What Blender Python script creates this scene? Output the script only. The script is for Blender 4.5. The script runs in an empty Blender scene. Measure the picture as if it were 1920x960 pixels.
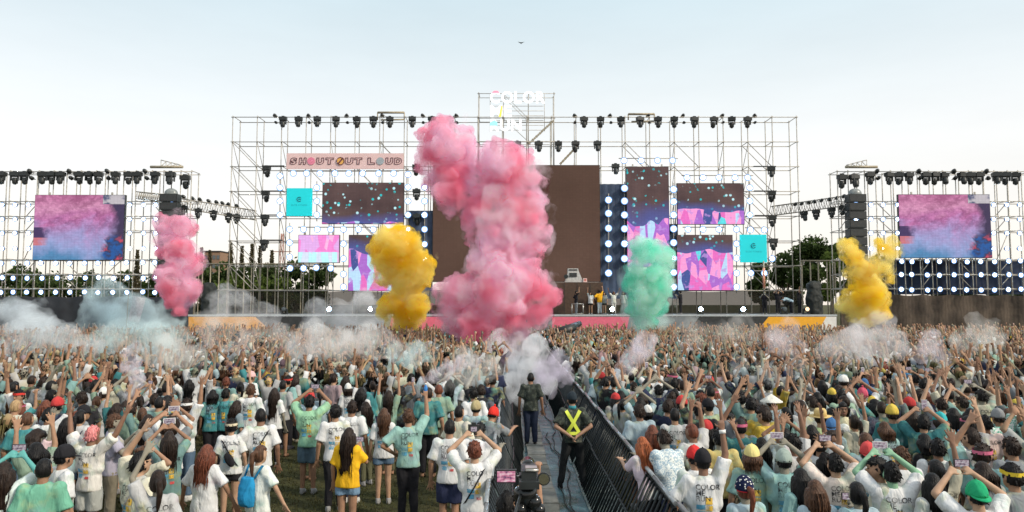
import bpy, bmesh, math, random
import numpy as np
from mathutils import Vector, Matrix, noise
from mathutils.bvhtree import BVHTree

random.seed(7)
RNG = np.random.default_rng(7)
R = math.radians
scene = bpy.context.scene
COL = scene.collection

# ---------------------------------------------------------------- camera, sky, sun, exposure
CAM_H = 3.4
FPX = 1340.0                       # focal length in pixels of the 1920 px wide photograph
PITCH = math.atan(90.0 / FPX)      # camera tilted up a little: horizon lies below the middle
cam_data = bpy.data.cameras.new("camera")
cam_data.sensor_width = 36.0
cam_data.lens = 36.0 * FPX / 1920.0
cam_data.clip_start = 0.1
cam_data.clip_end = 3000.0
cam = bpy.data.objects.new("camera", cam_data)
COL.objects.link(cam)
cam.location = (0, 0, CAM_H)
cam.rotation_euler = (math.pi / 2 + PITCH, 0, 0)
scene.camera = cam

SUN_EL, SUN_AZ = 36.0, 118.0      # late sun behind thin cloud, to the right (azimuth from +Y towards +X)
world = bpy.data.worlds.new("World")
scene.world = world
world.use_nodes = True
wn = world.node_tree
bg = wn.nodes["Background"]
sky = wn.nodes.new("ShaderNodeTexSky")
sky.sky_type = 'NISHITA'
sky.sun_disc = False
sky.sun_elevation = R(SUN_EL)
sky.sun_rotation = R(SUN_AZ)
sky.altitude = 0
sky.air_density = 1.0
sky.dust_density = 1.5
sky.ozone_density = 1.5
# a thin even veil of evening cloud over the clear sky: cream low down, pale blue overhead, the same all the way round
_co = wn.nodes.new("ShaderNodeTexCoord")
_sep = wn.nodes.new("ShaderNodeSeparateXYZ"); wn.links.new(_co.outputs["Generated"], _sep.inputs[0])
_vr = wn.nodes.new("ShaderNodeValToRGB"); wn.links.new(_sep.outputs[2], _vr.inputs[0])
for _e, (_p, _c) in zip([_vr.color_ramp.elements[0], _vr.color_ramp.elements[1], _vr.color_ramp.elements.new(0.20), _vr.color_ramp.elements.new(0.42)],
                        [(0.0, (1.0, 0.90, 0.80)), (1.0, (0.22, 0.33, 0.41)), (0.20, (0.97, 0.955, 0.915)), (0.42, (0.64, 0.785, 0.83))]):
    _e.position = _p; _e.color = (*_c, 1)
_cn = wn.nodes.new("ShaderNodeTexNoise"); _cn.inputs["Scale"].default_value = 2.2; _cn.inputs["Detail"].default_value = 6.0; _cn.inputs["Roughness"].default_value = 0.55
_cm = wn.nodes.new("ShaderNodeMapping"); _cm.inputs["Scale"].default_value = (1.0, 1.0, 4.5)
wn.links.new(_co.outputs["Generated"], _cm.inputs[0]); wn.links.new(_cm.outputs[0], _cn.inputs["Vector"])
_cr = wn.nodes.new("ShaderNodeMapRange"); _cr.inputs["From Min"].default_value = 0.3; _cr.inputs["From Max"].default_value = 0.7; _cr.inputs["To Min"].default_value = 0.955; _cr.inputs["To Max"].default_value = 1.045
wn.links.new(_cn.outputs[0], _cr.inputs[0])
_cl = wn.nodes.new("ShaderNodeVectorMath"); _cl.operation = 'SCALE'
wn.links.new(_vr.outputs[0], _cl.inputs[0]); wn.links.new(_cr.outputs[0], _cl.inputs["Scale"])
_mul = wn.nodes.new("ShaderNodeVectorMath"); _mul.operation = 'SCALE'; _mul.inputs["Scale"].default_value = 4.75
wn.links.new(_cl.outputs[0], _mul.inputs[0])
_mx = wn.nodes.new("ShaderNodeMix"); _mx.data_type = 'RGBA'; _mx.inputs[0].default_value = 0.88
wn.links.new(sky.outputs[0], _mx.inputs[6]); wn.links.new(_mul.outputs[0], _mx.inputs[7])
wn.links.new(_mx.outputs[2], bg.inputs[0])
bg.inputs[1].default_value = 0.15

sun_data = bpy.data.lights.new("sun", 'SUN')
sun_data.energy = 2.3
sun_data.angle = R(7)
sun_data.color = (1.0, 0.88, 0.72)
sun = bpy.data.objects.new("sun", sun_data)
COL.objects.link(sun)
_sd = Vector((math.sin(R(SUN_AZ)) * math.cos(R(SUN_EL)), math.cos(R(SUN_AZ)) * math.cos(R(SUN_EL)), math.sin(R(SUN_EL))))
sun.rotation_euler = _sd.to_track_quat('Z', 'Y').to_euler()

vs = scene.view_settings
vs.view_transform = 'Standard'
vs.look = 'None'
vs.gamma = 1.0
vs.use_curve_mapping = False
vs.exposure = 0.62
scene.render.engine = 'CYCLES'
cy = scene.cycles
cy.max_bounces = 14
cy.diffuse_bounces = 4
cy.glossy_bounces = 3
cy.transmission_bounces = 4
cy.volume_bounces = 10
cy.transparent_max_bounces = 24
cy.use_denoising = True
cy.sample_clamp_indirect = 6.0
cy.caustics_reflective = False
cy.caustics_refractive = False

# ---------------------------------------------------------------- helpers
_RT = Vector((1, 0, 0)); _UP = Vector((0, -math.sin(PITCH), math.cos(PITCH))); _FW = Vector((0, math.cos(PITCH), math.sin(PITCH)))
CAMP = Vector((0, 0, CAM_H))


def at(px, py, d):
    """the point of the place seen at a photo pixel, standing at distance d in front of the camera"""
    v = _RT * ((px - 960) / FPX) + _UP * ((480 - py) / FPX) + _FW
    return CAMP + v * (d / v.y)


def at_z(px, py, z):
    v = _RT * ((px - 960) / FPX) + _UP * ((480 - py) / FPX) + _FW
    return CAMP + v * ((z - CAM_H) / v.z)


def mpp(d):
    return d / FPX


def tag(o, label=None, cat=None, group=None, kind=None):
    if label: o["label"] = label
    if cat: o["category"] = cat
    if group: o["group"] = group
    if kind: o["kind"] = kind
    return o


def empty(name, loc=(0, 0, 0), rz=0.0):
    o = bpy.data.objects.new(name, None)
    o.empty_display_size = 0.1
    COL.objects.link(o)
    o.location = loc
    o.rotation_euler = (0, 0, rz)
    return o


def link(name, me, parent=None, loc=None, rot=None, mats=None):
    o = bpy.data.objects.new(name, me)
    COL.objects.link(o)
    if parent is not None:
        o.parent = parent
    if loc is not None:
        o.location = loc
    if rot is not None:
        o.rotation_euler = rot
    return o


def copy_tree(o, parent=None):
    c = o.copy()
    COL.objects.link(c)
    if parent is not None:
        c.parent = parent
    for ch in list(o.children):
        copy_tree(ch, c)
    return c


class MB:
    """collects simple shapes; build() makes ONE mesh object of them"""

    def __init__(self):
        self.v = []; self.f = []; self.m = []; self.smooth = []

    def add(self, verts, faces, m=0, smooth=False):
        b = len(self.v)
        self.v += [tuple(p) for p in verts]
        for fc in faces:
            self.f.append(tuple(b + i for i in fc)); self.m.append(m); self.smooth.append(smooth)
        return self

    def box(self, c, s, m=0, rot=None):
        c = Vector(c); h = Vector(s) * 0.5
        vs_ = [Vector((x, y, z)) for z in (-h.z, h.z) for y in (-h.y, h.y) for x in (-h.x, h.x)]
        if rot is not None:
            vs_ = [rot @ p for p in vs_]
        return self.add([c + p for p in vs_], [(0, 2, 3, 1), (4, 5, 7, 6), (0, 1, 5, 4), (2, 6, 7, 3), (0, 4, 6, 2), (1, 3, 7, 5)], m)

    def tube(self, p0, p1, r0, r1=None, n=6, m=0, smooth=True, caps=True):
        p0 = Vector(p0); p1 = Vector(p1); r1 = r0 if r1 is None else r1
        d = (p1 - p0)
        if d.length < 1e-6: return self
        d.normalize()
        a = d.orthogonal().normalized(); b = d.cross(a)
        vs_ = []
        for p, r in ((p0, r0), (p1, r1)):
            for i in range(n):
                t = 2 * math.pi * i / n
                vs_.append(p + (a * math.cos(t) + b * math.sin(t)) * r)
        fs = [(i, (i + 1) % n, n + (i + 1) % n, n + i) for i in range(n)]
        self.add(vs_, fs, m, smooth)
        if caps:
            base = len(self.v) - 2 * n
            self.f.append(tuple(base + i for i in reversed(range(n)))); self.m.append(m); self.smooth.append(False)
            self.f.append(tuple(base + n + i for i in range(n))); self.m.append(m); self.smooth.append(False)
        return self

    def loft(self, rings, n=14, m=0, smooth=True):
        """rings: (cx,cy,cz,rx,ry) stacked along z, closed flat at both ends"""
        vs_ = []
        for (cx, cy_, cz, rx, ry) in rings:
            for i in range(n):
                t = 2 * math.pi * i / n
                vs_.append((cx + rx * math.cos(t), cy_ + ry * math.sin(t), cz))
        fs = []
        for k in range(len(rings) - 1):
            for i in range(n):
                fs.append((k * n + i, k * n + (i + 1) % n, (k + 1) * n + (i + 1) % n, (k + 1) * n + i))
        fs.append(tuple(reversed(range(n))))
        fs.append(tuple((len(rings) - 1) * n + i for i in range(n)))
        return self.add(vs_, fs, m, smooth)

    def ball(self, c, r, nu=10, nv=7, m=0, rot=None):
        c = Vector(c)
        r = (r, r, r) if isinstance(r, (int, float)) else r
        vs_ = [Vector((0, 0, -r[2]))]
        for j in range(1, nv):
            ph = -math.pi / 2 + math.pi * j / nv
            for i in range(nu):
                t = 2 * math.pi * i / nu
                vs_.append(Vector((r[0] * math.cos(ph) * math.cos(t), r[1] * math.cos(ph) * math.sin(t), r[2] * math.sin(ph))))
        vs_.append(Vector((0, 0, r[2])))
        fs = [(0, 1 + (i + 1) % nu, 1 + i) for i in range(nu)]
        for j in range(nv - 2):
            for i in range(nu):
                a = 1 + j * nu
                fs.append((a + i, a + (i + 1) % nu, a + nu + (i + 1) % nu, a + nu + i))
        a = 1 + (nv - 2) * nu; last = len(vs_) - 1
        fs += [(a + i, a + (i + 1) % nu, last) for i in range(nu)]
        if rot is not None:
            vs_ = [rot @ p for p in vs_]
        return self.add([c + p for p in vs_], fs, m, True)

    def capsule(self, p0, p1, r0, r1=None, n=10):
        r1 = r0 if r1 is None else r1
        self.tube(p0, p1, r0, r1, n=n)
        self.ball(p0, r0 * 0.999, n, 6); self.ball(p1, r1 * 0.999, n, 6)
        return self

    def prism(self, outline, y0, y1, m=0):
        """outline: [(x,z)...] counter-clockwise seen from -Y, extruded from y0 to y1"""
        n = len(outline)
        vs_ = [(x, y0, z) for x, z in outline] + [(x, y1, z) for x, z in outline]
        fs = [tuple(range(n)), tuple(reversed(range(n, 2 * n)))]
        fs += [(i, n + i, n + (i + 1) % n, (i + 1) % n) for i in range(n)]
        return self.add(vs_, fs, m)

    def mesh(self, name, mats):
        me = bpy.data.meshes.new(name)
        me.from_pydata(self.v, [], self.f)
        for mt in (mats if isinstance(mats, (list, tuple)) else [mats]):
            me.materials.append(mt)
        me.polygons.foreach_set("material_index", self.m)
        me.polygons.foreach_set("use_smooth", self.smooth)
        me.update()
        return me

    def build(self, name, mats, parent=None, loc=None, rot=None):
        return link(name, self.mesh(name, mats), parent, loc, rot)


def np_mesh(name, v, f, mats=None, mat_idx=None, smooth=False):
    """fast mesh from numpy verts (n,3) and quads/tris (m,k)"""
    me = bpy.data.meshes.new(name)
    v = np.asarray(v, dtype=np.float32); f = np.asarray(f, dtype=np.int32)
    me.vertices.add(len(v)); me.vertices.foreach_set("co", v.ravel())
    k = f.shape[1]
    me.loops.add(f.size); me.loops.foreach_set("vertex_index", f.ravel())
    me.polygons.add(len(f))
    me.polygons.foreach_set("loop_start", np.arange(len(f), dtype=np.int32) * k)
    if mat_idx is not None:
        me.polygons.foreach_set("material_index", np.asarray(mat_idx, dtype=np.int32))
    me.polygons.foreach_set("use_smooth", np.full(len(f), smooth))
    me.update(calc_edges=True)
    for mt in (mats or []):
        me.materials.append(mt)
    return me


TMP = bpy.data.scenes.new("workbench")


def evaluate(o):
    """mesh of an object with its modifiers applied, worked out on an empty side scene so that it stays quick"""
    TMP.collection.objects.link(o)
    with bpy.context.temp_override(scene=TMP, view_layer=TMP.view_layers[0]):
        dg = bpy.context.evaluated_depsgraph_get()
    me = bpy.data.meshes.new_from_object(o.evaluated_get(dg), depsgraph=dg)
    TMP.collection.objects.unlink(o)
    bpy.data.objects.remove(o)
    return me


def remesh(mb, name, voxel, smooth=2, ratio=None, displace=None, mats=None):
    """union of the shapes in mb as one continuous skin"""
    src = bpy.data.meshes.new(name + "_src")
    src.from_pydata(mb.v, [], mb.f)
    o = bpy.data.objects.new(name + "_src", src)
    m = o.modifiers.new("r", 'REMESH'); m.mode = 'VOXEL'; m.voxel_size = voxel; m.use_smooth_shade = True
    if smooth:
        m = o.modifiers.new("s", 'SMOOTH'); m.factor = 0.5; m.iterations = smooth
    for (tex, strength, mid) in (displace or []):
        m = o.modifiers.new("d", 'DISPLACE'); m.texture = tex; m.strength = strength; m.mid_level = mid; m.texture_coords = 'LOCAL'
    if ratio:
        m = o.modifiers.new("c", 'DECIMATE'); m.ratio = ratio
    me = evaluate(o)
    me.name = name
    bpy.data.meshes.remove(src)
    me.materials.clear()
    for mt in (mats or []):
        me.materials.append(mt)
    me.polygons.foreach_set("use_smooth", [True] * len(me.polygons))
    return me


def cloud_tex(name, size, depth=1):
    t = bpy.data.textures.new(name, 'CLOUDS'); t.noise_scale = size; t.noise_depth = depth
    return t


class NT:
    """small node-tree writer"""

    def __init__(self, name):
        self.mat = bpy.data.materials.new(name)
        self.mat.use_nodes = True
        self.t = self.mat.node_tree
        self.t.nodes.clear()
        self.out = self.t.nodes.new("ShaderNodeOutputMaterial")

    def n(self, typ, ins=None, **kw):
        nd = self.t.nodes.new("ShaderNode" + typ)
        for k, v in kw.items():
            setattr(nd, k, v)
        for k, v in (ins or {}).items():
            s = nd.inputs[k]
            if hasattr(v, "is_output") or isinstance(v, bpy.types.NodeSocket):
                self.t.links.new(v, s)
            elif isinstance(v, bpy.types.Node):
                self.t.links.new(v.outputs[0], s)
            else:
                s.default_value = v
        return nd

    def ramp(self, fac, stops, interp='LINEAR'):
        nd = self.n("ValToRGB", {"Fac": fac})
        cr = nd.color_ramp; cr.interpolation = interp
        while len(cr.elements) < len(stops): cr.elements.new(0.5)
        for e, (p, c) in zip(cr.elements, stops):
            e.position = p; e.color = (*c, 1) if len(c) == 3 else c
        return nd.outputs[0]

    def mix(self, fac, a, b, blend='MIX'):
        nd = self.t.nodes.new("ShaderNodeMix"); nd.data_type = 'RGBA'; nd.blend_type = blend
        for i, v in ((0, fac), (6, a), (7, b)):
            s = nd.inputs[i]
            if isinstance(v, bpy.types.NodeSocket): self.t.links.new(v, s)
            elif isinstance(v, (int, float)): s.default_value = v
            else: s.default_value = (*v, 1) if len(v) == 3 else v
        return nd.outputs[2]

    def math(self, op, a, b=0.0, clamp=False):
        nd = self.t.nodes.new("ShaderNodeMath"); nd.operation = op; nd.use_clamp = clamp
        for i, v in ((0, a), (1, b)):
            if isinstance(v, bpy.types.NodeSocket): self.t.links.new(v, nd.inputs[i])
            else: nd.inputs[i].default_value = v
        return nd.outputs[0]

    def surf(self, s):
        self.t.links.new(s.outputs[0] if isinstance(s, bpy.types.Node) else s, self.out.inputs["Surface"])
        return self.mat


MATS = {}


def pmat(name, color, rough=0.6, metal=0.0, var=0.25, scale=6.0, bump=0.0, bscale=40.0, spec=0.4):
    """painted / plain surface with a little uneven colour and relief"""
    if name in MATS: return MATS[name]
    t = NT(name)
    co = t.n("TexCoord").outputs["Object"]
    nz = t.n("TexNoise", {"Vector": co, "Scale": scale, "Detail": 5.0, "Roughness": 0.6})
    c0 = tuple(max(0, x * (1 - var)) for x in color); c1 = tuple(min(1, x * (1 + var)) for x in color)
    col = t.ramp(nz.outputs[0], [(0.3, c0), (0.7, c1)])
    b = t.n("BsdfPrincipled", {"Base Color": col, "Roughness": rough, "Metallic": metal, "Specular IOR Level": spec})
    if bump:
        nb = t.n("TexNoise", {"Vector": co, "Scale": bscale, "Detail": 3.0})
        bp = t.n("Bump", {"Height": nb.outputs[0], "Strength": bump, "Distance": 0.02})
        t.t.links.new(bp.outputs[0], b.inputs["Normal"])
    MATS[name] = t.surf(b)
    return MATS[name]


def emat(name, color, strength):
    if name in MATS: return MATS[name]
    t = NT(name)
    MATS[name] = t.surf(t.n("Emission", {"Color": (*color, 1), "Strength": strength}))
    return MATS[name]


ORD = ["first", "second", "third", "fourth", "fifth", "sixth", "seventh", "eighth", "ninth", "tenth", "eleventh", "twelfth", "thirteenth",
       "fourteenth", "fifteenth", "sixteenth", "seventeenth", "eighteenth", "nineteenth", "twentieth", "twenty-first", "twenty-second", "twenty-third", "twenty-fourth"]


def text_mesh(s, size=1.0, extrude=0.0, offset=0.0, outline=0.0, shear=0.0, align='LEFT', spacing=1.0):
    c = bpy.data.curves.new("txt", 'FONT')
    c.body = s; c.size = size; c.extrude = extrude; c.offset = offset; c.shear = shear; c.align_x = align; c.space_character = spacing
    c.resolution_u = 4
    if outline:
        c.fill_mode = 'NONE'; c.bevel_depth = outline; c.bevel_resolution = 0
    me = evaluate(bpy.data.objects.new("txt", c))
    bpy.data.curves.remove(c)
    me.materials.clear()
    return me


def add_mesh(mb, me, M, m=0):
    mb.add([M @ v.co for v in me.vertices], [tuple(p.vertices) for p in me.polygons], m)
# ---------------------------------------------------------------- ground
def ground_mat():
    t = NT("trampled_grass")
    co = t.n("TexCoord").outputs["Object"]
    n1 = t.n("TexNoise", {"Vector": co, "Scale": 0.35, "Detail": 6.0, "Roughness": 0.65})
    n2 = t.n("TexNoise", {"Vector": co, "Scale": 9.0, "Detail": 6.0, "Roughness": 0.7})
    n3 = t.n("TexNoise", {"Vector": co, "Scale": 60.0, "Detail": 3.0})
    c = t.ramp(n1.outputs[0], [(0.35, (0.045, 0.055, 0.022)), (0.55, (0.085, 0.080, 0.040)), (0.72, (0.13, 0.105, 0.065))])
    c2 = t.ramp(n2.outputs[0], [(0.35, (0.35, 0.35, 0.35)), (0.65, (1.3, 1.3, 1.2))])
    c = t.mix(1.0, c, c2, 'MULTIPLY')
    b = t.n("BsdfPrincipled", {"Base Color": c, "Roughness": 0.95, "Specular IOR Level": 0.15})
    bp = t.n("Bump", {"Height": n3.outputs[0], "Strength": 0.8, "Distance": 0.05})
    t.t.links.new(bp.outputs[0], b.inputs["Normal"])
    return t.surf(b)


gm = MB()
gm.add([(-1500, -60, 0), (1500, -60, 0), (1500, 2400, 0), (-1500, 2400, 0)], [(0, 1, 2, 3)])
tag(gm.build("ground", ground_mat()), kind="structure")

# ---------------------------------------------------------------- materials of the stage
M_TUBE = pmat("galvanised_tube", (0.42, 0.40, 0.36), 0.55, 0.35, 0.3, 3.0)
M_TUBE_L = pmat("weathered_tube", (0.34, 0.30, 0.22), 0.6, 0.2, 0.25, 3.0)
M_BLACK = pmat("black_housing", (0.022, 0.026, 0.027), 0.45, 0.0, 0.35, 8.0)
M_DARK = pmat("charcoal_paint", (0.035, 0.038, 0.04), 0.6)
M_WHITE = pmat("white_paint", (0.75, 0.75, 0.73), 0.5, 0, 0.08)
M_GREY = pmat("grey_paint", (0.42, 0.46, 0.48), 0.6, 0, 0.1)
M_STEEL = pmat("steel", (0.45, 0.44, 0.42), 0.35, 0.8, 0.2)
M_LENS = pmat("lens_glass", (0.10, 0.12, 0.13), 0.08, 0.3, 0.2)
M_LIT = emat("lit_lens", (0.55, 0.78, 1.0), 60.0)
t = NT("painted_halo")  # lamp halo painted as emission, white centre fading to a blue edge
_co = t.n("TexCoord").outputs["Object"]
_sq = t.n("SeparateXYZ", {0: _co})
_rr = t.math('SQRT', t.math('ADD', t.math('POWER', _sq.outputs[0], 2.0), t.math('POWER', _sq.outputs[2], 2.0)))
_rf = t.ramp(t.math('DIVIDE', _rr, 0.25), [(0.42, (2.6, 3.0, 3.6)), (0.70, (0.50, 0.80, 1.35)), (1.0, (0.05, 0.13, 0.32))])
M_HALO = t.surf(t.n("Emission", {"Color": _rf, "Strength": 1.0}))

SD = 54.0       # distance of the main scaffold's front face
K = mpp(SD)


def P(px, py, d=SD):
    return at(px, py, d)


# ---------------------------------------------------------------- scaffold things
def scaffold(name, label, xs, zs, y0, y1, r=0.037, braces=(), zbase=0.0, mat=M_TUBE, y_post_top=None, cross=True):
    """a tube scaffold: upright posts in two layers, rails at each level, short cross tubes, braces in chosen bays"""
    root = empty(name, ((xs[0] + xs[-1]) / 2, y0, zbase))
    ox, oy, oz = root.location
    top = zs[0]
    h = top + 0.12 - zbase
    post = MB().tube((0, 0, 0), (0, 0, h), r, n=6).mesh("post", mat)
    for x in xs:
        for y in (y0, y1):
            link("post", post, root, (x - ox, y - oy, 0))
    rail = MB().tube((0, 0, 0), (xs[-1] - xs[0] + 0.2, 0, 0), r * 0.85, n=6).mesh("rail", mat)
    for z in zs:
        for y, s in ((y0, -1), (y1, 1)):
            link("rail", rail, root, (xs[0] - 0.1 - ox, y + s * r * 1.6 - oy, z - oz))
    if cross:
        cr = MB().tube((0, 0, 0), (0, y1 - y0, 0), r * 0.8, n=5).mesh("cross_tube", mat)
        for x in xs:
            for z in zs:
                link("cross_tube", cr, root, (x + r * 1.6 - ox, 0, z + 0.06 - oz))
    cache = {}
    for (i, k, dirn, layer) in braces:
        if i + 1 >= len(xs) or k + 1 >= len(zs): continue
        a = Vector((xs[i], 0, zs[k])) if dirn > 0 else Vector((xs[i + 1], 0, zs[k]))
        b = Vector((xs[i + 1], 0, zs[k + 1])) if dirn > 0 else Vector((xs[i], 0, zs[k + 1]))
        key = tuple(round(c, 2) for c in (b - a))
        if key not in cache:
            cache[key] = MB().tube((0, 0, 0), b - a, r * 0.8, n=5).mesh("brace", mat)
        y = y0 + r * 3 if layer == 0 else y1 - r * 3
        link("brace", cache[key], root, (a.x - ox, y - oy, a.z - oz))
    tag(root, label, "scaffold")
    return root


xs_main = [P(432 + 46.35 * i, 400).x for i in range(24)]
zs_main = [P(960, 220 + 46.4 * k).z for k in range(8)]
rnd = random.Random(3)
br = []
for k in range(1, 7):
    for lay in (0, 1):
        br += [(0, k, 1, lay), (21, k, 1, lay)]
        if k % 2: br += [(6, k, 1, lay), (16, k, 1, lay)]
        else: br += [(5, k, 1, lay), (17, k, 1, lay)]
br += [(18, 2, 1, 0), (18, 1, 1, 0), (3, 2, 1, 1), (3, 3, 1, 0), (20, 4, 1, 0)]
# keep the open middle behind the central screen free of braces
main_scaffold = scaffold("scaffold", "tall grey tube scaffold carrying all the screens of the main stage", xs_main, zs_main, SD, SD + 1.5, braces=br)
# slanting depth braces seen in the outer towers
for i in (0, 1, 2, 4, 6, 18, 20, 21, 22):
    for k in range(1, 7):
        a = Vector((xs_main[i] + 0.03, SD, zs_main[k])); b = Vector((xs_main[i] + 0.03, SD + 1.5, zs_main[k + 1]))
        o0 = Vector(main_scaffold.location)
        MB().tube(a - o0, b - o0, 0.024, n=5).build("brace", M_TUBE, main_scaffold)
# ledgers standing proud as little shelter frames on the top rail
for (x0, x1, yy) in ((708, 758, 211), (1178, 1227, 214)):
    o0 = Vector(main_scaffold.location)
    m = MB()
    a, b = P(x0, yy), P(x1, yy)
    m.tube(a - o0, b - o0, 0.085); m.tube(a - o0, P(x0, 225) - o0, 0.05); m.tube(b - o0, P(x1, 225) - o0, 0.05)
    m.tube(P(x0 + 6, yy + 14) - o0, P(x1, yy + 13) - o0, 0.06)
    m.build("shelter_frame", M_TUBE_L, main_scaffold)

# ---------------------------------------------------------------- the sign tower on top
xs_t = [P(897, 200).x, P(944, 200).x, P(991, 200).x, P(1039, 200).x]
zs_t = [P(960, 174).z, P(960, 220).z - 0.02, P(960, 264).z]
tw = scaffold("scaffold", "slim tube frame rising above the main scaffold behind the lit letters", xs_t, zs_t, SD + 0.25, SD + 1.3, r=0.028, braces=[(1, 0, 1, 0), (1, 1, 1, 0), (1, 0, 1, 1)], zbase=P(960, 310).z)
o0 = Vector(tw.location)
ch = MB()
for (x0, y0_, x1, y1_) in ((991, 270, 1038, 226), (1050, 308, 1082, 274)):
    a, b = P(x0, y0_), P(x1, y1_)
    n_ = 14
    for j in range(n_):
        p = a.lerp(b, (j + 0.5) / n_)
        ch.box(p - o0, (0.17, 0.12, 0.13), rot=Matrix.Rotation(0.7 * (-1) ** j, 3, 'Y'))
ch.build("cable_chain", M_TUBE_L, tw)

sign = empty("letter_sign", P(970, 246, SD - 0.1))
o0 = Vector(sign.location)
M_LET = emat("lit_white_letter", (1.0, 1.0, 1.0), 1.25)
LET_COL = {"C": emat("lit_pink_letter", (1.0, 0.32, 0.42), 0.9), "M": emat("lit_yellow_letter", (1.0, 0.72, 0.12), 1.0), "R": emat("lit_cyan_letter", (0.35, 0.85, 0.95), 0.95)}


def letter(ch_, px, py_bot, hpx, d, mats, parent, o0, wfac=1.0, extrude=0.08, offset=0.03, name="letter", outline=0.0, shear=0.0):
    me = text_mesh(ch_, 1.0, 0.0 if outline else extrude, offset, outline, shear)
    xs_ = [v.co.x for v in me.vertices]; ys_ = [v.co.y for v in me.vertices]
    s = hpx * mpp(d) / max(1e-6, (max(ys_) - min(ys_)))
    x_min, y_min = min(xs_), min(ys_)
    base = at(px, py_bot, d) - o0
    for v in me.vertices:
        x, y, z = v.co
        v.co = (base.x + (x - x_min) * s * wfac, base.y - z, base.z + (y - y_min) * s)
    for mt in mats: me.materials.append(mt)
    o = link(name, me, parent)
    return o, (max(xs_) - x_min) * s * wfac / mpp(d)


def word(s, px0, px1, py_bot, hpx, d, parent, o0, first=None):
    ws = []
    for c in s:
        me = text_mesh(c, 1.0); xs_ = [v.co.x for v in me.vertices]; ys_ = [v.co.y for v in me.vertices]
        ws.append((max(xs_) - min(xs_)) / (max(ys_) - min(ys_)) * hpx)
    gap = 3.0
    f = (px1 - px0 - gap * (len(s) - 1)) / sum(ws)
    x = px0
    for i, c in enumerate(s):
        o, w = letter(c, x, py_bot, hpx, d, [M_LET], parent, o0, wfac=f, offset=0.012)
        if first is not None and i == first[0]:
            # part of this letter glows in another colour
            o.data.materials.append(first[1])
            zs_ = sorted(v.co.z for v in o.data.vertices); z0, z1 = zs_[0], zs_[-1]
            for p in o.data.polygons:
                t_ = (p.center.z - z0) / (z1 - z0)
                if first[2](t_, p): p.material_index = 1
        x += w + gap


SGD = SD - 0.1
word("COLOR", 919, 1021, 193, 22, SGD, sign, o0)
word("ME", 919, 959, 219, 22, SGD, sign, o0)
word("RUN", 919, 977, 245, 22, SGD, sign, o0)
# coloured tube pieces laid over the first letters
MB().prism([(0.0, 0.0), (0.62, 0.0), (0.45, 0.16), (0.17, 0.16)], -0.06, 0.0).build("pink_arc", LET_COL["C"], sign, at(922, 174.5, SGD - 0.16) - o0)
MB().prism([(0.0, 0.0), (0.22, 0.0), (0.28, 0.85), (0.18, 0.85)], -0.06, 0.0).build("yellow_stroke", LET_COL["M"], sign, at(935, 219, SGD - 0.16) - o0)
MB().prism([(0.0, 0.0), (0.55, 0.0), (0.55, 0.25), (0.32, 0.45), (0.0, 0.25)], -0.06, 0.0).build("cyan_stroke", LET_COL["R"], sign, at(919, 236, SGD - 0.16) - o0)
bar = MB().tube((0, 0, 0), (102 * mpp(SGD), 0, 0), 0.022, n=5).mesh("bar", M_TUBE)
for j in range(7):
    link("bar", bar, sign, at(919, 190 + j * 9, SGD + 0.2) - o0)
for x in (919, 1021):
    MB().tube((0, 0, 0), (0, 0, 72 * mpp(SGD)), 0.022, n=5).build("bar", M_TUBE, sign, at(x, 246, SGD + 0.22) - o0)
tag(sign, "lit white letters reading COLOR ME RUN on the frame above the stage", "sign")

# ---------------------------------------------------------------- banner SHOUT OUT LOUD
ban = empty("banner", P(647, 318, SD - 0.3))
o0 = Vector(ban.location)
BD = SD - 0.3
a, b = at(537, 317, BD), at(757, 287.5, BD)
MB().box(((a + b) / 2) - o0, (b.x - a.x, 0.06, b.z - a.z)).build("cloth", pmat("pale_pink_cloth", (0.72, 0.52, 0.52), 0.8, 0, 0.06, 1.5), ban)
M_INK = pmat("plum_ink", (0.12, 0.03, 0.05), 0.7)
M_PK = pmat("pink_disc", (0.72, 0.22, 0.33), 0.7, 0, 0.05); M_YE = pmat("amber_disc", (0.75, 0.42, 0.12), 0.7, 0, 0.05); M_GY = pmat("grey_disc", (0.33, 0.38, 0.42), 0.7, 0, 0.05)
LD = BD - 0.045
lay = [("S", 543, 14, 0.10), ("H", 560, 15, 0.10), ("o1", 583.5, 0, 0), ("U", 593, 15, 0.05), ("T", 610, 16, 0.05), ("o2", 638.5, 0, 0), ("U", 647, 16, 0.05), ("T", 664.5, 15, 0.05), ("L", 689, 14, 0), ("o3", 713, 0, 0), ("U", 722.5, 15, 0.05), ("D", 739, 15, 0.05)]
for (c, x, w, sh) in lay:
    if c[0] == "o":
        m = MB()
        cpt = at(x, 302, LD) - o0
        m.tube(cpt, cpt - Vector((0, 0.03, 0)), 7.2 * mpp(LD), n=20)
        m.build("disc", {"1": M_PK, "2": M_YE, "3": M_GY}[c[1]], ban)
        if c[1] == "2":
            MB().box(cpt - Vector((0, 0.045, 0)), (0.10, 0.02, 0.62), rot=Matrix.Rotation(R(38), 3, 'Y')).build("slash", M_INK, ban)
            m = MB()
            for q in range(18):
                t0, t1 = 2 * math.pi * q / 18, 2 * math.pi * (q + 1) / 18; rr = 7.0 * mpp(LD)
                m.tube(cpt + Vector((math.cos(t0) * rr, -0.04, math.sin(t0) * rr)), cpt + Vector((math.cos(t1) * rr, -0.04, math.sin(t1) * rr)), 0.028, n=4)
            m.build("outline", M_INK, ban)
    else:
        o, w0 = letter(c, x, 308.5, 13.5, LD, [M_INK], ban, o0, wfac=1.0, offset=0.06, outline=0.03, shear=sh)
        if w0 > 0:
            f = w / w0
            xb = (at(x, 302, LD) - o0).x
            for v in o.data.vertices: v.co.x = xb + (v.co.x - xb) * f
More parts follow.
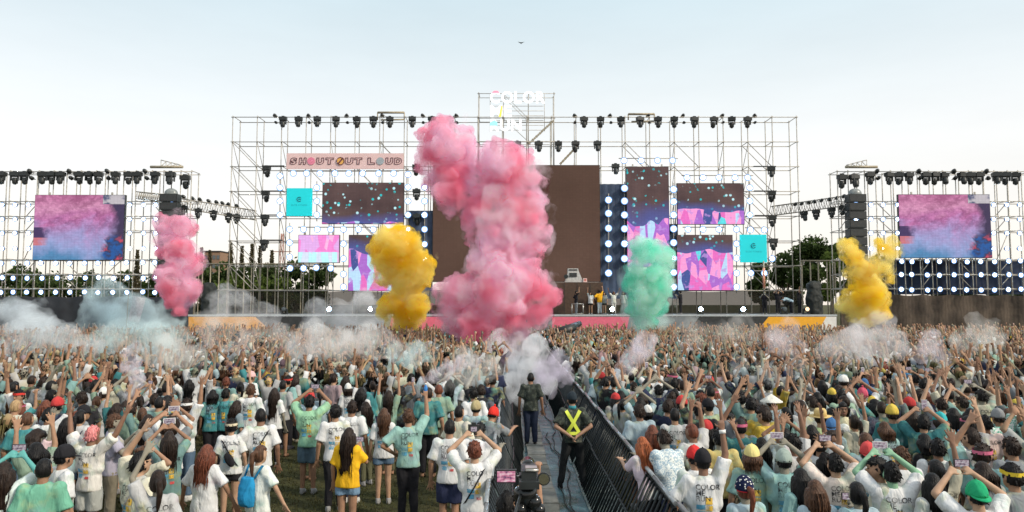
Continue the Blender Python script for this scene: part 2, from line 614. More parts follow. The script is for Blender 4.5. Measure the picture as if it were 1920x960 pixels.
tag(ban, "pale pink banner reading SHOUT OUT LOUD in outlined letters", "banner")


# ---------------------------------------------------------------- LED screens
def uvw(t):
    """0..1 across and up the face of a screen"""
    g = t.n("TexCoord").outputs["Generated"]
    s = t.n("SeparateXYZ", {0: g})
    return g, s.outputs[0], s.outputs[2]


def led_grid(t, col, sc):
    """faint module seams of an LED wall"""
    g = t.n("TexCoord").outputs["Object"]
    br_ = t.n("TexBrick", {"Vector": g, "Scale": sc, "Mortar Size": 0.014, "Color1": (1, 1, 1, 1), "Color2": (0.90, 0.90, 0.90, 1), "Mortar": (0.74, 0.74, 0.74, 1)})
    br_.offset = 0.0
    mp = t.n("Mapping", {"Vector": g, "Rotation": (R(90), 0, 0)})
    t.t.links.new(mp.outputs[0], br_.inputs["Vector"])
    return t.mix(1.0, col, br_.outputs[0], 'MULTIPLY')


def screen_surface(t, col, strength):
    e = t.n("Emission", {"Color": col, "Strength": strength})
    b = t.n("BsdfPrincipled", {"Base Color": (0.015, 0.012, 0.011, 1), "Roughness": 0.8, "Specular IOR Level": 0.1})
    a = t.n("AddShader", {0: e.outputs[0], 1: b.outputs[0]})
    return t.surf(a)


def mat_brown():
    t = NT("idle_led_wall")
    g, u, v = uvw(t)
    n = t.n("TexNoise", {"Vector": g, "Scale": 2.0, "Detail": 3.0})
    c = t.ramp(n.outputs[0], [(0.3, (0.074, 0.040, 0.028)), (0.7, (0.104, 0.058, 0.042))])
    return screen_surface(t, led_grid(t, c, 2.0), 0.75)


def mat_stars(name, dots=26.0, lower=None, seed=0.0):
    """dim brown screen with drifting cyan sparkles; optionally the lower part filled with pink and cyan blocks"""
    t = NT(name)
    g, u, v = uvw(t)
    ob = t.n("TexCoord").outputs["Object"]
    off = t.n("VectorMath", {0: ob, 1: (seed * 3.1, 0, seed * 1.7)}, operation='ADD')
    flat = t.n("VectorMath", {0: off.outputs[0], 1: (1, 0, 1)}, operation='MULTIPLY')
    off = flat
    vo = t.n("TexVoronoi", {"Vector": off.outputs[0], "Scale": dots})
    msk = t.n("TexNoise", {"Vector": off.outputs[0], "Scale": 0.8, "Detail": 2.0})
    dot = t.ramp(vo.outputs["Distance"], [(0.0, (1, 1, 1)), (0.22, (1, 1, 1)), (0.32, (0, 0, 0))])
    keep = t.ramp(msk.outputs[0], [(0.46, (0, 0, 0)), (0.52, (1, 1, 1))])
    fac = t.math('MULTIPLY', dot, keep)
    base = t.ramp(t.n("TexNoise", {"Vector": off.outputs[0], "Scale": 0.5}).outputs[0], [(0.3, (0.055, 0.034, 0.036)), (0.7, (0.105, 0.064, 0.062))])
    tint = t.mix(t.ramp(vo.outputs["Color"], [(0.5, (0, 0, 0)), (0.6, (1, 1, 1))]), (0.02, 0.45, 0.48), (0.45, 0.75, 0.8))
    c = t.mix(fac, base, tint)
    if lower is not None:
        n2 = t.n("TexNoise", {"Vector": off.outputs[0], "Scale": 0.5, "Detail": 1.0})
        stripe = t.n("TexVoronoi", {"Vector": t.n("Mapping", {"Vector": off.outputs[0], "Scale": (2.0, 1.0, 0.7), "Rotation": (0, 0.35, 0)}).outputs[0], "Scale": 1.0, "Randomness": 1.0})
        blocks = t.ramp(stripe.outputs["Color"], [(0.0, (0.70, 0.14, 0.46)), (0.28, (0.36, 0.13, 0.52)), (0.45, (0.85, 0.30, 0.58)), (0.62, (0.42, 0.62, 0.80)), (0.76, (0.05, 0.08, 0.26)), (0.88, (0.10, 0.62, 0.68))], 'CONSTANT')
        fine = t.n("TexNoise", {"Vector": off.outputs[0], "Scale": 2.6, "Detail": 4.0})
        blocks = t.mix(t.ramp(fine.outputs[0], [(0.55, (0, 0, 0)), (0.62, (0.7, 0.7, 0.7))]), blocks, (0.45, 0.25, 0.62))
        edge = t.math('ADD', v, t.math('MULTIPLY', t.math('SUBTRACT', n2.outputs[0], 0.5), 0.35))
        gate = t.math('LESS_THAN', edge, lower)
        blue = t.math('MULTIPLY', t.ramp(t.math('SUBTRACT', edge, lower), [(0.0, (1, 1, 1)), (0.22, (0, 0, 0))]), 0.75)
        c = t.mix(blue, c, (0.07, 0.10, 0.34))
        c = t.mix(gate, c, blocks)
    return screen_surface(t, led_grid(t, c, 2.0), 0.88)


def mat_pinkcyan():
    t = NT("pink_cyan_picture")
    g, u, v = uvw(t)
    st = t.n("TexVoronoi", {"Vector": t.n("Mapping", {"Vector": g, "Scale": (4.0, 1, 1.2), "Rotation": (0, 0.6, 0)}).outputs[0], "Scale": 1.8})
    top = t.ramp(st.outputs["Color"], [(0.0, (0.72, 0.20, 0.52)), (0.4, (0.62, 0.34, 0.66)), (0.7, (0.85, 0.38, 0.60))], 'CONSTANT')
    st2 = t.n("TexVoronoi", {"Vector": t.n("Mapping", {"Vector": g, "Scale": (6.0, 1, 0.6), "Rotation": (0, -0.3, 0)}).outputs[0], "Scale": 1.2})
    low = t.ramp(st2.outputs["Color"], [(0.0, (0.42, 0.74, 0.78)), (0.5, (0.55, 0.62, 0.74)), (0.75, (0.68, 0.42, 0.62))], 'CONSTANT')
    c = t.mix(t.math('LESS_THAN', v, 0.38), top, low)
    return screen_surface(t, led_grid(t, c, 2.0), 0.95)


def mat_smoke_feed(name, seed):
    """the live picture on the side screens: pink and lilac smoke billowing above a dark stage"""
    t = NT(name)
    g, u, v = uvw(t)
    off = t.n("VectorMath", {0: g, 1: (seed, 0, 0)}, operation='ADD').outputs[0]
    n = t.n("TexNoise", {"Vector": off, "Scale": 2.6, "Detail": 8.0, "Roughness": 0.6, "Distortion": 0.6})
    n2 = t.n("TexNoise", {"Vector": off, "Scale": 6.0, "Detail": 6.0, "Roughness": 0.6})
    vb = t.n("TexVoronoi", {"Vector": t.n("VectorMath", {0: off, 1: n2.outputs["Color"]}, operation='ADD').outputs[0], "Scale": 5.0})
    s_ = t.math('ADD', v, t.math('MULTIPLY', t.math('SUBTRACT', n.outputs[0], 0.5), 0.8))
    c = t.ramp(s_, [(0.0, (0.10, 0.30, 0.55)), (0.22, (0.36, 0.45, 0.78)), (0.42, (0.52, 0.38, 0.70)), (0.60, (0.62, 0.22, 0.48)), (0.80, (0.78, 0.36, 0.56)), (1.0, (0.66, 0.24, 0.44))])
    billow = t.ramp(vb.outputs["Distance"], [(0.0, (1.25, 1.2, 1.2)), (0.35, (0.95, 0.9, 0.95)), (0.8, (0.55, 0.42, 0.52))])
    c = t.mix(t.ramp(v, [(0.30, (0.25,) * 3), (0.60, (0.85,) * 3)]), c, t.mix(1.0, c, billow, 'MULTIPLY'))
    ru = t.math('ADD', u, t.math('MULTIPLY', t.math('SUBTRACT', n.outputs[0], 0.5), 0.45))
    dark = t.math('MULTIPLY', t.ramp(ru, [(0.80, (0, 0, 0)), (0.90, (1, 1, 1))]), t.ramp(v, [(0.25, (0.5,) * 3), (0.35, (1,) * 3)]))
    c = t.mix(dark, c, (0.06, 0.045, 0.11))
    redm = t.math('MULTIPLY', t.ramp(ru, [(0.78, (0, 0, 0)), (0.84, (1, 1, 1))]), t.ramp(v, [(0.30, (1, 1, 1)), (0.40, (0, 0, 0))]))
    c = t.mix(redm, c, t.ramp(n2.outputs[0], [(0.42, (0.02, 0.12, 0.40)), (0.50, (0.04, 0.05, 0.12)), (0.58, (0.62, 0.08, 0.14))]))
    leftm = t.math('MULTIPLY', t.ramp(ru, [(0.10, (1, 1, 1)), (0.16, (0, 0, 0))]), t.math('LESS_THAN', t.math('ABSOLUTE', t.math('SUBTRACT', v, 0.42)), 0.08))
    c = t.mix(leftm, c, (0.07, 0.045, 0.14))
    c = t.mix(t.math('MULTIPLY', t.ramp(ru, [(0.08, (1, 1, 1)), (0.14, (0, 0, 0))]), t.math('LESS_THAN', t.math('ABSOLUTE', t.math('SUBTRACT', v, 0.28)), 0.06)), c, (0.70, 0.22, 0.26))
    top = t.math('MULTIPLY', t.math('GREATER_THAN', v, 0.86), t.math('GREATER_THAN', u, 0.76))
    c = t.mix(top, c, t.ramp(n2.outputs[0], [(0.45, (0.10, 0.12, 0.22)), (0.55, (0.62, 0.58, 0.62))]))
    return screen_surface(t, led_grid(t, c, 2.0), 0.62)


def led_screen(label, x0, y0, x1, y1, d, mat, th=0.22):
    a, b = at(x0, y1, d), at(x1, y0, d)
    c = (a + b) / 2
    root = empty("led_screen", (c.x, d, a.z))
    W, H = b.x - a.x, b.z - a.z
    MB().box((0, th / 2 + 0.02, H / 2), (W + 0.06, th, H + 0.06)).build("cabinet", M_BLACK, root)
    MB().box((0, 0.0, H / 2), (W, 0.03, H)).build("display", mat, root)
    # hanging brackets on top
    for s in (-0.35, 0.35):
        MB().box((s * W, th / 2, H + 0.12), (0.10, 0.10, 0.2)).build("bracket", M_TUBE, root)
    tag(root, label, "screen", "screens on the stage")
    return root


PD = SD - 0.45
led_screen("wide dim screen with cyan sparkles below the pink banner", 604, 343, 757, 419, PD, mat_stars("sparkle_screen_a", 2.6, 0.02, 1.0))
led_screen("small pink and cyan picture screen beside the left lamp row", 559, 441, 636, 492, PD, mat_pinkcyan())
led_screen("squarish pink and blue screen partly behind the yellow smoke", 653, 441, 755, 545, PD, mat_stars("sparkle_screen_b", 2.6, 0.70, 3.0))
led_screen("huge plain brown central screen behind the tall pink smoke", 811, 310, 1124, 528, PD + 0.1, mat_brown())
led_screen("tall narrow screen behind the green smoke", 1177, 313, 1253, 500, PD, mat_stars("sparkle_screen_c", 2.6, 0.45, 5.0))
led_screen("wide screen with cyan sparkles above and pink blocks below", 1271, 344, 1394, 420, PD, mat_stars("sparkle_screen_d", 2.6, 0.32, 7.0))
led_screen("square pink and blue screen next to the low cyan panel", 1271, 441, 1373, 544, PD, mat_stars("sparkle_screen_e", 2.6, 0.70, 9.0))


def cyan_panel(label, x0, y0, x1, y1, d):
    a, b = at(x0, y1, d), at(x1, y0, d)
    c = (a + b) / 2
    root = empty("sponsor_panel", (c.x, d, a.z))
    W, H = b.x - a.x, b.z - a.z
    t = NT("cyan_panel_" + str(x0))
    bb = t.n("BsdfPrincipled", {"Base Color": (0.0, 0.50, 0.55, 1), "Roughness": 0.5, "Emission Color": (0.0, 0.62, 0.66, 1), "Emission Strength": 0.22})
    MB().box((0, 0, H / 2), (W, 0.1, H)).build("board", t.surf(bb), root)
    ink = pmat("dark_teal_ink", (0.0, 0.09, 0.12), 0.6)
    # emblem: a hooked ring open to the right with a bar, and a line of small letters under it
    m = MB()
    cz = H * 0.60; rr = W * 0.085
    for q in range(14):
        t0 = R(50 + 270 * q / 14); t1 = R(50 + 270 * (q + 1) / 14)
        m.tube((math.cos(t0) * rr, -0.07, cz + math.sin(t0) * rr), (math.cos(t1) * rr, -0.07, cz + math.sin(t1) * rr), 0.03, n=4)
    m.tube((-rr * 0.4, -0.07, cz), (rr * 0.9, -0.07, cz + 0.02), 0.03, n=4)
    m.build("emblem", ink, root)
    me = text_mesh("ELITE FITNESS", 0.17, 0.0, 0.0, 0, 0, 'CENTER', 1.15)
    mb = MB(); add_mesh(mb, me, Matrix.Translation((0, -0.056, H * 0.36)) @ Matrix.Rotation(R(90), 4, 'X'))
    mb.build("lettering", pmat("teal_ink", (0.0, 0.34, 0.40), 0.6), root)
    tag(root, label, "panel")


cyan_panel("bright cyan square panel under the left end of the pink banner", 537, 353, 586, 405, PD)
cyan_panel("bright cyan square panel low down by the dark trees", 1388, 440, 1437, 492, PD)

# dark backing cloths behind the lamp columns
for (x0, y0, x1, y1, lab) in ((762, 395, 812, 545, "dark backing cloth between yellow smoke and brown central screen"), (1126, 345, 1176, 560, "dark blue backing cloth between brown screen and tall narrow screen"),
                              (1254, 420, 1271, 560, "narrow dark backing cloth behind the lamp column beside the green smoke")):
    a, b = P(x0, y1, SD - 0.15), P(x1, y0, SD - 0.15)
    m = MB(); n_ = 12
    vs_, fs = [], []
    for i in range(n_ + 1):
        x = a.x + (b.x - a.x) * i / n_
        yy = 0.06 * math.sin(i * 2.1)
        vs_ += [(x, SD - 0.15 + yy, a.z), (x, SD - 0.15 + yy, b.z)]
    for i in range(n_): fs.append((2 * i, 2 * i + 2, 2 * i + 3, 2 * i + 1))
    m.add(vs_, fs, 0, True)
    o = m.build("backing_cloth", pmat("navy_cloth", (0.05, 0.075, 0.13), 0.85, 0, 0.3, 1.2))
    tag(o, lab, "cloth")


# ---------------------------------------------------------------- lamps and moving heads
def make_lamp():
    root = empty("blinder_lamp")
    MB().tube((0, 0.0, 0), (0, 0.26, 0), 0.245, 0.15, n=18).build("housing", M_BLACK, root)
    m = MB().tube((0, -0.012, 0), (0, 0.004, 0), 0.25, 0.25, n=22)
    m.build("halo_disc", M_HALO, root)  # disc added round the lens to carry the painted glow
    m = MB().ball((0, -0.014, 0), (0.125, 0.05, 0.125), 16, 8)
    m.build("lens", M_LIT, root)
    MB().box((0, 0.12, 0.2), (0.06, 0.06, 0.16)).build("clamp", M_TUBE, root)
    return root


LAMP = make_lamp()
lamp_used = [False]


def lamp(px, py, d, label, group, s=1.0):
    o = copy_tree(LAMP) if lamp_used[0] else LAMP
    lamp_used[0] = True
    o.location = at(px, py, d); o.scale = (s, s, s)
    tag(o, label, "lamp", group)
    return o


def make_head():
    """moving-head stage light hanging upside down: wide base, yoke, barrel with a lens"""
    root = empty("moving_head_light")
    MB().box((0, 0, -0.13), (0.56, 0.34, 0.26)).box((0, 0, 0.03), (0.2, 0.16, 0.10)).build("base", M_BLACK, root)
    m = MB(); m.box((-0.22, 0, -0.40), (0.07, 0.16, 0.34)); m.box((0.22, 0, -0.40), (0.07, 0.16, 0.34)); m.box((0, 0, -0.28), (0.5, 0.18, 0.08))
    m.build("yoke", M_BLACK, root)
    h = MB(); h.loft([(0, 0, -0.78, 0.15, 0.15), (0, 0, -0.70, 0.17, 0.17), (0, 0, -0.5, 0.18, 0.18), (0, 0, -0.36, 0.14, 0.14)], 12)
    ho = h.build("head", M_BLACK, root)
    MB().ball((0, -0.02, -0.79), (0.10, 0.10, 0.06), 10, 6).build("lens", M_LENS, ho)
    return root


HEAD = make_head()
head_used = [False]


def head(px, py, d, label, group, s=1.0, tilt=0.0, rz=0.0):
    o = copy_tree(HEAD) if head_used[0] else HEAD
    head_used[0] = True
    o.location = at(px, py, d); o.scale = (s, s, s)
    o.rotation_euler = (rnd.uniform(-.1, .1), 0, rz + rnd.uniform(-.3, .3))
    for c in o.children:
        if c.name.startswith("head"):
            c.rotation_euler = (tilt + rnd.uniform(-.25, .25), 0, 0)
            c.location = (0, 0, 0)
    tag(o, label, "stage light", group)
    return o


def make_par():
    root = empty("par_light")
    MB().loft([(0, 0, -0.16, 0.14, 0.14), (0, 0, 0.02, 0.13, 0.13), (0, 0, 0.12, 0.07, 0.07)], 10).build("can", M_BLACK, root)
    MB().tube((-0.16, 0, 0), (-0.16, 0, -0.26), 0.02, n=4).tube((0.16, 0, 0), (0.16, 0, -0.26), 0.02, n=4).tube((-0.16, 0, -0.26), (0.16, 0, -0.26), 0.02, n=4).build("bracket", M_TUBE, root)
    MB().ball((0, 0, -0.17), (0.12, 0.12, 0.03), 10, 6).build("lens", M_LENS, root)
    return root


PAR = make_par()
par_used = [False]


def par(px, py, d, label, group, s=1.0, rx=0.0, rz=0.0):
    o = copy_tree(PAR) if par_used[0] else PAR
    par_used[0] = True
    o.location = at(px, py, d); o.scale = (s, s, s)
    o.rotation_euler = (rx, rnd.uniform(-.2, .2), rz)
    tag(o, label, "spotlight", group)
    return o


xs_l = [531, 560, 595, 630, 669, 700, 731, 773, 810, 844]
for i, x in enumerate(xs_l):
    head(x, 219.5, SD - 0.1, f"black moving head on the main scaffold's top rail, {ORD[i]} from its left end", "moving heads on the top rail")
xs_r = [1095, 1126, 1164, 1200, 1234, 1264, 1302, 1339, 1372, 1402]
for i, x in enumerate(xs_r):
    head(x, 219.5 + 0.3, SD - 0.1, f"black moving head on the main scaffold's top rail, {ORD[9 - i]} from its right end", "moving heads on the top rail")
for i, x in enumerate([925, 970, 1010, 1047, 1079, 1120]):
    head(x, 265.5, SD - 0.1, f"black moving head on the second rail under the letters, {ORD[i]} from left", "moving heads on the second rail")
for side, pts in (("left", [(500, 312), (498, 359), (497, 404), (496, 451)]), ("right", [(1446, 313), (1447, 359), (1448, 405), (1450, 449)])):
    for i, (x, y) in enumerate(pts):
        head(x, y, SD - 0.1, f"black moving head on the {side} outer tower of the main scaffold, {ORD[i]} from top", "moving heads on the outer towers")
        b_ = MB().box((0, 0, 0), (1.7, 0.07, 0.07)).build("support_bar", M_DARK, main_scaffold)
        b_.location = at(x + (12 if side == "left" else -12), y - 1, SD - 0.12) - Vector(main_scaffold.location)
for i, (x, y) in enumerate([(780, 309), (781, 355), (782, 402), (1154, 308)]):
    head(x, y, SD - 0.3, ["black moving head at the corner of the banner beside pink smoke", "black moving head between sparkle screen and pink smoke, upper one", "black moving head between sparkle screen and pink smoke, lower one", "black moving head beside the top corner of the brown screen"][i], "moving heads beside the screens")
for i, x in enumerate([515, 578, 650, 716, 792, 855, 1077, 1144, 1216, 1281, 1355, 1415]):
    par(x, 216, SD, f"small spotlight standing on the top rail, {ORD[i]} from left", "small spotlights on the top rail", 1.0, R(60), rz=rnd.uniform(-1, 1))
    par(x + 1.5, 229, SD, f"small round spotlight hanging just under the top rail, {ORD[i]} from left", "small spotlights under the top rail", 0.75, R(75), rz=rnd.uniform(-.5, .5))

LD2 = PD - 0.05
cols = [("lamp column right of the brown screen", [(1141, y) for y in (375, 400, 428, 457, 485, 512)]),
        ("lamp column left of the tall narrow screen", [(1171, y) for y in (353, 377, 403, 429, 457, 485)]),
        ("lamp column right of the tall narrow screen", [(1263, y) for y in (355, 378, 403, 429, 455, 484, 511, 538)]),
        ("lamp column left of the low cyan panel", [(1381, y) for y in (430, 457, 484, 512, 538)]),
        ("lamp column right of the small pink picture screen", [(644, y) for y in (430, 457, 485, 514, 538)]),
        ("lamp column left of the small pink picture screen", [(543, y) for y in (430, 455, 482)]),
        ("lamp column right of the wide sparkle screen", [(765, y) for y in (327, 351, 377, 403, 430, 458)]),
        ("lamp column left of the brown screen", [(796, y) for y in (351, 377, 403, 430, 458, 486)]),
        ("lamp column beside the upper cyan panel", [(525, y) for y in (330, 352, 377, 403)]),
        ("lamp column between cyan panel and sparkle screen", [(594, y) for y in (352, 377, 403)]),
        ("lamp column right of the sparkle-and-pink screen", [(1406, y) for y in (352, 377, 403)])]
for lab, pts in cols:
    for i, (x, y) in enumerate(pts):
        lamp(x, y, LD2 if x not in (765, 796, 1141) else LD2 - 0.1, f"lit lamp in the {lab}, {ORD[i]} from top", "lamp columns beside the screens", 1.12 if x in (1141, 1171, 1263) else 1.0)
rows = [("lamp row under the small pink picture screen", [(544, 503), (569, 503), (593, 502), (620, 503)]),
        ("lamp row under the pink banner", [(x, 325) for x in (550, 575, 600, 628, 654, 680, 710, 738)]),
        ("lamp row above the small pink picture screen", [(x, 430) for x in (569, 595, 620, 672, 700)]),
        ("lamp row above the sparkle-and-pink screen", [(x, 333) for x in (1288, 1318, 1348, 1378, 1402)]),
        ("lamp row between the two right screens", [(x, 430) for x in (1290, 1318, 1348)]),
        ("lamp row above the low cyan panel", [(1407, 431), (1433, 431)]),
        ("lamp row under the low cyan panel", [(1408, 512), (1433, 512)]),
        ("lamp row above the tall narrow screen", [(x, 301) for x in (1170, 1202, 1233, 1261)])]
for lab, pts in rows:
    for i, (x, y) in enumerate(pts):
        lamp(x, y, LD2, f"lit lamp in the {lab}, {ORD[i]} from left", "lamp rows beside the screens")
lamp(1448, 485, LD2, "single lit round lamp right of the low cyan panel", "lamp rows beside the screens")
# carrier rods of the columns
for lab, pts in cols:
    xs_ = pts[0][0]
    o0 = Vector(main_scaffold.location)
    MB().tube(at(xs_, pts[0][1] - 12, SD - 0.22) - o0, at(xs_, pts[-1][1] + 12, SD - 0.22) - o0, 0.035, n=5).build("lamp_rod", M_TUBE, main_scaffold)
for lab, pts in rows:
    o0 = Vector(main_scaffold.location)
    MB().tube(at(pts[0][0] - 10, pts[0][1] - 4, SD - 0.2) - o0, at(pts[-1][0] + 10, pts[-1][1] - 4, SD - 0.2) - o0, 0.035, n=5).build("lamp_rod", M_TUBE, main_scaffold)

# ---------------------------------------------------------------- stage deck
DK = 50.0
deck_z = at(960, 590, DK).z
xl, xr = at(355, 590, DK).x, at(1567, 590, DK).x
stg = empty("stage", (0, DK, 0))
MB().box(((xl + xr) / 2, 5.0, deck_z - 0.06), (xr - xl, 10.0, 0.12)).build("deck", pmat("stage_deck", (0.13, 0.14, 0.145), 0.45, 0, 0.3, 1.0), stg)
MB().box(((xl + xr) / 2, -0.05, deck_z - 0.05), (xr - xl + 0.1, 0.1, 0.13)).build("edge_trim", M_GREY, stg)
fas = [("panel", [(355, 594), (480, 594), (500, 612), (497, 660), (355, 660)], pmat("orange_panel", (0.75, 0.38, 0.10), 0.6, 0, 0.08)),
       ("panel", [(480, 594), (605, 594), (605, 660), (497, 660), (500, 612)], M_DARK),
       ("panel", [(605, 594), (735, 594), (720, 660), (605, 660)], pmat("slate_panel", (0.20, 0.22, 0.235), 0.6, 0, 0.12)),
       ("panel", [(735, 594), (935, 594), (935, 660), (720, 660)], pmat("pink_panel", (0.75, 0.16, 0.24), 0.6, 0, 0.08)),
       ("panel", [(935, 594), (1035, 594), (1035, 660), (935, 660)], pmat("slate_panel", (0.20, 0.22, 0.235), 0.6, 0, 0.12)),
       ("panel", [(1035, 594), (1180, 594), (1165, 660), (1035, 660)], pmat("pink_panel", (0.75, 0.16, 0.24))),
       ("panel", [(1180, 594), (1310, 594), (1265, 660), (1165, 660)], pmat("slate_panel", (0.20, 0.22, 0.235), 0.6, 0, 0.12)),
       ("panel", [(1310, 594), (1440, 594), (1385, 660), (1265, 660)], M_DARK),
       ("panel", [(1440, 594), (1548, 594), (1510, 660), (1385, 660)], pmat("amber_panel", (0.85, 0.42, 0.03), 0.55, 0, 0.06)),
       ("panel", [(1548, 594), (1567, 594), (1567, 660), (1510, 660)], M_WHITE)]
for nm, pl, mt in fas:
    m = MB()
    pts = [at(x, y, DK) for x, y in pl]
    m.prism([(p.x, max(0.02, p.z)) for p in reversed(pts)], -0.12, -0.02)
    m.build(nm, mt, stg)
tag(stg, "long raised stage with a pink, grey, black and amber front", "stage")

# see-through windbreak cloth along the back of the deck
t = NT("dark_mesh_cloth")
co = t.n("TexCoord").outputs["Object"]
nn = t.n("TexNoise", {"Vector": co, "Scale": 0.8, "Detail": 5.0})
c = t.ramp(nn.outputs[0], [(0.35, (0.016, 0.016, 0.012)), (0.65, (0.05, 0.042, 0.026))])
b1 = t.n("BsdfPrincipled", {"Base Color": c, "Roughness": 0.9})
tr = t.n("BsdfTransparent")
mixs = t.n("MixShader", {0: 0.18, 1: b1.outputs[0], 2: tr.outputs[0]})
M_SCRIM = t.surf(mixs)


def cloth_wall(name, label, p0, p1, z0, z1, mat, wav=0.12, n_=60, seed=1, cat="cloth"):
    r_ = random.Random(seed)
    p0 = Vector(p0); p1 = Vector(p1)
    d = (p1 - p0); nrm = Vector((-d.y, d.x, 0)).normalized()
    vs_, fs = [], []
    rows_ = 5
    for i in range(n_ + 1):
        f = i / n_
        w = [wav * (math.sin(i * 1.3 + seed) * 0.5 + r_.uniform(-.5, .5)) for _ in range(rows_ + 1)]
        for j in range(rows_ + 1):
            p = p0 + d * f + nrm * w[j]
            zz = z0 + (z1 - z0) * j / rows_
            if j == rows_: zz -= abs(math.sin(f * math.pi * 9)) * 0.10
            vs_.append((p.x, p.y, zz))
    for i in range(n_):
        for j in range(rows_):
            a_ = i * (rows_ + 1) + j
            fs.append((a_, a_ + rows_ + 1, a_ + rows_ + 2, a_ + 1))
    o = MB().add(vs_, fs, 0, True).build(name, mat)
    tag(o, label, cat)
    return o


cloth_wall("windbreak_cloth", "dark see-through cloth along the back of the stage below the screens", (at(425, 560, SD + 1.7).x, SD + 1.7, 0), (at(1505, 560, SD + 1.7).x, SD + 1.7, 0), 0.0, at(960, 545, SD + 1.7).z, M_SCRIM, 0.08, 90)

# DJ riser with the trapezoid booth on it
a, b = at(985, 590, 53), at(1128, 530, 53)
riser = empty("dj_riser", ((a.x + b.x) / 2, 53, deck_z))
w_ = b.x - a.x; h_ = b.z - deck_z
MB().box((0, -0.2, h_ / 2 + 0.01), (w_, 1.2, h_)).build("box", pmat("dark_riser", (0.075, 0.045, 0.03), 0.6), riser)
for i in range(1, 6):
    MB().box((-w_ / 2 + w_ * i / 6, -0.81, h_ / 2), (0.03, 0.02, h_ * 0.96)).build("seam", M_BLACK, riser)
tag(riser, "dark brown raised platform under the white booth", "platform")
booth = empty("dj_booth", (at(1075, 521, 52.6).x, 52.9, deck_z + h_ + 0.012))
m = MB()
m.prism([(-0.62, 0.0), (0.75, 0.0), (0.38, 0.85), (0.36, 1.02), (-0.40, 1.02), (-0.42, 0.6)], -0.35, 0.35)
m.build("cover", pmat("grey_white_cloth", (0.50, 0.50, 0.49), 0.7), booth)
MB().box((-0.02, -0.37, 0.55), (0.55, 0.04, 0.30)).box((-0.02, -0.37, 0.92), (0.62, 0.04, 0.08)).build("panel", M_DARK, booth)
MB().tube((-0.55, -0.36, 0.42), (-0.55, -0.50, 0.42), 0.16, n=12).build("speaker", M_BLACK, booth)
tag(booth, "small grey-white trapezoid booth in front of the brown screen", "booth")
bx = empty("flight_case", (at(1097, 521, 52.6).x, 52.6, deck_z + h_ + 0.012))
MB().box((0, 0, 0.15), (0.27, 0.25, 0.29)).build("case", pmat("pale_pink_case", (0.72, 0.50, 0.46)), bx)
MB().box((0, -0.13, 0.17), (0.12, 0.012, 0.12)).build("sticker", pmat("red_sticker", (0.6, 0.12, 0.10)), bx)
tag(bx, "little pale pink case next to the grey-white booth", "case")

# floor lights on the deck
for i, (x, y, lit, lab) in enumerate([(533, 588, 0, "black floor light on the deck above the black front panel"), (1392, 588, 1, "floor light with a white lens near the dark right panel"),
                              (1470, 588, 0, "floor light left of the crouching worker"), (1512, 588, 2, "floor light with a warm lens by the draped black column"), (1313, 588, 1, "bright lit floor light right of the green smoke"),
                              (1147, 588, 1, "bright lit floor light between stage dancers and green smoke"), (618, 588, 1, "lit floor light above the grey front panel, inner one"), (695, 588, 1, "lit floor light left of the yellow smoke")]):
    f = empty("floor_light", (at(x, 590, DK + 0.7).x, DK + 0.7, deck_z + 0.002))
    MB().box((0, 0, 0.06), (0.42, 0.34, 0.12)).build("base", M_BLACK, f)
    MB().box((-0.20, 0, 0.24), (0.05, 0.14, 0.26)).box((0.20, 0, 0.24), (0.05, 0.14, 0.26)).build("yoke", M_BLACK, f)
    hd = MB().tube((0, -0.20, 0.38), (0, 0.16, 0.36), 0.19, 0.14, n=14).build("head", M_BLACK, f)
    MB().ball((0, -0.20, 0.38), (0.14, 0.04, 0.14), 12, 8).build("lens", [M_LENS, M_LIT, emat("warm_lens", (1.0, 0.62, 0.35), 1.6)][lit], hd)
    tag(f, lab, "stage light", "floor lights along the deck")

# draped columns at the ends of the deck
for (x, y0, y1, w, lab, d_) in ((1528, 527, 588, 32, "tall black draped column at the right end of the stage", 51.5), (391, 530, 590, 26, "black draped column at the left end beside the slim pink smoke", 51.5)):
    base_ = at(x, 590, d_); hh = at(x, y0, d_).z - deck_z; ww = w * mpp(d_) / 2
    m = MB(); rr_ = random.Random(x)
    for (ox_, oy_) in ((0, 0), (0.25, 0.1), (-0.25, -0.05)):
        m.loft([(ox_ * 0.6 + rr_.uniform(-.05, .05), oy_, hh * f, ww * s * 0.72, ww * s * 0.6) for f, s in ((0, 1.1), (0.2, 1.0), (0.45, 1.12), (0.7, 0.95), (0.9, 0.9), (1.0, 0.55))], 12)
    me = remesh(m, "drape", 0.07, 2, displace=[(cloud_tex("fold", 0.3), 0.16, 0.5)], mats=[pmat("black_drape", (0.012, 0.016, 0.015), 0.7)])
    o = link("draped_column", me, None, (base_.x, d_, deck_z - 0.01))
    tag(o, lab, "column")

# slender pole with an orange sleeve right of the lit square screen
pl_ = empty("marker_pole", (at(1434, 590, 52.6).x, 52.6, deck_z))
MB().tube((0, 0, 0), (0, 0, 3.9), 0.05).build("pole", M_TUBE_L, pl_)
MB().tube((0, 0, 1.9), (0, 0, 3.4), 0.085).build("sleeve", pmat("faded_orange", (0.62, 0.28, 0.18)), pl_)
tag(pl_, "thin pole with a faded orange sleeve under the low cyan panel", "pole")

# ---------------------------------------------------------------- side wings
WD = 52.0


def wing(side, px_posts, label, y_top=322):
    xs_ = [at(x, 400, WD).x for x in px_posts]
    zs_ = [at(960, y, WD).z for y in (y_top, 378, 406, 433, 487, 515, 542)]
    brs = []
    n = len(xs_) - 1
    for i in range(0, n, 3):
        for k in (1, 2, 3, 4, 5):
            brs.append((i, k, 1 if (i // 3) % 2 == (0 if side == "left" else 1) else -1, 0))
    return scaffold("scaffold", label, xs_, zs_, WD, WD + 1.2, r=0.037, braces=brs)


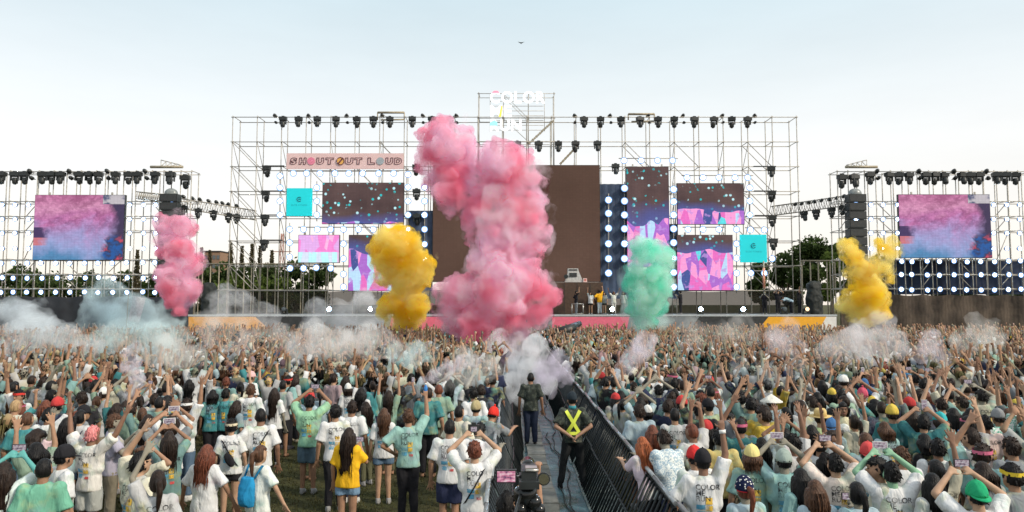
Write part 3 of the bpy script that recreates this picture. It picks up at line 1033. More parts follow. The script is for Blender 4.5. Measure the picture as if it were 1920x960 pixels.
LP = [-40, -12, 16, 47, 70, 98, 123, 149, 178, 201, 230, 253, 283, 305, 337, 357]
RP = [1572, 1592, 1623, 1644, 1672, 1693, 1722, 1744, 1770, 1794, 1819, 1845, 1867, 1892, 1912, 1940, 1965]
wl = wing("left", LP, "tube scaffold of the side stage holding the screen over the charcoal curtain")
wr = wing("right", RP, "tube scaffold of the side stage holding the screen over the brown fence net")
led_screen("side screen showing pink smoke, at the charcoal curtain side", 61, 366, 234, 487, WD - 0.25, mat_smoke_feed("live_feed_a", 0.0))
led_screen("side screen showing pink smoke, above the blue lamp wall", 1689, 365, 1855, 483, WD - 0.25, mat_smoke_feed("live_feed_b", 0.0))

for i, x in enumerate([4, 28, 46, 80, 97, 114, 148, 167, 185, 217, 241, 258, 291, 320, 347]):
    head(x, 323 + (6 if x > 330 else 0), WD - 0.1, f"black moving head on the charcoal-curtain side stage, {ORD[i]} from left", "moving heads on the side stage", 1.08 if i < 13 else 1.2)
for i, x in enumerate([1579, 1601, 1631, 1667, 1685, 1704, 1736, 1753, 1770, 1804, 1819, 1836, 1868, 1885, 1904]):
    head(x, 324 + (4 if i < 2 else 0), WD - 0.1, f"black moving head on the brown-net side stage, {ORD[i]} from left", "moving heads on the side stage", 1.08 if i > 1 else 1.2)
for nm, xs_ in (("charcoal-curtain", [55, 129, 200, 271]), ("brown-net", [1645, 1723, 1789, 1850])):
    for i, x in enumerate(xs_):
        par(x, 320, WD - 0.1, f"pair-mounted small spotlight, upper, on the {nm} side stage, {ORD[i]} from left", "small spotlights on the side stage", 1.15, R(50), rnd.uniform(-.6, .6))
        par(x + 3, 333, WD - 0.1, f"pair-mounted small spotlight, lower, on the {nm} side stage, {ORD[i]} from left", "small spotlights on the side stage", 1.05, R(70), rnd.uniform(-.6, .6))

ROWN = ["top", "second", "third", "fourth"]
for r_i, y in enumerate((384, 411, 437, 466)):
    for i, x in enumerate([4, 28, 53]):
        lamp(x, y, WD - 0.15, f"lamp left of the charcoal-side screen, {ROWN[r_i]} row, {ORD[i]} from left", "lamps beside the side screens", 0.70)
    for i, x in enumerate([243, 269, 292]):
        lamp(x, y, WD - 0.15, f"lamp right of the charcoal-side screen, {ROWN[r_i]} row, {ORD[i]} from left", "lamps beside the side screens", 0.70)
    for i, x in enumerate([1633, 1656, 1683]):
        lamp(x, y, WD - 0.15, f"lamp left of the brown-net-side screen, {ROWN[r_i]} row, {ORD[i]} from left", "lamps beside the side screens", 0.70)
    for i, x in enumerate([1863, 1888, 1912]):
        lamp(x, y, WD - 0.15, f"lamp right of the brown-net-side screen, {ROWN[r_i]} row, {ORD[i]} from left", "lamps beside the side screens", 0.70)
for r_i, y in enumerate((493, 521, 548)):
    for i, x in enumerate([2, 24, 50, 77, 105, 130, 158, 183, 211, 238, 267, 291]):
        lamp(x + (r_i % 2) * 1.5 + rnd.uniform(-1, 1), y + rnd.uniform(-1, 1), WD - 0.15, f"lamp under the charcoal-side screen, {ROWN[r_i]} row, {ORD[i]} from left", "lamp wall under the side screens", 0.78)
for r_i, y in enumerate((490, 515, 543)):
    for i, x in enumerate([1690, 1710, 1739, 1762, 1789, 1813, 1839, 1865, 1891, 1914]):
        lamp(x + rnd.uniform(-1, 1), y + rnd.uniform(-1, 1), WD - 0.15, f"lamp under the brown-net-side screen, {ROWN[r_i]} row, {ORD[i]} from left", "lamp wall under the side screens", 0.78)
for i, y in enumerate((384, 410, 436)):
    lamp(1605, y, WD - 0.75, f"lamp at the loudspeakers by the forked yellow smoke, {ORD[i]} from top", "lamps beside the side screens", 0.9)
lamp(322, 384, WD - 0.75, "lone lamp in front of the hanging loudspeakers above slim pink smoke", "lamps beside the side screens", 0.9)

# backing cloths and fences of the wings
M_NAVY = pmat("dark_blue_cloth", (0.028, 0.045, 0.095), 0.85, 0, 0.4, 0.8)
t = NT("net_cloth")
co = t.n("TexCoord").outputs["Object"]
nn = t.n("TexNoise", {"Vector": co, "Scale": 0.9, "Detail": 6.0, "Roughness": 0.6})
ww_ = t.n("TexWave", {"Vector": co, "Scale": 1.2, "Distortion": 6.0, "Detail": 3.0})
c = t.ramp(nn.outputs[0], [(0.35, (0.045, 0.033, 0.025)), (0.65, (0.11, 0.082, 0.06))])
c = t.mix(0.25, c, ww_.outputs[0], 'MULTIPLY')
b1 = t.n("BsdfPrincipled", {"Base Color": c, "Roughness": 0.9})
bp = t.n("Bump", {"Height": nn.outputs[0], "Strength": 0.6, "Distance": 0.1}); t.t.links.new(bp.outputs[0], b1.inputs["Normal"])
M_NET = t.surf(b1)
cloth_wall("lamp_backing_cloth", "dark blue cloth behind the lamp wall at the brown net", (at(1660, 500, WD + 1.4).x, WD + 1.4, 0), (at(1990, 500, WD + 1.4).x, WD + 1.4, 0), at(960, 552, WD + 1.4).z, at(960, 485, WD + 1.4).z, M_NAVY, 0.08, 40, 3)
cloth_wall("fence_net", "brown net cloth sagging along the fence below the blue lamp wall", (at(1575, 560, WD - 0.5).x, WD - 0.5, 0), (at(2040, 560, WD - 0.5).x, WD - 0.5, 0), 0.0, at(960, 552, WD - 0.5).z, M_NET, 0.18, 60, 4)
cloth_wall("charcoal_curtain", "charcoal curtain below the lamp wall at the edge of the place", (at(-110, 560, WD - 0.5).x, WD - 0.5, 0), (at(362, 560, WD - 0.5).x, WD - 0.5, 0), 0.0, at(960, 555, WD - 0.5).z, pmat("charcoal_cloth", (0.030, 0.034, 0.042), 0.85, 0, 0.3, 0.9), 0.15, 60, 5)

# roof trusses on the wing towers
for (x0, x1, sgn, lab) in ((282, 343, 1, "small roof truss on the tower beside slim pink smoke"), (1645, 1585, -1, "small roof truss on the tower beside the forked yellow smoke")):
    root = empty("roof_truss", at(x0, 313, WD))
    o0 = Vector(root.location)
    m = MB()
    a = at(x0, 313, WD) - o0; b = at(x1, 313, WD) - o0
    m.tube(a, b, 0.10)
    m.build("beam", M_TUBE_L, root)
    m = MB()
    xa = x0 + 20 * sgn
    tops = [at(xa + sgn * i * 9.5, 300 + i * 2.4, WD + 0.4) - o0 for i in range(5)]
    bots = [at(xa + sgn * i * 9.5, 312, WD + 0.1) - o0 for i in range(5)]
    for i in range(4):
        m.tube(tops[i], tops[i + 1], 0.035, n=5); m.tube(bots[i], tops[i + 1], 0.03, n=5); m.tube(bots[i], tops[i], 0.03, n=5)
    m.build("lattice", M_TUBE, root)
    tag(root, lab, "truss")

# hanging loudspeaker columns
for (x, y0, y1, lab) in ((316, 352, 520, "hanging black loudspeaker column behind the slim pink smoke"), (1608, 352, 525, "hanging black loudspeaker column beside the forked yellow smoke")):
    root = empty("line_array", at(x, y1, WD - 0.5))
    zb = root.location.z
    H = at(x, y0, WD - 0.5).z - zb
    n_ = 10
    bh = H * 0.93 / n_
    box = MB()
    box.prism([(-0.63, 0.0), (0.63, 0.0), (0.63, bh * 0.92), (-0.63, bh * 0.92)], -0.35, 0.35)
    bm_ = box.mesh("speaker_box", M_BLACK)
    gr = MB().box((0, -0.36, bh * 0.46), (1.12, 0.02, bh * 0.74)).mesh("grille", M_DARK)
    for j in range(n_):
        s_ = link("speaker_box", bm_, root, (0, -0.004 * (j - n_ / 2) ** 2, j * bh))
        link("grille", gr, s_)
    MB().ball((0, 0, H * 0.93), (0.5, 0.35, 0.42), 12, 8).build("rain_cover", pmat("dull_plastic", (0.20, 0.22, 0.22), 0.3), root)
    MB().tube((0, 0, H * 0.95), (0, 0, H + 1.1), 0.03).build("chain", M_DARK, root)
    tag(root, lab, "loudspeaker")


# the two slanting lattice trusses with lamps between wing and main stage
def lattice(label, ps, pe, d0, d1, hgt, top_l, low_h, name_hint):
    A = at(*ps, d0); B = at(*pe, d1)
    root = empty("lattice_truss", A)
    n = 16
    m = MB(); w = Vector((0, 0.35, 0)); u = Vector((0, 0, hgt))
    L = B - A
    m.tube((0, 0, 0), L, 0.035, n=5); m.tube(w, L + w, 0.035, n=5); m.tube(u, L + u, 0.035, n=5); m.tube(u + w, L + u + w, 0.035, n=5)
    m.build("chord", M_TUBE, root)
    m = MB()
    for i in range(n):
        p = L * (i / n); q = L * ((i + 1) / n); mid = (p + q) / 2
        m.tube(p, mid + u, 0.02, n=4); m.tube(mid + u, q, 0.02, n=4)
        m.tube(p + w, mid + u + w, 0.02, n=4); m.tube(mid + u + w, q + w, 0.02, n=4)
    m.build("lacing", M_TUBE, root)
    tag(root, label, "truss")
    for i, (x, y) in enumerate(top_l):
        f = (x - ps[0]) / (pe[0] - ps[0]); d = d0 + (d1 - d0) * f
        par(x, y, d, f"small spotlight on the slanting truss by the {name_hint}, {ORD[i]} from left", "spotlights on the slanting trusses", 0.95, R(60), rnd.uniform(-.6, .6))
    for i, (x, y) in enumerate(low_h):
        f = (x - ps[0]) / (pe[0] - ps[0]); d = d0 + (d1 - d0) * f
        head(x, y, d, f"moving head under the slanting truss by the {name_hint}, {ORD[i]} from left", "moving heads under the slanting trusses", 0.9)


lattice("slanting lattice truss beside the slim pink smoke", (330, 389), (478, 412), WD, SD + 1.0, 0.72, [(343, 368), (360, 371), (374, 373), (390, 376), (405, 378), (416, 380), (428, 382), (443, 385)], [(345, 386), (372, 391), (400, 395), (428, 400), (444, 402)], "slim pink smoke")
lattice("slanting lattice truss beside the dark trees", (1448, 404), (1595, 384), SD + 1.0, WD, 0.72, [(1492, 382), (1504, 381), (1516, 379), (1527, 377), (1541, 375), (1555, 373), (1570, 370), (1583, 367)], [(1507, 397), (1530, 394), (1559, 390), (1578, 386)], "dark trees")
lattice("short lattice truss reaching to the hanging loudspeakers over slim pink smoke", (255, 372), (318, 378), WD - 0.4, WD - 0.4, 0.5, [], [], "")

# railings between main stage and wings
for (xs_, y0, y1, lab, d_) in (([366, 373, 380, 395, 411, 427, 443, 458, 472, 487, 502, 517, 540, 565, 590, 612], 495, 544, "weathered tube railing in front of the hedge and conifers", SD + 1.6), ([1503, 1519, 1534, 1550, 1556, 1565, 1573, 1590], 489, 542, "weathered tube railing in front of the dark broad trees", SD + 1.6)):
    root = empty("railing", (at(xs_[0], 560, d_).x, d_, 0))
    o0 = Vector(root.location)
    for x in xs_:
        p = at(x, y0, d_)
        MB().tube((p.x - o0.x, 0, 0), (p.x - o0.x, 0, p.z), 0.05).build("post", M_TUBE_L, root)
    for y in (y0, y1):
        a, b = at(xs_[0], y, d_), at(xs_[-1], y, d_)
        MB().tube((a.x - o0.x - .1, -0.08, a.z), (b.x - o0.x + .1, -0.08, b.z), 0.055).build("rail", M_TUBE_L, root)
    tag(root, lab, "railing")

# ---------------------------------------------------------------- trees behind the stage
def leaf_mat(name, c0, c1):
    t = NT(name)
    oi = t.n("ObjectInfo")
    co = t.n("TexCoord").outputs["Object"]
    n = t.n("TexNoise", {"Vector": co, "Scale": 0.9, "Detail": 4.0})
    c = t.ramp(n.outputs[0], [(0.3, c0), (0.7, c1)])
    d = t.n("BsdfDiffuse", {"Color": c})
    tr = t.n("BsdfTranslucent", {"Color": c})
    return t.surf(t.n("MixShader", {0: 0.3, 1: d.outputs[0], 2: tr.outputs[0]}))


M_LEAF = leaf_mat("dark_leaf", (0.028, 0.050, 0.018), (0.085, 0.12, 0.042))
M_LEAF2 = leaf_mat("fresh_leaf", (0.05, 0.085, 0.02), (0.13, 0.17, 0.045))
M_NEEDLE = leaf_mat("dry_needle", (0.06, 0.062, 0.035), (0.15, 0.125, 0.075))
M_BARK = pmat("bark", (0.09, 0.07, 0.05), 0.9, 0, 0.4, 12, 0.5)


def leaf_cloud(pts, size, rng):
    n = len(pts)
    a = rng.normal(size=(n, 3)); a /= np.linalg.norm(a, axis=1)[:, None]
    b = rng.normal(size=(n, 3)); b -= a * (a * b).sum(1)[:, None]; b /= np.linalg.norm(b, axis=1)[:, None]
    s = size * rng.uniform(0.6, 1.3, (n, 1))
    v = np.stack([pts - a * s, pts + b * s * 0.55, pts + a * s, pts - b * s * 0.55], 1).reshape(-1, 3)
    f = np.arange(4 * n).reshape(n, 4)
    return v, f


def broad_tree(px, py_top, wpx, d, label, leaf, seed, n=3600, fill=1.0):
    rng = np.random.default_rng(seed); r_ = random.Random(seed)
    top = at(px, py_top, d); H = top.z; W = wpx * mpp(d) / 2
    root = empty("broadleaf_tree", (top.x, d, 0))
    tk = MB()
    tk.tube((0, 0, 0), (0.1, 0, H * 0.45), 0.28, 0.18, n=7)
    lobes = []
    for i in range(13):
        an = r_.uniform(0, 6.28); rr = r_.uniform(0.15, 0.8) * W
        z = H * r_.uniform(0.40, 0.86)
        c = Vector((math.cos(an) * rr, math.sin(an) * rr * 0.7, z))
        tk.tube((0.1, 0, H * r_.uniform(0.3, 0.45)), c, 0.10, 0.03, n=5)
        lobes.append((c, W * r_.uniform(0.26, 0.46)))
    lobes.append((Vector((0, 0, H * 0.9)), H * 0.10 + W * 0.15))
    tk.build("trunk", M_BARK, root)
    P_ = []
    for c, r0 in lobes:
        m = int(n * fill / len(lobes))
        v = rng.normal(size=(m, 3)); v /= np.linalg.norm(v, axis=1)[:, None]
        rad = r0 * rng.uniform(0.55, 1.05, (m, 1)) * (1 + 0.25 * np.sin(v[:, :1] * 7 + seed) * np.cos(v[:, 2:] * 6))
        q = v * rad * np.array([1, 1, 0.8]) + np.array(c)
        P_.append(q)
    pts = np.concatenate(P_)
    v, f = leaf_cloud(pts, 0.26 * d / 80, rng)
    link("crown", np_mesh("crown", v, f, [leaf]), root)
    tag(root, label, "tree", "trees behind the stage")


def conifer(px, py_top, wpx, d, label, seed, n=900):
    rng = np.random.default_rng(seed)
    top = at(px, py_top, d); H = top.z; W = wpx * mpp(d) / 2
    root = empty("conifer_tree", (top.x, d, 0))
    tk = MB().tube((0, 0, 0), (0, 0, H * 0.98), 0.16, 0.02, n=6)
    r_ = random.Random(seed)
    for i in range(26):
        z = H * (0.3 + 0.66 * i / 26); an = r_.uniform(0, 6.28); L = W * (1.05 - i / 28)
        tk.tube((0, 0, z), (math.cos(an) * L, math.sin(an) * L, z + L * 0.35), 0.03, 0.01, n=4)
    tk.build("trunk", M_BARK, root)
    z = rng.uniform(0.28, 1.0, n) ** 0.8
    an = rng.uniform(0, 2 * np.pi, n); rr = W * (1.08 - z) * rng.uniform(0.2, 1.1, n) + 0.05
    pts = np.stack([np.cos(an) * rr, np.sin(an) * rr, z * H + rr * 0.3], 1)
    v, f = leaf_cloud(pts, 0.16 * d / 80, rng)
    link("crown", np_mesh("crown", v, f, [M_NEEDLE]), root)
    tag(root, label, "tree", "conifers behind the stage")


broad_tree(1525, 443, 92, 80, "largest dark broadleaf tree right of the main scaffold", M_LEAF, 11, 5200)
broad_tree(1470, 474, 70, 84, "dark broadleaf tree behind the right end of the main scaffold", M_LEAF, 12)
broad_tree(1556, 470, 52, 76, "fresh green tree left of the forked yellow smoke", M_LEAF2, 13, 2600)
broad_tree(1596, 440, 60, 86, "dark tree behind the hanging loudspeakers at the forked yellow smoke", M_LEAF, 14)
broad_tree(1650, 480, 80, 90, "dark tree behind the forked yellow smoke", M_LEAF, 15)
broad_tree(1885, 500, 90, 90, "dark tree behind the edge of the brown-net side stage", M_LEAF, 16)
broad_tree(1780, 505, 110, 92, "dark tree behind the screen of the brown-net side stage", M_LEAF, 17)
broad_tree(1425, 490, 60, 90, "low dark tree behind the low cyan panel", M_LEAF, 18)
for i, (x, y, w) in enumerate([(423, 492, 50), (465, 498, 60), (508, 494, 56), (555, 488, 64), (605, 492, 60), (382, 500, 40)]):
    broad_tree(x, y, w * 1.3, 76, "low dark bushy tree behind the railing, %s from the slim pink smoke" % ORD[[1, 2, 3, 4, 5, 0][i]], M_LEAF, 30 + i, 2600)
for i, (x, y, w) in enumerate([(445, 516, 60), (492, 518, 50), (530, 520, 50)]):
    broad_tree(x, y, w * 1.3, 68, "fresh green low bush behind the railing, %s from the slim pink smoke" % ORD[i], M_LEAF2, 40 + i, 1800)
for i, (x, y, w) in enumerate([(35, 500, 70), (100, 516, 90), (170, 514, 90), (240, 512, 90), (300, 510, 70)]):
    broad_tree(x, y, w * 1.3, 86, "dark tree behind the charcoal-curtain side stage, %s from left" % ORD[i], M_LEAF, 50 + i, 2600)
for i, (x, y, w) in enumerate([(378, 465, 20), (394, 470, 18), (433, 456, 24), (454, 462, 22), (473, 458, 24), (488, 462, 20), (510, 470, 26), (258, 470, 22)]):
    conifer(x, y, w, 84, "thin pale conifer behind the railing, %s from left" % ORD[i] if x > 300 else "thin pale conifer behind the charcoal-side screen's edge", 60 + i)

# distant brown block of flats between the conifers
bd = 140.0
a, b = at(381, 545, bd), at(413, 472, bd)
bl = empty("far_building", ((a.x + b.x) / 2, bd, 0))
W_, H_ = b.x - a.x, b.z
MB().box((0, 3, H_ / 2), (W_, 6, H_)).build("wall", pmat("brown_brick", (0.24, 0.15, 0.10), 0.8), bl)
MB().box((0, 3, H_ + 0.1), (W_ + 0.3, 6.3, 0.2)).build("roof", M_DARK, bl)
wm = MB().box((0, 0, 0), (0.55, 0.08, 0.8)).mesh("window", M_LENS)
for i in range(4):
    for j in range(3):
        link("window", wm, bl, (-W_ / 2 + W_ * (i + 0.5) / 4, -0.02, H_ - 1.1 - j * 1.7))
tag(bl, "far brown block of flats behind the conifers", "building")
# lattice mast far behind
ms = empty("lattice_mast", (at(528, 500, 120).x, 120, 0))
hm = at(528, 438, 120).z
m = MB()
for s in ((-1, -1), (1, -1), (1, 1), (-1, 1)): m.tube((s[0] * .7, s[1] * .7, 0), (s[0] * .15, s[1] * .15, hm), 0.06, n=4)
m.build("leg_frame", pmat("red_lead", (0.30, 0.13, 0.09)), ms)
m = MB()
for k in range(9):
    z0, z1 = hm * k / 9, hm * (k + 1) / 9; w0 = .7 - .55 * k / 9; w1 = .7 - .55 * (k + 1) / 9
    m.tube((-w0, -w0, z0), (w1, -w1, z1), 0.04, n=4); m.tube((w0, -w0, z0), (-w1, -w1, z1), 0.04, n=4)
m.box((0, 0, hm * .8), (3.2, .12, .12)); m.box((0, 0, hm * .62), (4.2, .12, .12))
m.build("lacing", pmat("red_lead", (0.30, 0.13, 0.09)), ms)
tag(ms, "thin reddish lattice mast on the skyline left of the small pink screen", "mast")
# the bird in the sky
bp_ = at(977, 80, 70)
bird = empty("bird", bp_)
m = MB()
m.add([(0, 0, -0.06), (0.14, 0.1, 0.0), (0.36, 0.0, 0.12), (0.18, -0.08, 0.03), (0, -0.16, -0.03), (-0.18, -0.08, 0.03), (-0.36, 0, 0.12), (-0.14, 0.1, 0.0)], [(0, 1, 2, 3, 4), (0, 4, 5, 6, 7)])
m.ball((0, 0, -0.05), (0.06, 0.2, 0.06), 8, 6)
link("body", remesh(m, "bird_body", 0.02, 1, mats=[M_BLACK]) if False else m.mesh("body", M_BLACK), bird)
tag(bird, "tiny dark bird with raised wings high in the sky", "bird")
# ---------------------------------------------------------------- people: materials driven by each part's own object colour
def cloth_mat(name, stains):
    t = NT(name)
    oi = t.n("ObjectInfo")
    co = t.n("TexCoord").outputs["Object"]
    rv = t.n("VectorMath", {0: oi.outputs["Random"], 1: (37.0, 91.0, 53.0)}, operation='MULTIPLY')
    p = t.n("VectorMath", {0: co, 1: rv.outputs[0]}, operation='ADD').outputs[0]
    n = t.n("TexNoise", {"Vector": p, "Scale": 3.6, "Detail": 4.0, "Roughness": 0.6})
    n2 = t.n("TexNoise", {"Vector": p, "Scale": 2.6, "Detail": 3.0})
    n3 = t.n("TexNoise", {"Vector": t.n("Mapping", {"Vector": p, "Scale": (9.0, 9.0, 3.5), "Rotation": (0.0, 0.35, 0.0)}).outputs[0], "Scale": 1.0, "Detail": 3.0, "Distortion": 0.6})
    col = oi.outputs["Color"]
    if stains:
        # coloured powder thrown over the shirts: each shirt its own hues
        hue = t.ramp(n2.outputs[0], [(0.30, (0.10, 0.36, 0.34)), (0.44, (0.22, 0.42, 0.30)), (0.52, (0.48, 0.46, 0.18)), (0.60, (0.24, 0.38, 0.46)), (0.72, (0.46, 0.26, 0.34))])
        fac = t.ramp(n.outputs[0], [(0.50, (0, 0, 0)), (0.72, (stains, stains, stains))])
        col = t.mix(fac, col, hue)
    fold_tone = t.ramp(n3.outputs[0], [(0.3, (0.80, 0.80, 0.80)), (0.6, (1, 1, 1))])  # darker tone where the fold noise runs low
    col = t.mix(1.0, col, fold_tone, 'MULTIPLY')
    b = t.n("BsdfPrincipled", {"Base Color": col, "Roughness": 0.9, "Specular IOR Level": 0.2})
    bp = t.n("Bump", {"Height": n3.outputs[0], "Strength": 0.8, "Distance": 0.05})
    t.t.links.new(bp.outputs[0], b.inputs["Normal"])
    return t.surf(b)


def objcol_mat(name, rough, spec=0.3, var=0.2, sc=(8, 8, 8), bump=0.0, sss=0.0):
    t = NT(name)
    oi = t.n("ObjectInfo")
    co = t.n("TexCoord").outputs["Object"]
    mp = t.n("Mapping", {"Vector": co, "Scale": sc})
    n = t.n("TexNoise", {"Vector": mp.outputs[0], "Scale": 1.0, "Detail": 4.0})
    v = t.ramp(n.outputs[0], [(0.3, (1 - var,) * 3), (0.7, (1 + var,) * 3)])
    col = t.mix(1.0, oi.outputs["Color"], v, 'MULTIPLY')
    b = t.n("BsdfPrincipled", {"Base Color": col, "Roughness": rough, "Specular IOR Level": spec})
    if bump:
        bp = t.n("Bump", {"Height": n.outputs[0], "Strength": bump, "Distance": 0.02})
        t.t.links.new(bp.outputs[0], b.inputs["Normal"])
    return t.surf(b)


M_SHIRT = cloth_mat("powdered_cotton", 0.75)
M_CLOTH = cloth_mat("plain_cloth", 0)
M_SKIN = objcol_mat("skin", 0.6, 0.3, 0.12, (14, 14, 14))
M_HAIR = objcol_mat("hair", 0.5, 0.25, 0.55, (55, 55, 7), 0.8)
M_EYE = pmat("dark_eye", (0.01, 0.008, 0.007), 0.3)
M_LIP = pmat("lip", (0.32, 0.10, 0.09), 0.5)


def print_mat(name, col):
    """shirt ink, worn through in patches"""
    t = NT(name)
    co = t.n("TexCoord").outputs["Object"]
    oi = t.n("ObjectInfo")
    p = t.n("VectorMath", {0: co, 1: t.n("VectorMath", {0: oi.outputs["Random"], 1: (17.0, 29.0, 41.0)}, operation='MULTIPLY').outputs[0]}, operation='ADD').outputs[0]
    n = t.n("TexNoise", {"Vector": p, "Scale": 14.0, "Detail": 3.0})
    b = t.n("BsdfPrincipled", {"Base Color": (*col, 1), "Roughness": 0.85})
    return t.surf(t.n("MixShader", {0: t.ramp(n.outputs[0], [(0.40, (0.0,) * 3), (0.62, (0.75,) * 3)]), 1: b.outputs[0], 2: t.n("BsdfTransparent").outputs[0]}))


M_INKB = print_mat("black_print", (0.02, 0.02, 0.025))
M_PY = print_mat("yellow_print", (0.72, 0.46, 0.06)); M_PB = print_mat("blue_print", (0.10, 0.36, 0.55)); M_PR = print_mat("red_print", (0.60, 0.08, 0.08))

ARMS = {  # elbow and wrist relative to the shoulder, for the right side (x outward)
    "down": ((0.07, -0.03, -0.28), (0.09, 0.05, -0.53)),
    "up": ((0.07, 0.05, 0.28), (0.05, 0.09, 0.53)),
    "upin": ((0.10, 0.06, 0.27), (-0.02, 0.14, 0.51)),
    "upv": ((0.19, 0.04, 0.22), (0.27, 0.10, 0.46)),
    "bent": ((0.22, 0.10, 0.16), (0.10, 0.16, 0.40)),
    "fist": ((0.10, 0.14, 0.22), (0.08, 0.16, 0.48)),
    "phone": ((0.14, 0.18, 0.17), (-0.06, 0.30, 0.34)),
    "face": ((0.10, 0.14, -0.22), (-0.06, 0.31, -0.02)),
    "clap": ((0.15, 0.12, 0.22), (-0.10, 0.18, 0.42)),
    "back": ((0.13, -0.10, -0.26), (-0.12, -0.165, -0.42)),
    "hip": ((0.20, -0.08, -0.22), (0.06, 0.10, -0.36)),
    "fwd": ((0.06, 0.22, -0.18), (0.02, 0.46, -0.12)),
    "wave": ((0.25, 0.03, 0.03), (0.32, 0.06, 0.28)),
    "head": ((0.26, 0.02, 0.12), (0.04, 0.05, 0.27)),
    "side": ((0.16, 0.02, -0.24), (0.24, 0.10, -0.47)),
}
LEGS = {"stand": ((-.085, 0, .47), (-.09, -.01, .08), (.085, 0.01, .47), (.10, -.01, .08)),
        "wide": ((-.16, 0, .47), (-.22, -.01, .08), (.15, 0.03, .47), (.20, 0, .08)),
        "walk": ((-.085, 0.13, .48), (-.09, 0.16, .08), (.085, 0.04, .46), (.09, -.24, .13))}


def add_hand(mb, wrist, dirn, up, s, open_=True, k=1.0):
    """palm, four fingers of unequal length and a thumb leaving the side of the palm"""
    d = dirn.normalized()
    side = up - d * up.dot(d)
    side = side.normalized() if side.length > 1e-3 else d.orthogonal().normalized()
    nrm = d.cross(side)
    pal = wrist + d * 0.05 * k
    for q in (-1, 0, 1):
        mb.capsule(wrist + side * q * 0.012, wrist + d * 0.085 * k + side * q * 0.024, 0.017, 0.015, n=7)
    for q, L in zip((-1.5, -0.5, 0.5, 1.5), (0.082, 0.094, 0.090, 0.072)):
        root_ = wrist + d * 0.085 * k + side * q * 0.018
        if open_:
            fd = (d + side * q * 0.24).normalized()
            mid = root_ + fd * L * 0.55; tip = mid + (fd + nrm * 0.25).normalized() * L * 0.5
        else:
            mid = root_ + (d * 0.5 + nrm * 0.8).normalized() * L * 0.5; tip = mid + (-d * 0.6 + nrm * 0.5).normalized() * L * 0.45
        mb.capsule(root_, mid, 0.0115, 0.0108, n=6); mb.capsule(mid, tip, 0.0108, 0.0095, n=6)
    th0 = wrist + d * 0.03 - side * 0.02 * s
    th1 = th0 + (d * 0.55 - side * s * 0.8).normalized() * 0.05
    th2 = th1 + (d * 0.9 - side * s * 0.25 + (nrm * 0.0 if open_ else nrm * 0.6)).normalized() * 0.035
    mb.capsule(th0, th1, 0.014, 0.012, n=6); mb.capsule(th1, th2, 0.012, 0.009, n=6)


HEADR = (0.076, 0.096, 0.118)


class Tpl:
    pass


FOLD = cloud_tex("cloth_fold", 0.11, 1)
FOLD2 = cloud_tex("cloth_fold_wide", 0.22, 1)


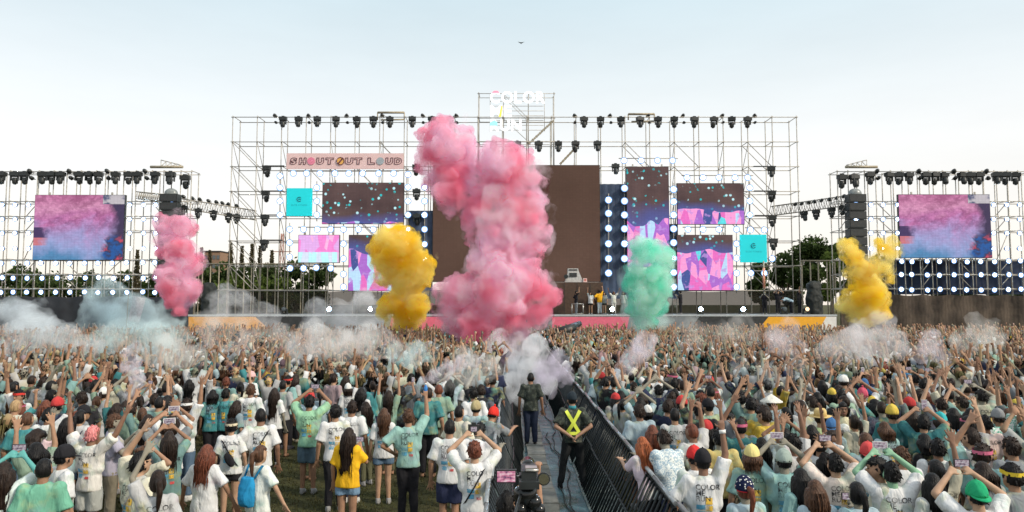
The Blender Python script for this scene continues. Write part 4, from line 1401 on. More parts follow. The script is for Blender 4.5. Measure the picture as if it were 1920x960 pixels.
def make_template(L, Rr, legs="stand", build="m", lean=0.0, fine=True, open_l=True, open_r=True, bend=0.0):
    """one posed figure: skin, shirt, long trousers, shorts; facing +Y, standing on z = 0, 1.68 m tall"""
    T = Tpl()
    fem = build == "f"
    sw = 0.155 if fem else 0.182
    hw = 0.165 if fem else 0.158
    lk = LEGS[legs]
    Rl = Matrix.Rotation(-lean, 3, 'X')

    def up(p):   # upper body tilts about the hips
        p = Vector(p)
        return Rl @ (p - Vector((0, 0, 0.92))) + Vector((0, 0, 0.92))
    head_c = up((0, 0.025, 1.555))
    b = MB()
    rot = Matrix.Rotation(-lean, 3, 'X')
    b.ball(head_c, HEADR, 14, 12, rot=rot)
    b.ball(head_c + rot @ Vector((0, 0.028, -0.052)), (0.058, 0.066, 0.072), 12, 9)            # jaw
    b.ball(head_c + rot @ Vector((0, 0.103, -0.022)), (0.014, 0.020, 0.022), 8, 6)           # nose
    b.ball(head_c + rot @ Vector((0, 0.086, 0.030)), (0.05, 0.016, 0.012), 8, 6)             # brow
    for s in (-1, 1):
        b.ball(head_c + rot @ Vector((s * 0.080, -0.008, -0.012)), (0.012, 0.022, 0.034), 8, 6)  # ears
    b.capsule(up((0, -0.012, 1.38)), head_c + Vector((0, -0.02, -0.05)), 0.058 if not fem else 0.05, 0.052 if not fem else 0.045)
    # torso
    tor = [(0, 0, .84, hw * .95, .105), (0, 0, .93, hw, .11), (0, 0, 1.05, .13, .092), (0, 0, 1.2, .15, .10), (0, -.005, 1.32, sw * .92, .092), (0, -.01, 1.40, .09, .06)]
    vs0 = len(b.v)
    b.loft(tor, 14)
    b.v[vs0:] = [tuple(up(p)) for p in b.v[vs0:]]
    T.sh = {}; T.wr = {}; T.el = {}; T.hd = {}
    k = 0.94 if fem else 1.0
    for s, st in ((-1, L), (1, Rr)):
        sh = up((s * sw, -0.01, 1.365))
        e0, w0 = ARMS[st]
        el = sh + Vector((s * e0[0], e0[1], e0[2])) * k
        wr = sh + Vector((s * w0[0], w0[1], w0[2])) * k
        ra = 0.042 if fem else 0.05
        b.capsule(sh, el, ra, ra * 0.8); b.capsule(el, wr, ra * 0.82, ra * 0.56)
        d = (wr - el).normalized()
        T.sh[s], T.el[s], T.wr[s], T.hd[s] = sh, el, wr, d
        ref = Vector((1, 0, 0)) if abs(d.x) < 0.8 else Vector((0, 1, 0))
        add_hand(b, wr, d, ref, s, open_r if s > 0 else open_l)
    for s, (kn, an) in ((-1, lk[:2]), (1, lk[2:])):
        hp = Vector((s * 0.085, 0, 0.88)); kn = Vector(kn); an = Vector(an)
        b.capsule(hp, kn, 0.088 if fem else 0.085, 0.055); b.capsule(kn, an, 0.056, 0.036)
        b.capsule(an + Vector((0, -0.01, -0.04)), an + Vector((0, 0.13, -0.055)), 0.036, 0.03)
    T.body = remesh(b, "body", 0.0105 if fine else 0.018, 1, ratio=0.30 if fine else 0.42, mats=[M_SKIN])
    # shirt
    sm = MB()
    lo = 0.80
    rings = [(0, 0, lo, hw + .028, .135), (0, 0, .90, hw + .022, .130), (0, 0, 1.03, hw + .002, .118), (0, 0, 1.18, .172 if fem else .188, .122), (0, -.005, 1.31, sw + .012, .108), (0, -.01, 1.385, .125, .080), (0, -.01, 1.425, .072, .066)]
    vs0 = len(sm.v); sm.loft(rings, 18)
    sm.v[vs0:] = [tuple(up(p)) for p in sm.v[vs0:]]
    for s in (-1, 1):
        end = T.sh[s].lerp(T.el[s], 0.86)
        st = T.sh[s] - (T.el[s] - T.sh[s]).normalized() * 0.02 + Vector((-s * 0.03, 0, -0.01))
        sm.tube(st, end, 0.080, 0.083 if not fem else 0.074, n=12)
        sm.ball(T.sh[s] + Vector((-s * .012, 0, -.01)), 0.078, 10, 7)
        sm.capsule(T.sh[s] + Vector((-s * .03, 0, -.06)), up((s * sw * .72, 0, 1.12)), 0.075, 0.085, n=9)
    T.shirt = remesh(sm, "shirt", 0.017, 3, ratio=0.5, displace=[(FOLD2, 0.045, 0.5)], mats=[M_SHIRT])
    # trousers and shorts
    T.low = {}
    for kind, cut in (("trousers", 1.0), ("shorts", 0.0)):
        pm = MB()
        pm.loft([(0, 0, .80, hw + .012, .118), (0, 0, .90, hw + .014, .122), (0, 0, 1.0, hw - .012, .108)], 14)
        for s, (kn, an) in ((-1, lk[:2]), (1, lk[2:])):
            hp = Vector((s * 0.082, 0, 0.86)); kn = Vector(kn); an = Vector(an)
            if cut:
                pm.tube(hp, kn, 0.105, 0.076, n=10); pm.ball(kn, 0.075, 9, 6); pm.tube(kn, an + Vector((0, 0, .01)), 0.076, 0.062, n=10)
            else:
                pm.tube(hp, hp.lerp(kn, 0.42 if fem else 0.85), 0.104, 0.105 if fem else 0.10, n=10)
        T.low[kind] = remesh(pm, kind, 0.02, 2, ratio=0.5, displace=[(FOLD2, 0.03, 0.5)], mats=[M_CLOTH])
    # shoes
    shm = MB()
    T.shoe_at = [Vector(lk[1]), Vector(lk[3])]
    T.head = head_c; T.rot = rot; T.fem = fem; T.up = up; T.legs = legs
    # back print, laid on the shirt
    bvh = BVHTree.FromPolygons([v.co for v in T.shirt.vertices], [tuple(p.vertices) for p in T.shirt.polygons])

    def lay(x, z, off=0.006):
        p0 = up((x, 0, z)) + Vector((0, -0.6, 0))
        hit = bvh.ray_cast(p0, Vector((0, 1, 0)), 1.0)
        return (hit[0] + Vector((0, -off, 0))) if hit[0] is not None else up((x, -0.14, z))
    pm = MB()

    def quad(x0, z0, x1, z1, m, nx=3, nz=3):
        vs_ = [lay(x0 + (x1 - x0) * i / nx, z0 + (z1 - z0) * j / nz) for j in range(nz + 1) for i in range(nx + 1)]
        fs = [(j * (nx + 1) + i, j * (nx + 1) + i + 1, (j + 1) * (nx + 1) + i + 1, (j + 1) * (nx + 1) + i) for j in range(nz) for i in range(nx)]
        pm.add(vs_, fs, m)
    for li, wd in enumerate(("COLOR", "ME", "RUN")):
        me = TXT[wd]
        zt = 1.285 - li * 0.06
        for p in me.polygons:
            pm.add([lay(-0.105 + me.vertices[i].co.x * 0.062, zt + me.vertices[i].co.y * 0.062) for i in p.vertices], [tuple(range(len(p.vertices)))], 0)
    quad(0.0, 1.13, 0.075, 1.20, 1); quad(-0.10, 1.075, -0.005, 1.125, 2); quad(0.005, 1.06, 0.075, 1.115, 1)
    quad(-0.09, 1.00, -0.01, 1.055, 2); quad(0.02, 0.985, 0.08, 1.02, 3)
    T.print = pm.mesh("back_print", [M_INKB, M_PY, M_PB, M_PR])
    return T


TXT = {w: text_mesh(w, 1.25, 0.0, 0.02) for w in ("COLOR", "ME", "RUN")}


# ---------------------------------------------------------------- hair and headgear, in head space (head centre at the origin, face towards +Y)
def hair_cap(hairline=0.03, inflate=1.13, jitter=0.03, seed=0, low=-0.06):
    """hair hugging the skull, tucked away over the face"""
    rnd_ = random.Random(seed)
    nu, nv = 26, 18
    vs_, fs = [], []
    for j in range(nv + 1):
        ph = -math.pi / 2 + math.pi * j / nv
        for i in range(nu):
            t_ = 2 * math.pi * i / nu
            d = Vector((math.cos(ph) * math.cos(t_), math.cos(ph) * math.sin(t_), math.sin(ph)))
            p = Vector((d.x * HEADR[0], d.y * HEADR[1], d.z * HEADR[2]))
            face = p.y > -0.01 and p.z < hairline + 0.25 * max(0, 0.06 - p.y)
            under = p.z < low - (0.02 if p.y < -0.03 else 0)
            k = inflate + rnd_.uniform(-jitter, jitter)
            if face: k = 0.90
            if under: k = 0.85
            vs_.append(p * k)
    for j in range(nv):
        for i in range(nu):
            fs.append((j * nu + i, j * nu + (i + 1) % nu, (j + 1) * nu + (i + 1) % nu, (j + 1) * nu + i))
    return vs_, fs


def hair_mesh(style, seed=0):
    rnd_ = random.Random(seed + 5)
    mb = MB()
    if style in ("short", "crop", "tuft"):
        vs_, fs = hair_cap(0.045, {"short": 1.16, "crop": 1.08, "tuft": 1.22}[style], {"short": .04, "crop": .015, "tuft": .08}[style], seed, -0.045)
        mb.add(vs_, fs, 0, True)
        if style != "crop":
            for q in range(110):
                v = Vector((rnd_.gauss(0, 1), rnd_.gauss(0, 1) - .35, rnd_.gauss(0, 1) + .5)).normalized()
                if (v.y > 0.25 and v.z < 0.35) or v.z < -0.35: continue
                p = Vector((v.x * HEADR[0], v.y * HEADR[1], v.z * HEADR[2])) * 1.06
                tip = p * rnd_.uniform(1.10, 1.24) + Vector((rnd_.uniform(-.02, .02), rnd_.uniform(-.02, .02), -0.028 if v.z < 0.55 else 0.0))
                mb.tube(p, tip, .017, .003, n=4, caps=False)
        return mb.mesh("hair", [M_HAIR])
    vs_, fs = hair_cap(0.05, 1.17, 0.03, seed, -0.07)
    mb.add(vs_, fs, 0, True)
    if style in ("long", "verylong", "bob", "wavy"):
        Ln = {"long": 0.40, "verylong": 0.56, "bob": 0.17, "wavy": 0.44}[style]
        n = 15
        strands = []
        for i in range(n):
            a_ = math.pi + math.pi * (i / (n - 1)) * 1.18 - 0.28     # round the back from ear to ear
            p0 = Vector((math.cos(a_) * .082, math.sin(a_) * .098, 0.02))
            l_ = Ln * rnd_.uniform(0.85, 1.05) * (0.78 if i in (0, n - 1) else 1.0)
            pts = [p0]
            for k in range(1, 6):
                f = k / 5
                w = 1.22 + 0.32 * math.sin(min(1, f * 1.3) * 1.7) - 0.35 * f
                bx_ = math.cos(a_) * .082 * w; by_ = math.sin(a_) * .098 * (1.15 + 0.25 * f) - 0.02 * f
                if style == "wavy": bx_ += 0.018 * math.sin(f * 9 + i)
                by_ = min(by_, -0.10 * f - 0.01) if f > 0.45 and math.sin(a_) < -0.2 else by_ - 0.05 * f
                pts.append(Vector((bx_ + rnd_.uniform(-.006, .006), by_, 0.02 - l_ * f)))
            strands.append(pts)
        for i in range(n):
            for k in range(5):
                r0 = 0.027 - 0.003 * k; r1 = 0.027 - 0.003 * (k + 1)
                mb.capsule(strands[i][k], strands[i][k + 1], r0, max(0.006, r1), n=6)
            if i:
                for k in range(5):
                    m0 = (strands[i][k] + strands[i - 1][k]) / 2; m1 = (strands[i][k + 1] + strands[i - 1][k + 1]) / 2
                    mb.tube(m0, m1, 0.018, 0.014, n=5)
        me = remesh(mb, "hair", 0.014, 2, ratio=0.4, mats=[M_HAIR])
        bm = bmesh.new(); bm.from_mesh(me)
        for i in range(n):                      # loose locks lying over the smooth fall of hair
            for rep in range(4):
                k0 = rnd_.randrange(0, 3); off_ = Vector((rnd_.uniform(-.014, .014), rnd_.uniform(-.022, -.004), 0))
                q_ = [strands[i][k] * 1.0 + off_ + Vector((math.cos(math.pi + i) * .0, -.014, 0)) for k in range(k0, 6)]
                q_[-1] = q_[-1] + Vector((rnd_.uniform(-.02, .02), rnd_.uniform(-.01, .01), -rnd_.uniform(.01, .07)))
                ring = None
                for j_, c_ in enumerate(q_):
                    r_ = .011 * (1 - j_ / (len(q_) - 1)) + .0015
                    new = [bm.verts.new(c_ + Vector((math.cos(a__) * r_, math.sin(a__) * r_, 0))) for a__ in (0, 2.1, 4.2)]
                    if ring:
                        for a__ in range(3):
                            bm.faces.new((ring[a__], ring[(a__ + 1) % 3], new[(a__ + 1) % 3], new[a__]))
                    ring = new
        bm.to_mesh(me); bm.free()
        me.polygons.foreach_set("use_smooth", [True] * len(me.polygons))
        return me
    if style == "ponytail":
        pts = [Vector((0, -.10, .05)), Vector((0.01, -.16, .03)), Vector((0.02, -.175, -.08)), Vector((0.01, -.16, -.20)), Vector((0, -.14, -.30))]
        for k, r in zip(range(4), (.028, .036, .034, .026)):
            mb.capsule(pts[k], pts[k + 1], r, (.036, .034, .026, .008)[k], n=8)
        return remesh(mb, "hair", 0.012, 2, ratio=0.4, mats=[M_HAIR])
    if style == "bun":
        mb.ball((0, -.09, .085), (.05, .05, .045), 10, 7)
        mb.ball((0.02, -.11, .10), (.03, .03, .03), 8, 6)
        return remesh(mb, "hair", 0.012, 2, ratio=0.4, mats=[M_HAIR])
    if style == "afro":
        mb = MB()
        for q in range(46):
            v = Vector((rnd_.gauss(0, 1), rnd_.gauss(0, 1) - .5, rnd_.gauss(0, 1) + .5)).normalized()
            if v.y > 0.3 and v.z < 0.35: continue
            mb.ball(Vector((v.x * .10, v.y * .12 - .01, v.z * .13 + .01)), rnd_.uniform(.04, .06), 7, 5)
        return remesh(mb, "hair", 0.016, 1, ratio=0.4, mats=[M_HAIR])


HAIR = {}
for st in ("short", "crop", "tuft", "long", "verylong", "bob", "wavy", "ponytail", "bun", "afro"):
    HAIR[st] = [hair_mesh(st, k) for k in range(2 if st in ("short", "long") else 1)]


def cap_mesh(kind):
    mb = MB()
    if kind == "cap" or kind == "capback" or kind == "beanie" or kind == "bandana":
        nu, nv = 22, 9
        vs_, fs = [], []
        for j in range(nv + 1):
            ph = (-0.10 if kind != "beanie" else -0.3) + (math.pi / 2 + 0.10) * j / nv
            for i in range(nu):
                t_ = 2 * math.pi * i / nu
                k = 1.24 + (0.03 if kind == "beanie" else 0)
                z = math.sin(ph) * HEADR[2] * 1.16 + 0.022
                vs_.append((math.cos(ph) * math.cos(t_) * HEADR[0] * k, math.cos(ph) * math.sin(t_) * HEADR[1] * k * .98 - .004, z))
        for j in range(nv):
            for i in range(nu):
                fs.append((j * nu + i, j * nu + (i + 1) % nu, (j + 1) * nu + (i + 1) % nu, (j + 1) * nu + i))
        fs.append(tuple(reversed(range(nu))))
        mb.add(vs_, fs, 0, True)
        if kind in ("cap", "capback"):
            s = 1 if kind == "cap" else -1
            pts = []
            for i in range(9):
                t_ = math.pi * (i / 8)
                pts.append((math.cos(t_) * .088, s * (.055 + math.sin(t_) * .125), .012 - .028 * math.sin(t_)))
            vs_ = pts + [(x, y, z + .008) for x, y, z in pts]
            mb.add(vs_, [tuple(reversed(range(9))), tuple(range(9, 18))] + [(i, i + 1, 10 + i, 9 + i) for i in range(8)], 0, True)
            mb.ball((0, 0, .16), .010, 6, 4)
        if kind == "beanie":
            mb.ball((0, -.01, .175), .022, 8, 6)
    elif kind == "straw":
        mb.loft([(0, 0, .030, .185, .20), (0, 0, .042, .187, .203)], 26)
        mb.loft([(0, 0, .036, .100, .118), (0, 0, .12, .092, .108), (0, 0, .155, .075, .09), (0, 0, .148, .03, .06)], 22)
    elif kind == "cone":
        mb.loft([(0, 0, .01, .20, .20), (0, 0, .022, .20, .20), (0, 0, .15, .015, .015)], 26)
    elif kind == "band":
        n = 24
        for rr, z0, z1 in ((1.22, .022, .062),):
            vs_ = []
            for z in (z0, z1):
                for i in range(n):
                    t_ = 2 * math.pi * i / n
                    vs_.append((math.cos(t_) * HEADR[0] * rr, math.sin(t_) * HEADR[1] * rr, z + (0.012 if math.sin(t_) > 0 else 0)))
            mb.add(vs_, [(i, (i + 1) % n, n + (i + 1) % n, n + i) for i in range(n)], 0, True)
    me = mb.mesh(kind, [M_CLOTH])
    return me


CAPS = {k: cap_mesh(k) for k in ("cap", "capback", "beanie", "bandana", "straw", "cone", "band")}
CAPNAME = {"cap": "cap", "capback": "cap", "beanie": "beanie", "bandana": "bandana", "straw": "straw_hat", "cone": "pointed_hat", "band": "headband"}
SHOE = MB().loft([(0, .045, 0, .045, .125), (0, .045, .03, .047, .13), (0, .03, .06, .042, .105), (0, -.02, .10, .036, .055)], 12).mesh("shoe", [M_CLOTH])

POSES = {}


def pose(key, *a, **k):
    POSES[key] = (a, k, None)


for g_ in ("m", "f"):
    pose("rest_" + g_, "down", "down", "stand", g_)
    pose("rup_" + g_, "down", "up", "stand", g_)
    pose("lup_" + g_, "upin", "down", "stand", g_)
    pose("vee_" + g_, "upv", "upv", "stand", g_)
    pose("both_" + g_, "up", "up", "stand", g_)
    pose("clap_" + g_, "clap", "clap", "stand", g_)
    pose("phone_" + g_, "phone", "phone", "stand", g_, open_l=False, open_r=False)
    pose("fist_" + g_, "hip", "fist", "stand", g_, open_r=False)
pose("bent_f", "down", "head", "stand", "f")
pose("wave_f", "wave", "bent", "stand", "f")
pose("face_f", "down", "face", "stand", "f", open_r=False)
pose("face_m", "face", "face", "stand", "m", open_l=False, open_r=False)
pose("walk_f", "side", "side", "walk", "f")
pose("walk_m", "side", "down", "walk", "m")
pose("guard", "back", "back", "wide", "m", open_l=False, open_r=False)
pose("lean_m", "fwd", "fwd", "stand", "m", lean=0.35)
pose("lean_f", "fwd", "fwd", "stand", "f", lean=0.3)
pose("hip_f", "hip", "down", "stand", "f")
pose("stoop_m", "fwd", "fwd", "wide", "m", lean=1.15)
pose("rupfist_m", "side", "up", "stand", "m", open_r=False)


def T_(key):
    a, k, t_ = POSES[key]
    if t_ is None:
        t_ = make_template(*a, **k)
        POSES[key] = (a, k, t_)
    return t_


SKINS = [(0.34, 0.195, 0.125), (0.26, 0.145, 0.09), (0.40, 0.25, 0.165), (0.21, 0.115, 0.075), (0.32, 0.185, 0.115), (0.23, 0.21, 0.165)]
HAIRC = {"black": (0.005, 0.0045, 0.005), "dark brown": (0.018, 0.010, 0.007), "brown": (0.075, 0.036, 0.020), "red-brown": (0.13, 0.040, 0.022), "ginger": (0.30, 0.085, 0.03), "blonde": (0.34, 0.23, 0.12), "pink": (0.62, 0.22, 0.22), "grey-green": (0.16, 0.20, 0.18)}


def plain_words(s_):
    for a_, b_ in (("woman", "person"), ("man", "person"), ("redhead", "red-haired person"), ("his ", "the "), ("her ", "the ")):
        s_ = " ".join((b_.strip() + w[len(a_.strip()):]) if w == a_.strip() or w in (a_.strip() + ",", ) else w for w in s_.split(" "))
    return s_


def person(label, loc, pose_key, yaw=0.0, height=1.68, skin=None, hair="short", haircol="black", shirt=(0.78, 0.78, 0.76), shirtcol_plain=False, low="trousers", lowcol=(0.03, 0.03, 0.035),
           hat=None, hatcol=(0.5, 0.1, 0.1), print_=True, shoes=True, group=None, face=False, head_yaw=0.0, shoecol=(0.25, 0.25, 0.26), rnd_=random, cat="person", shirtmat=None):
    T = T_(pose_key)
    root = empty("person", loc, yaw)
    s = height / 1.68
    root.scale = (s, s, s)
    skin = skin or rnd_.choice(SKINS)
    b = link("body", T.body, root); b.color = (*skin, 1)
    sh = link("shirt", T.shirt, root); sh.color = (*shirt, 1)
    if shirtcol_plain or shirtmat is not None:
        # this shirt wears another cloth than the powdered cotton
        sh.material_slots[0].link = 'OBJECT'; sh.material_slots[0].material = shirtmat or M_CLOTH
    if print_:
        link("back_print", T.print, sh)
    lw = link(low if low != "skirt" else "shorts", T.low["trousers" if low == "trousers" else "shorts"], root); lw.color = (*lowcol, 1)
    hm = HAIR[hair]; hmesh = hm[rnd_.randrange(len(hm))]
    hq = (T.rot.to_4x4() @ Matrix.Rotation(head_yaw, 4, 'Z')).to_euler()
    if hair:
        h = link("hair", hmesh, root, T.head, hq)
        hc = HAIRC[haircol]; h.color = (*hc, 1)
        if hat in ("cap", "capback", "beanie", "bandana", "straw", "cone"):
            h.scale = (0.97, 0.97, 0.90)
    if hat:
        c = link(CAPNAME[hat], CAPS[hat], root, T.head, hq); c.color = (*hatcol, 1)
    if shoes:
        for p in T.shoe_at:
            f = link("shoe", SHOE, root, (p.x, p.y, max(0, p.z - 0.08))); f.color = (*shoecol, 1)
    if face:
        for sx in (-1, 1):
            e = MB().ball((sx * .031, .083, .008), (.013, .012, .0065), 8, 6).build("eye", M_EYE, root, T.head, hq)
            e2 = MB().box((sx * .032, .094, .032), (.036, .008, .006)).build("eyebrow", M_EYE, root, T.head, hq)
        MB().ball((0, .086, -.062), (.022, .012, .007), 8, 6).build("mouth", M_LIP, root, T.head, hq)
    tag(root, plain_words(label), cat, group)
    return root, T, s


def spot(px, py, h):
    """ground spot of somebody of height h whose head top is seen at that pixel"""
    p = at_z(px, py, h)
    return Vector((p.x, p.y, 0))


M_PHONE = pmat("phone_shell", (0.02, 0.02, 0.022), 0.3)
M_PHONEW = pmat("white_phone_shell", (0.7, 0.7, 0.7), 0.3)
t = NT("phone_screen")
g_ = t.n("TexCoord").outputs["Generated"]
nz = t.n("TexNoise", {"Vector": g_, "Scale": 4.0, "Detail": 3.0})
cc = t.ramp(nz.outputs[0], [(0.35, (0.10, 0.12, 0.16)), (0.5, (0.55, 0.40, 0.48)), (0.65, (0.75, 0.78, 0.80))])
M_PSCREEN = t.surf(t.n("Emission", {"Color": cc, "Strength": 0.42}))


def phone(root, T, s, label, white=False, hands=(1,), landscape=True, size=1.0):
    """a phone held in the hand or between both hands, its screen towards its owner"""
    ps = [T.wr[h] + T.hd[h] * 0.11 for h in hands]
    p = sum(ps, Vector()) / len(ps) + Vector((0, 0.035, 0.03))
    w = root.matrix_basis @ p
    o = empty("phone", w, root.rotation_euler.z)
    W, H = (0.16, 0.08) if landscape else (0.08, 0.16)
    W *= size * s; H *= size * s
    MB().box((0, 0, 0), (W, 0.011, H)).build("shell", M_PHONEW if white else M_PHONE, o)
    MB().box((0, -0.0075, 0), (W * .86, 0.003, H * .84)).build("display", M_PSCREEN, o)
    tag(o, label, "phone", "phones held up in the crowd")
    return o


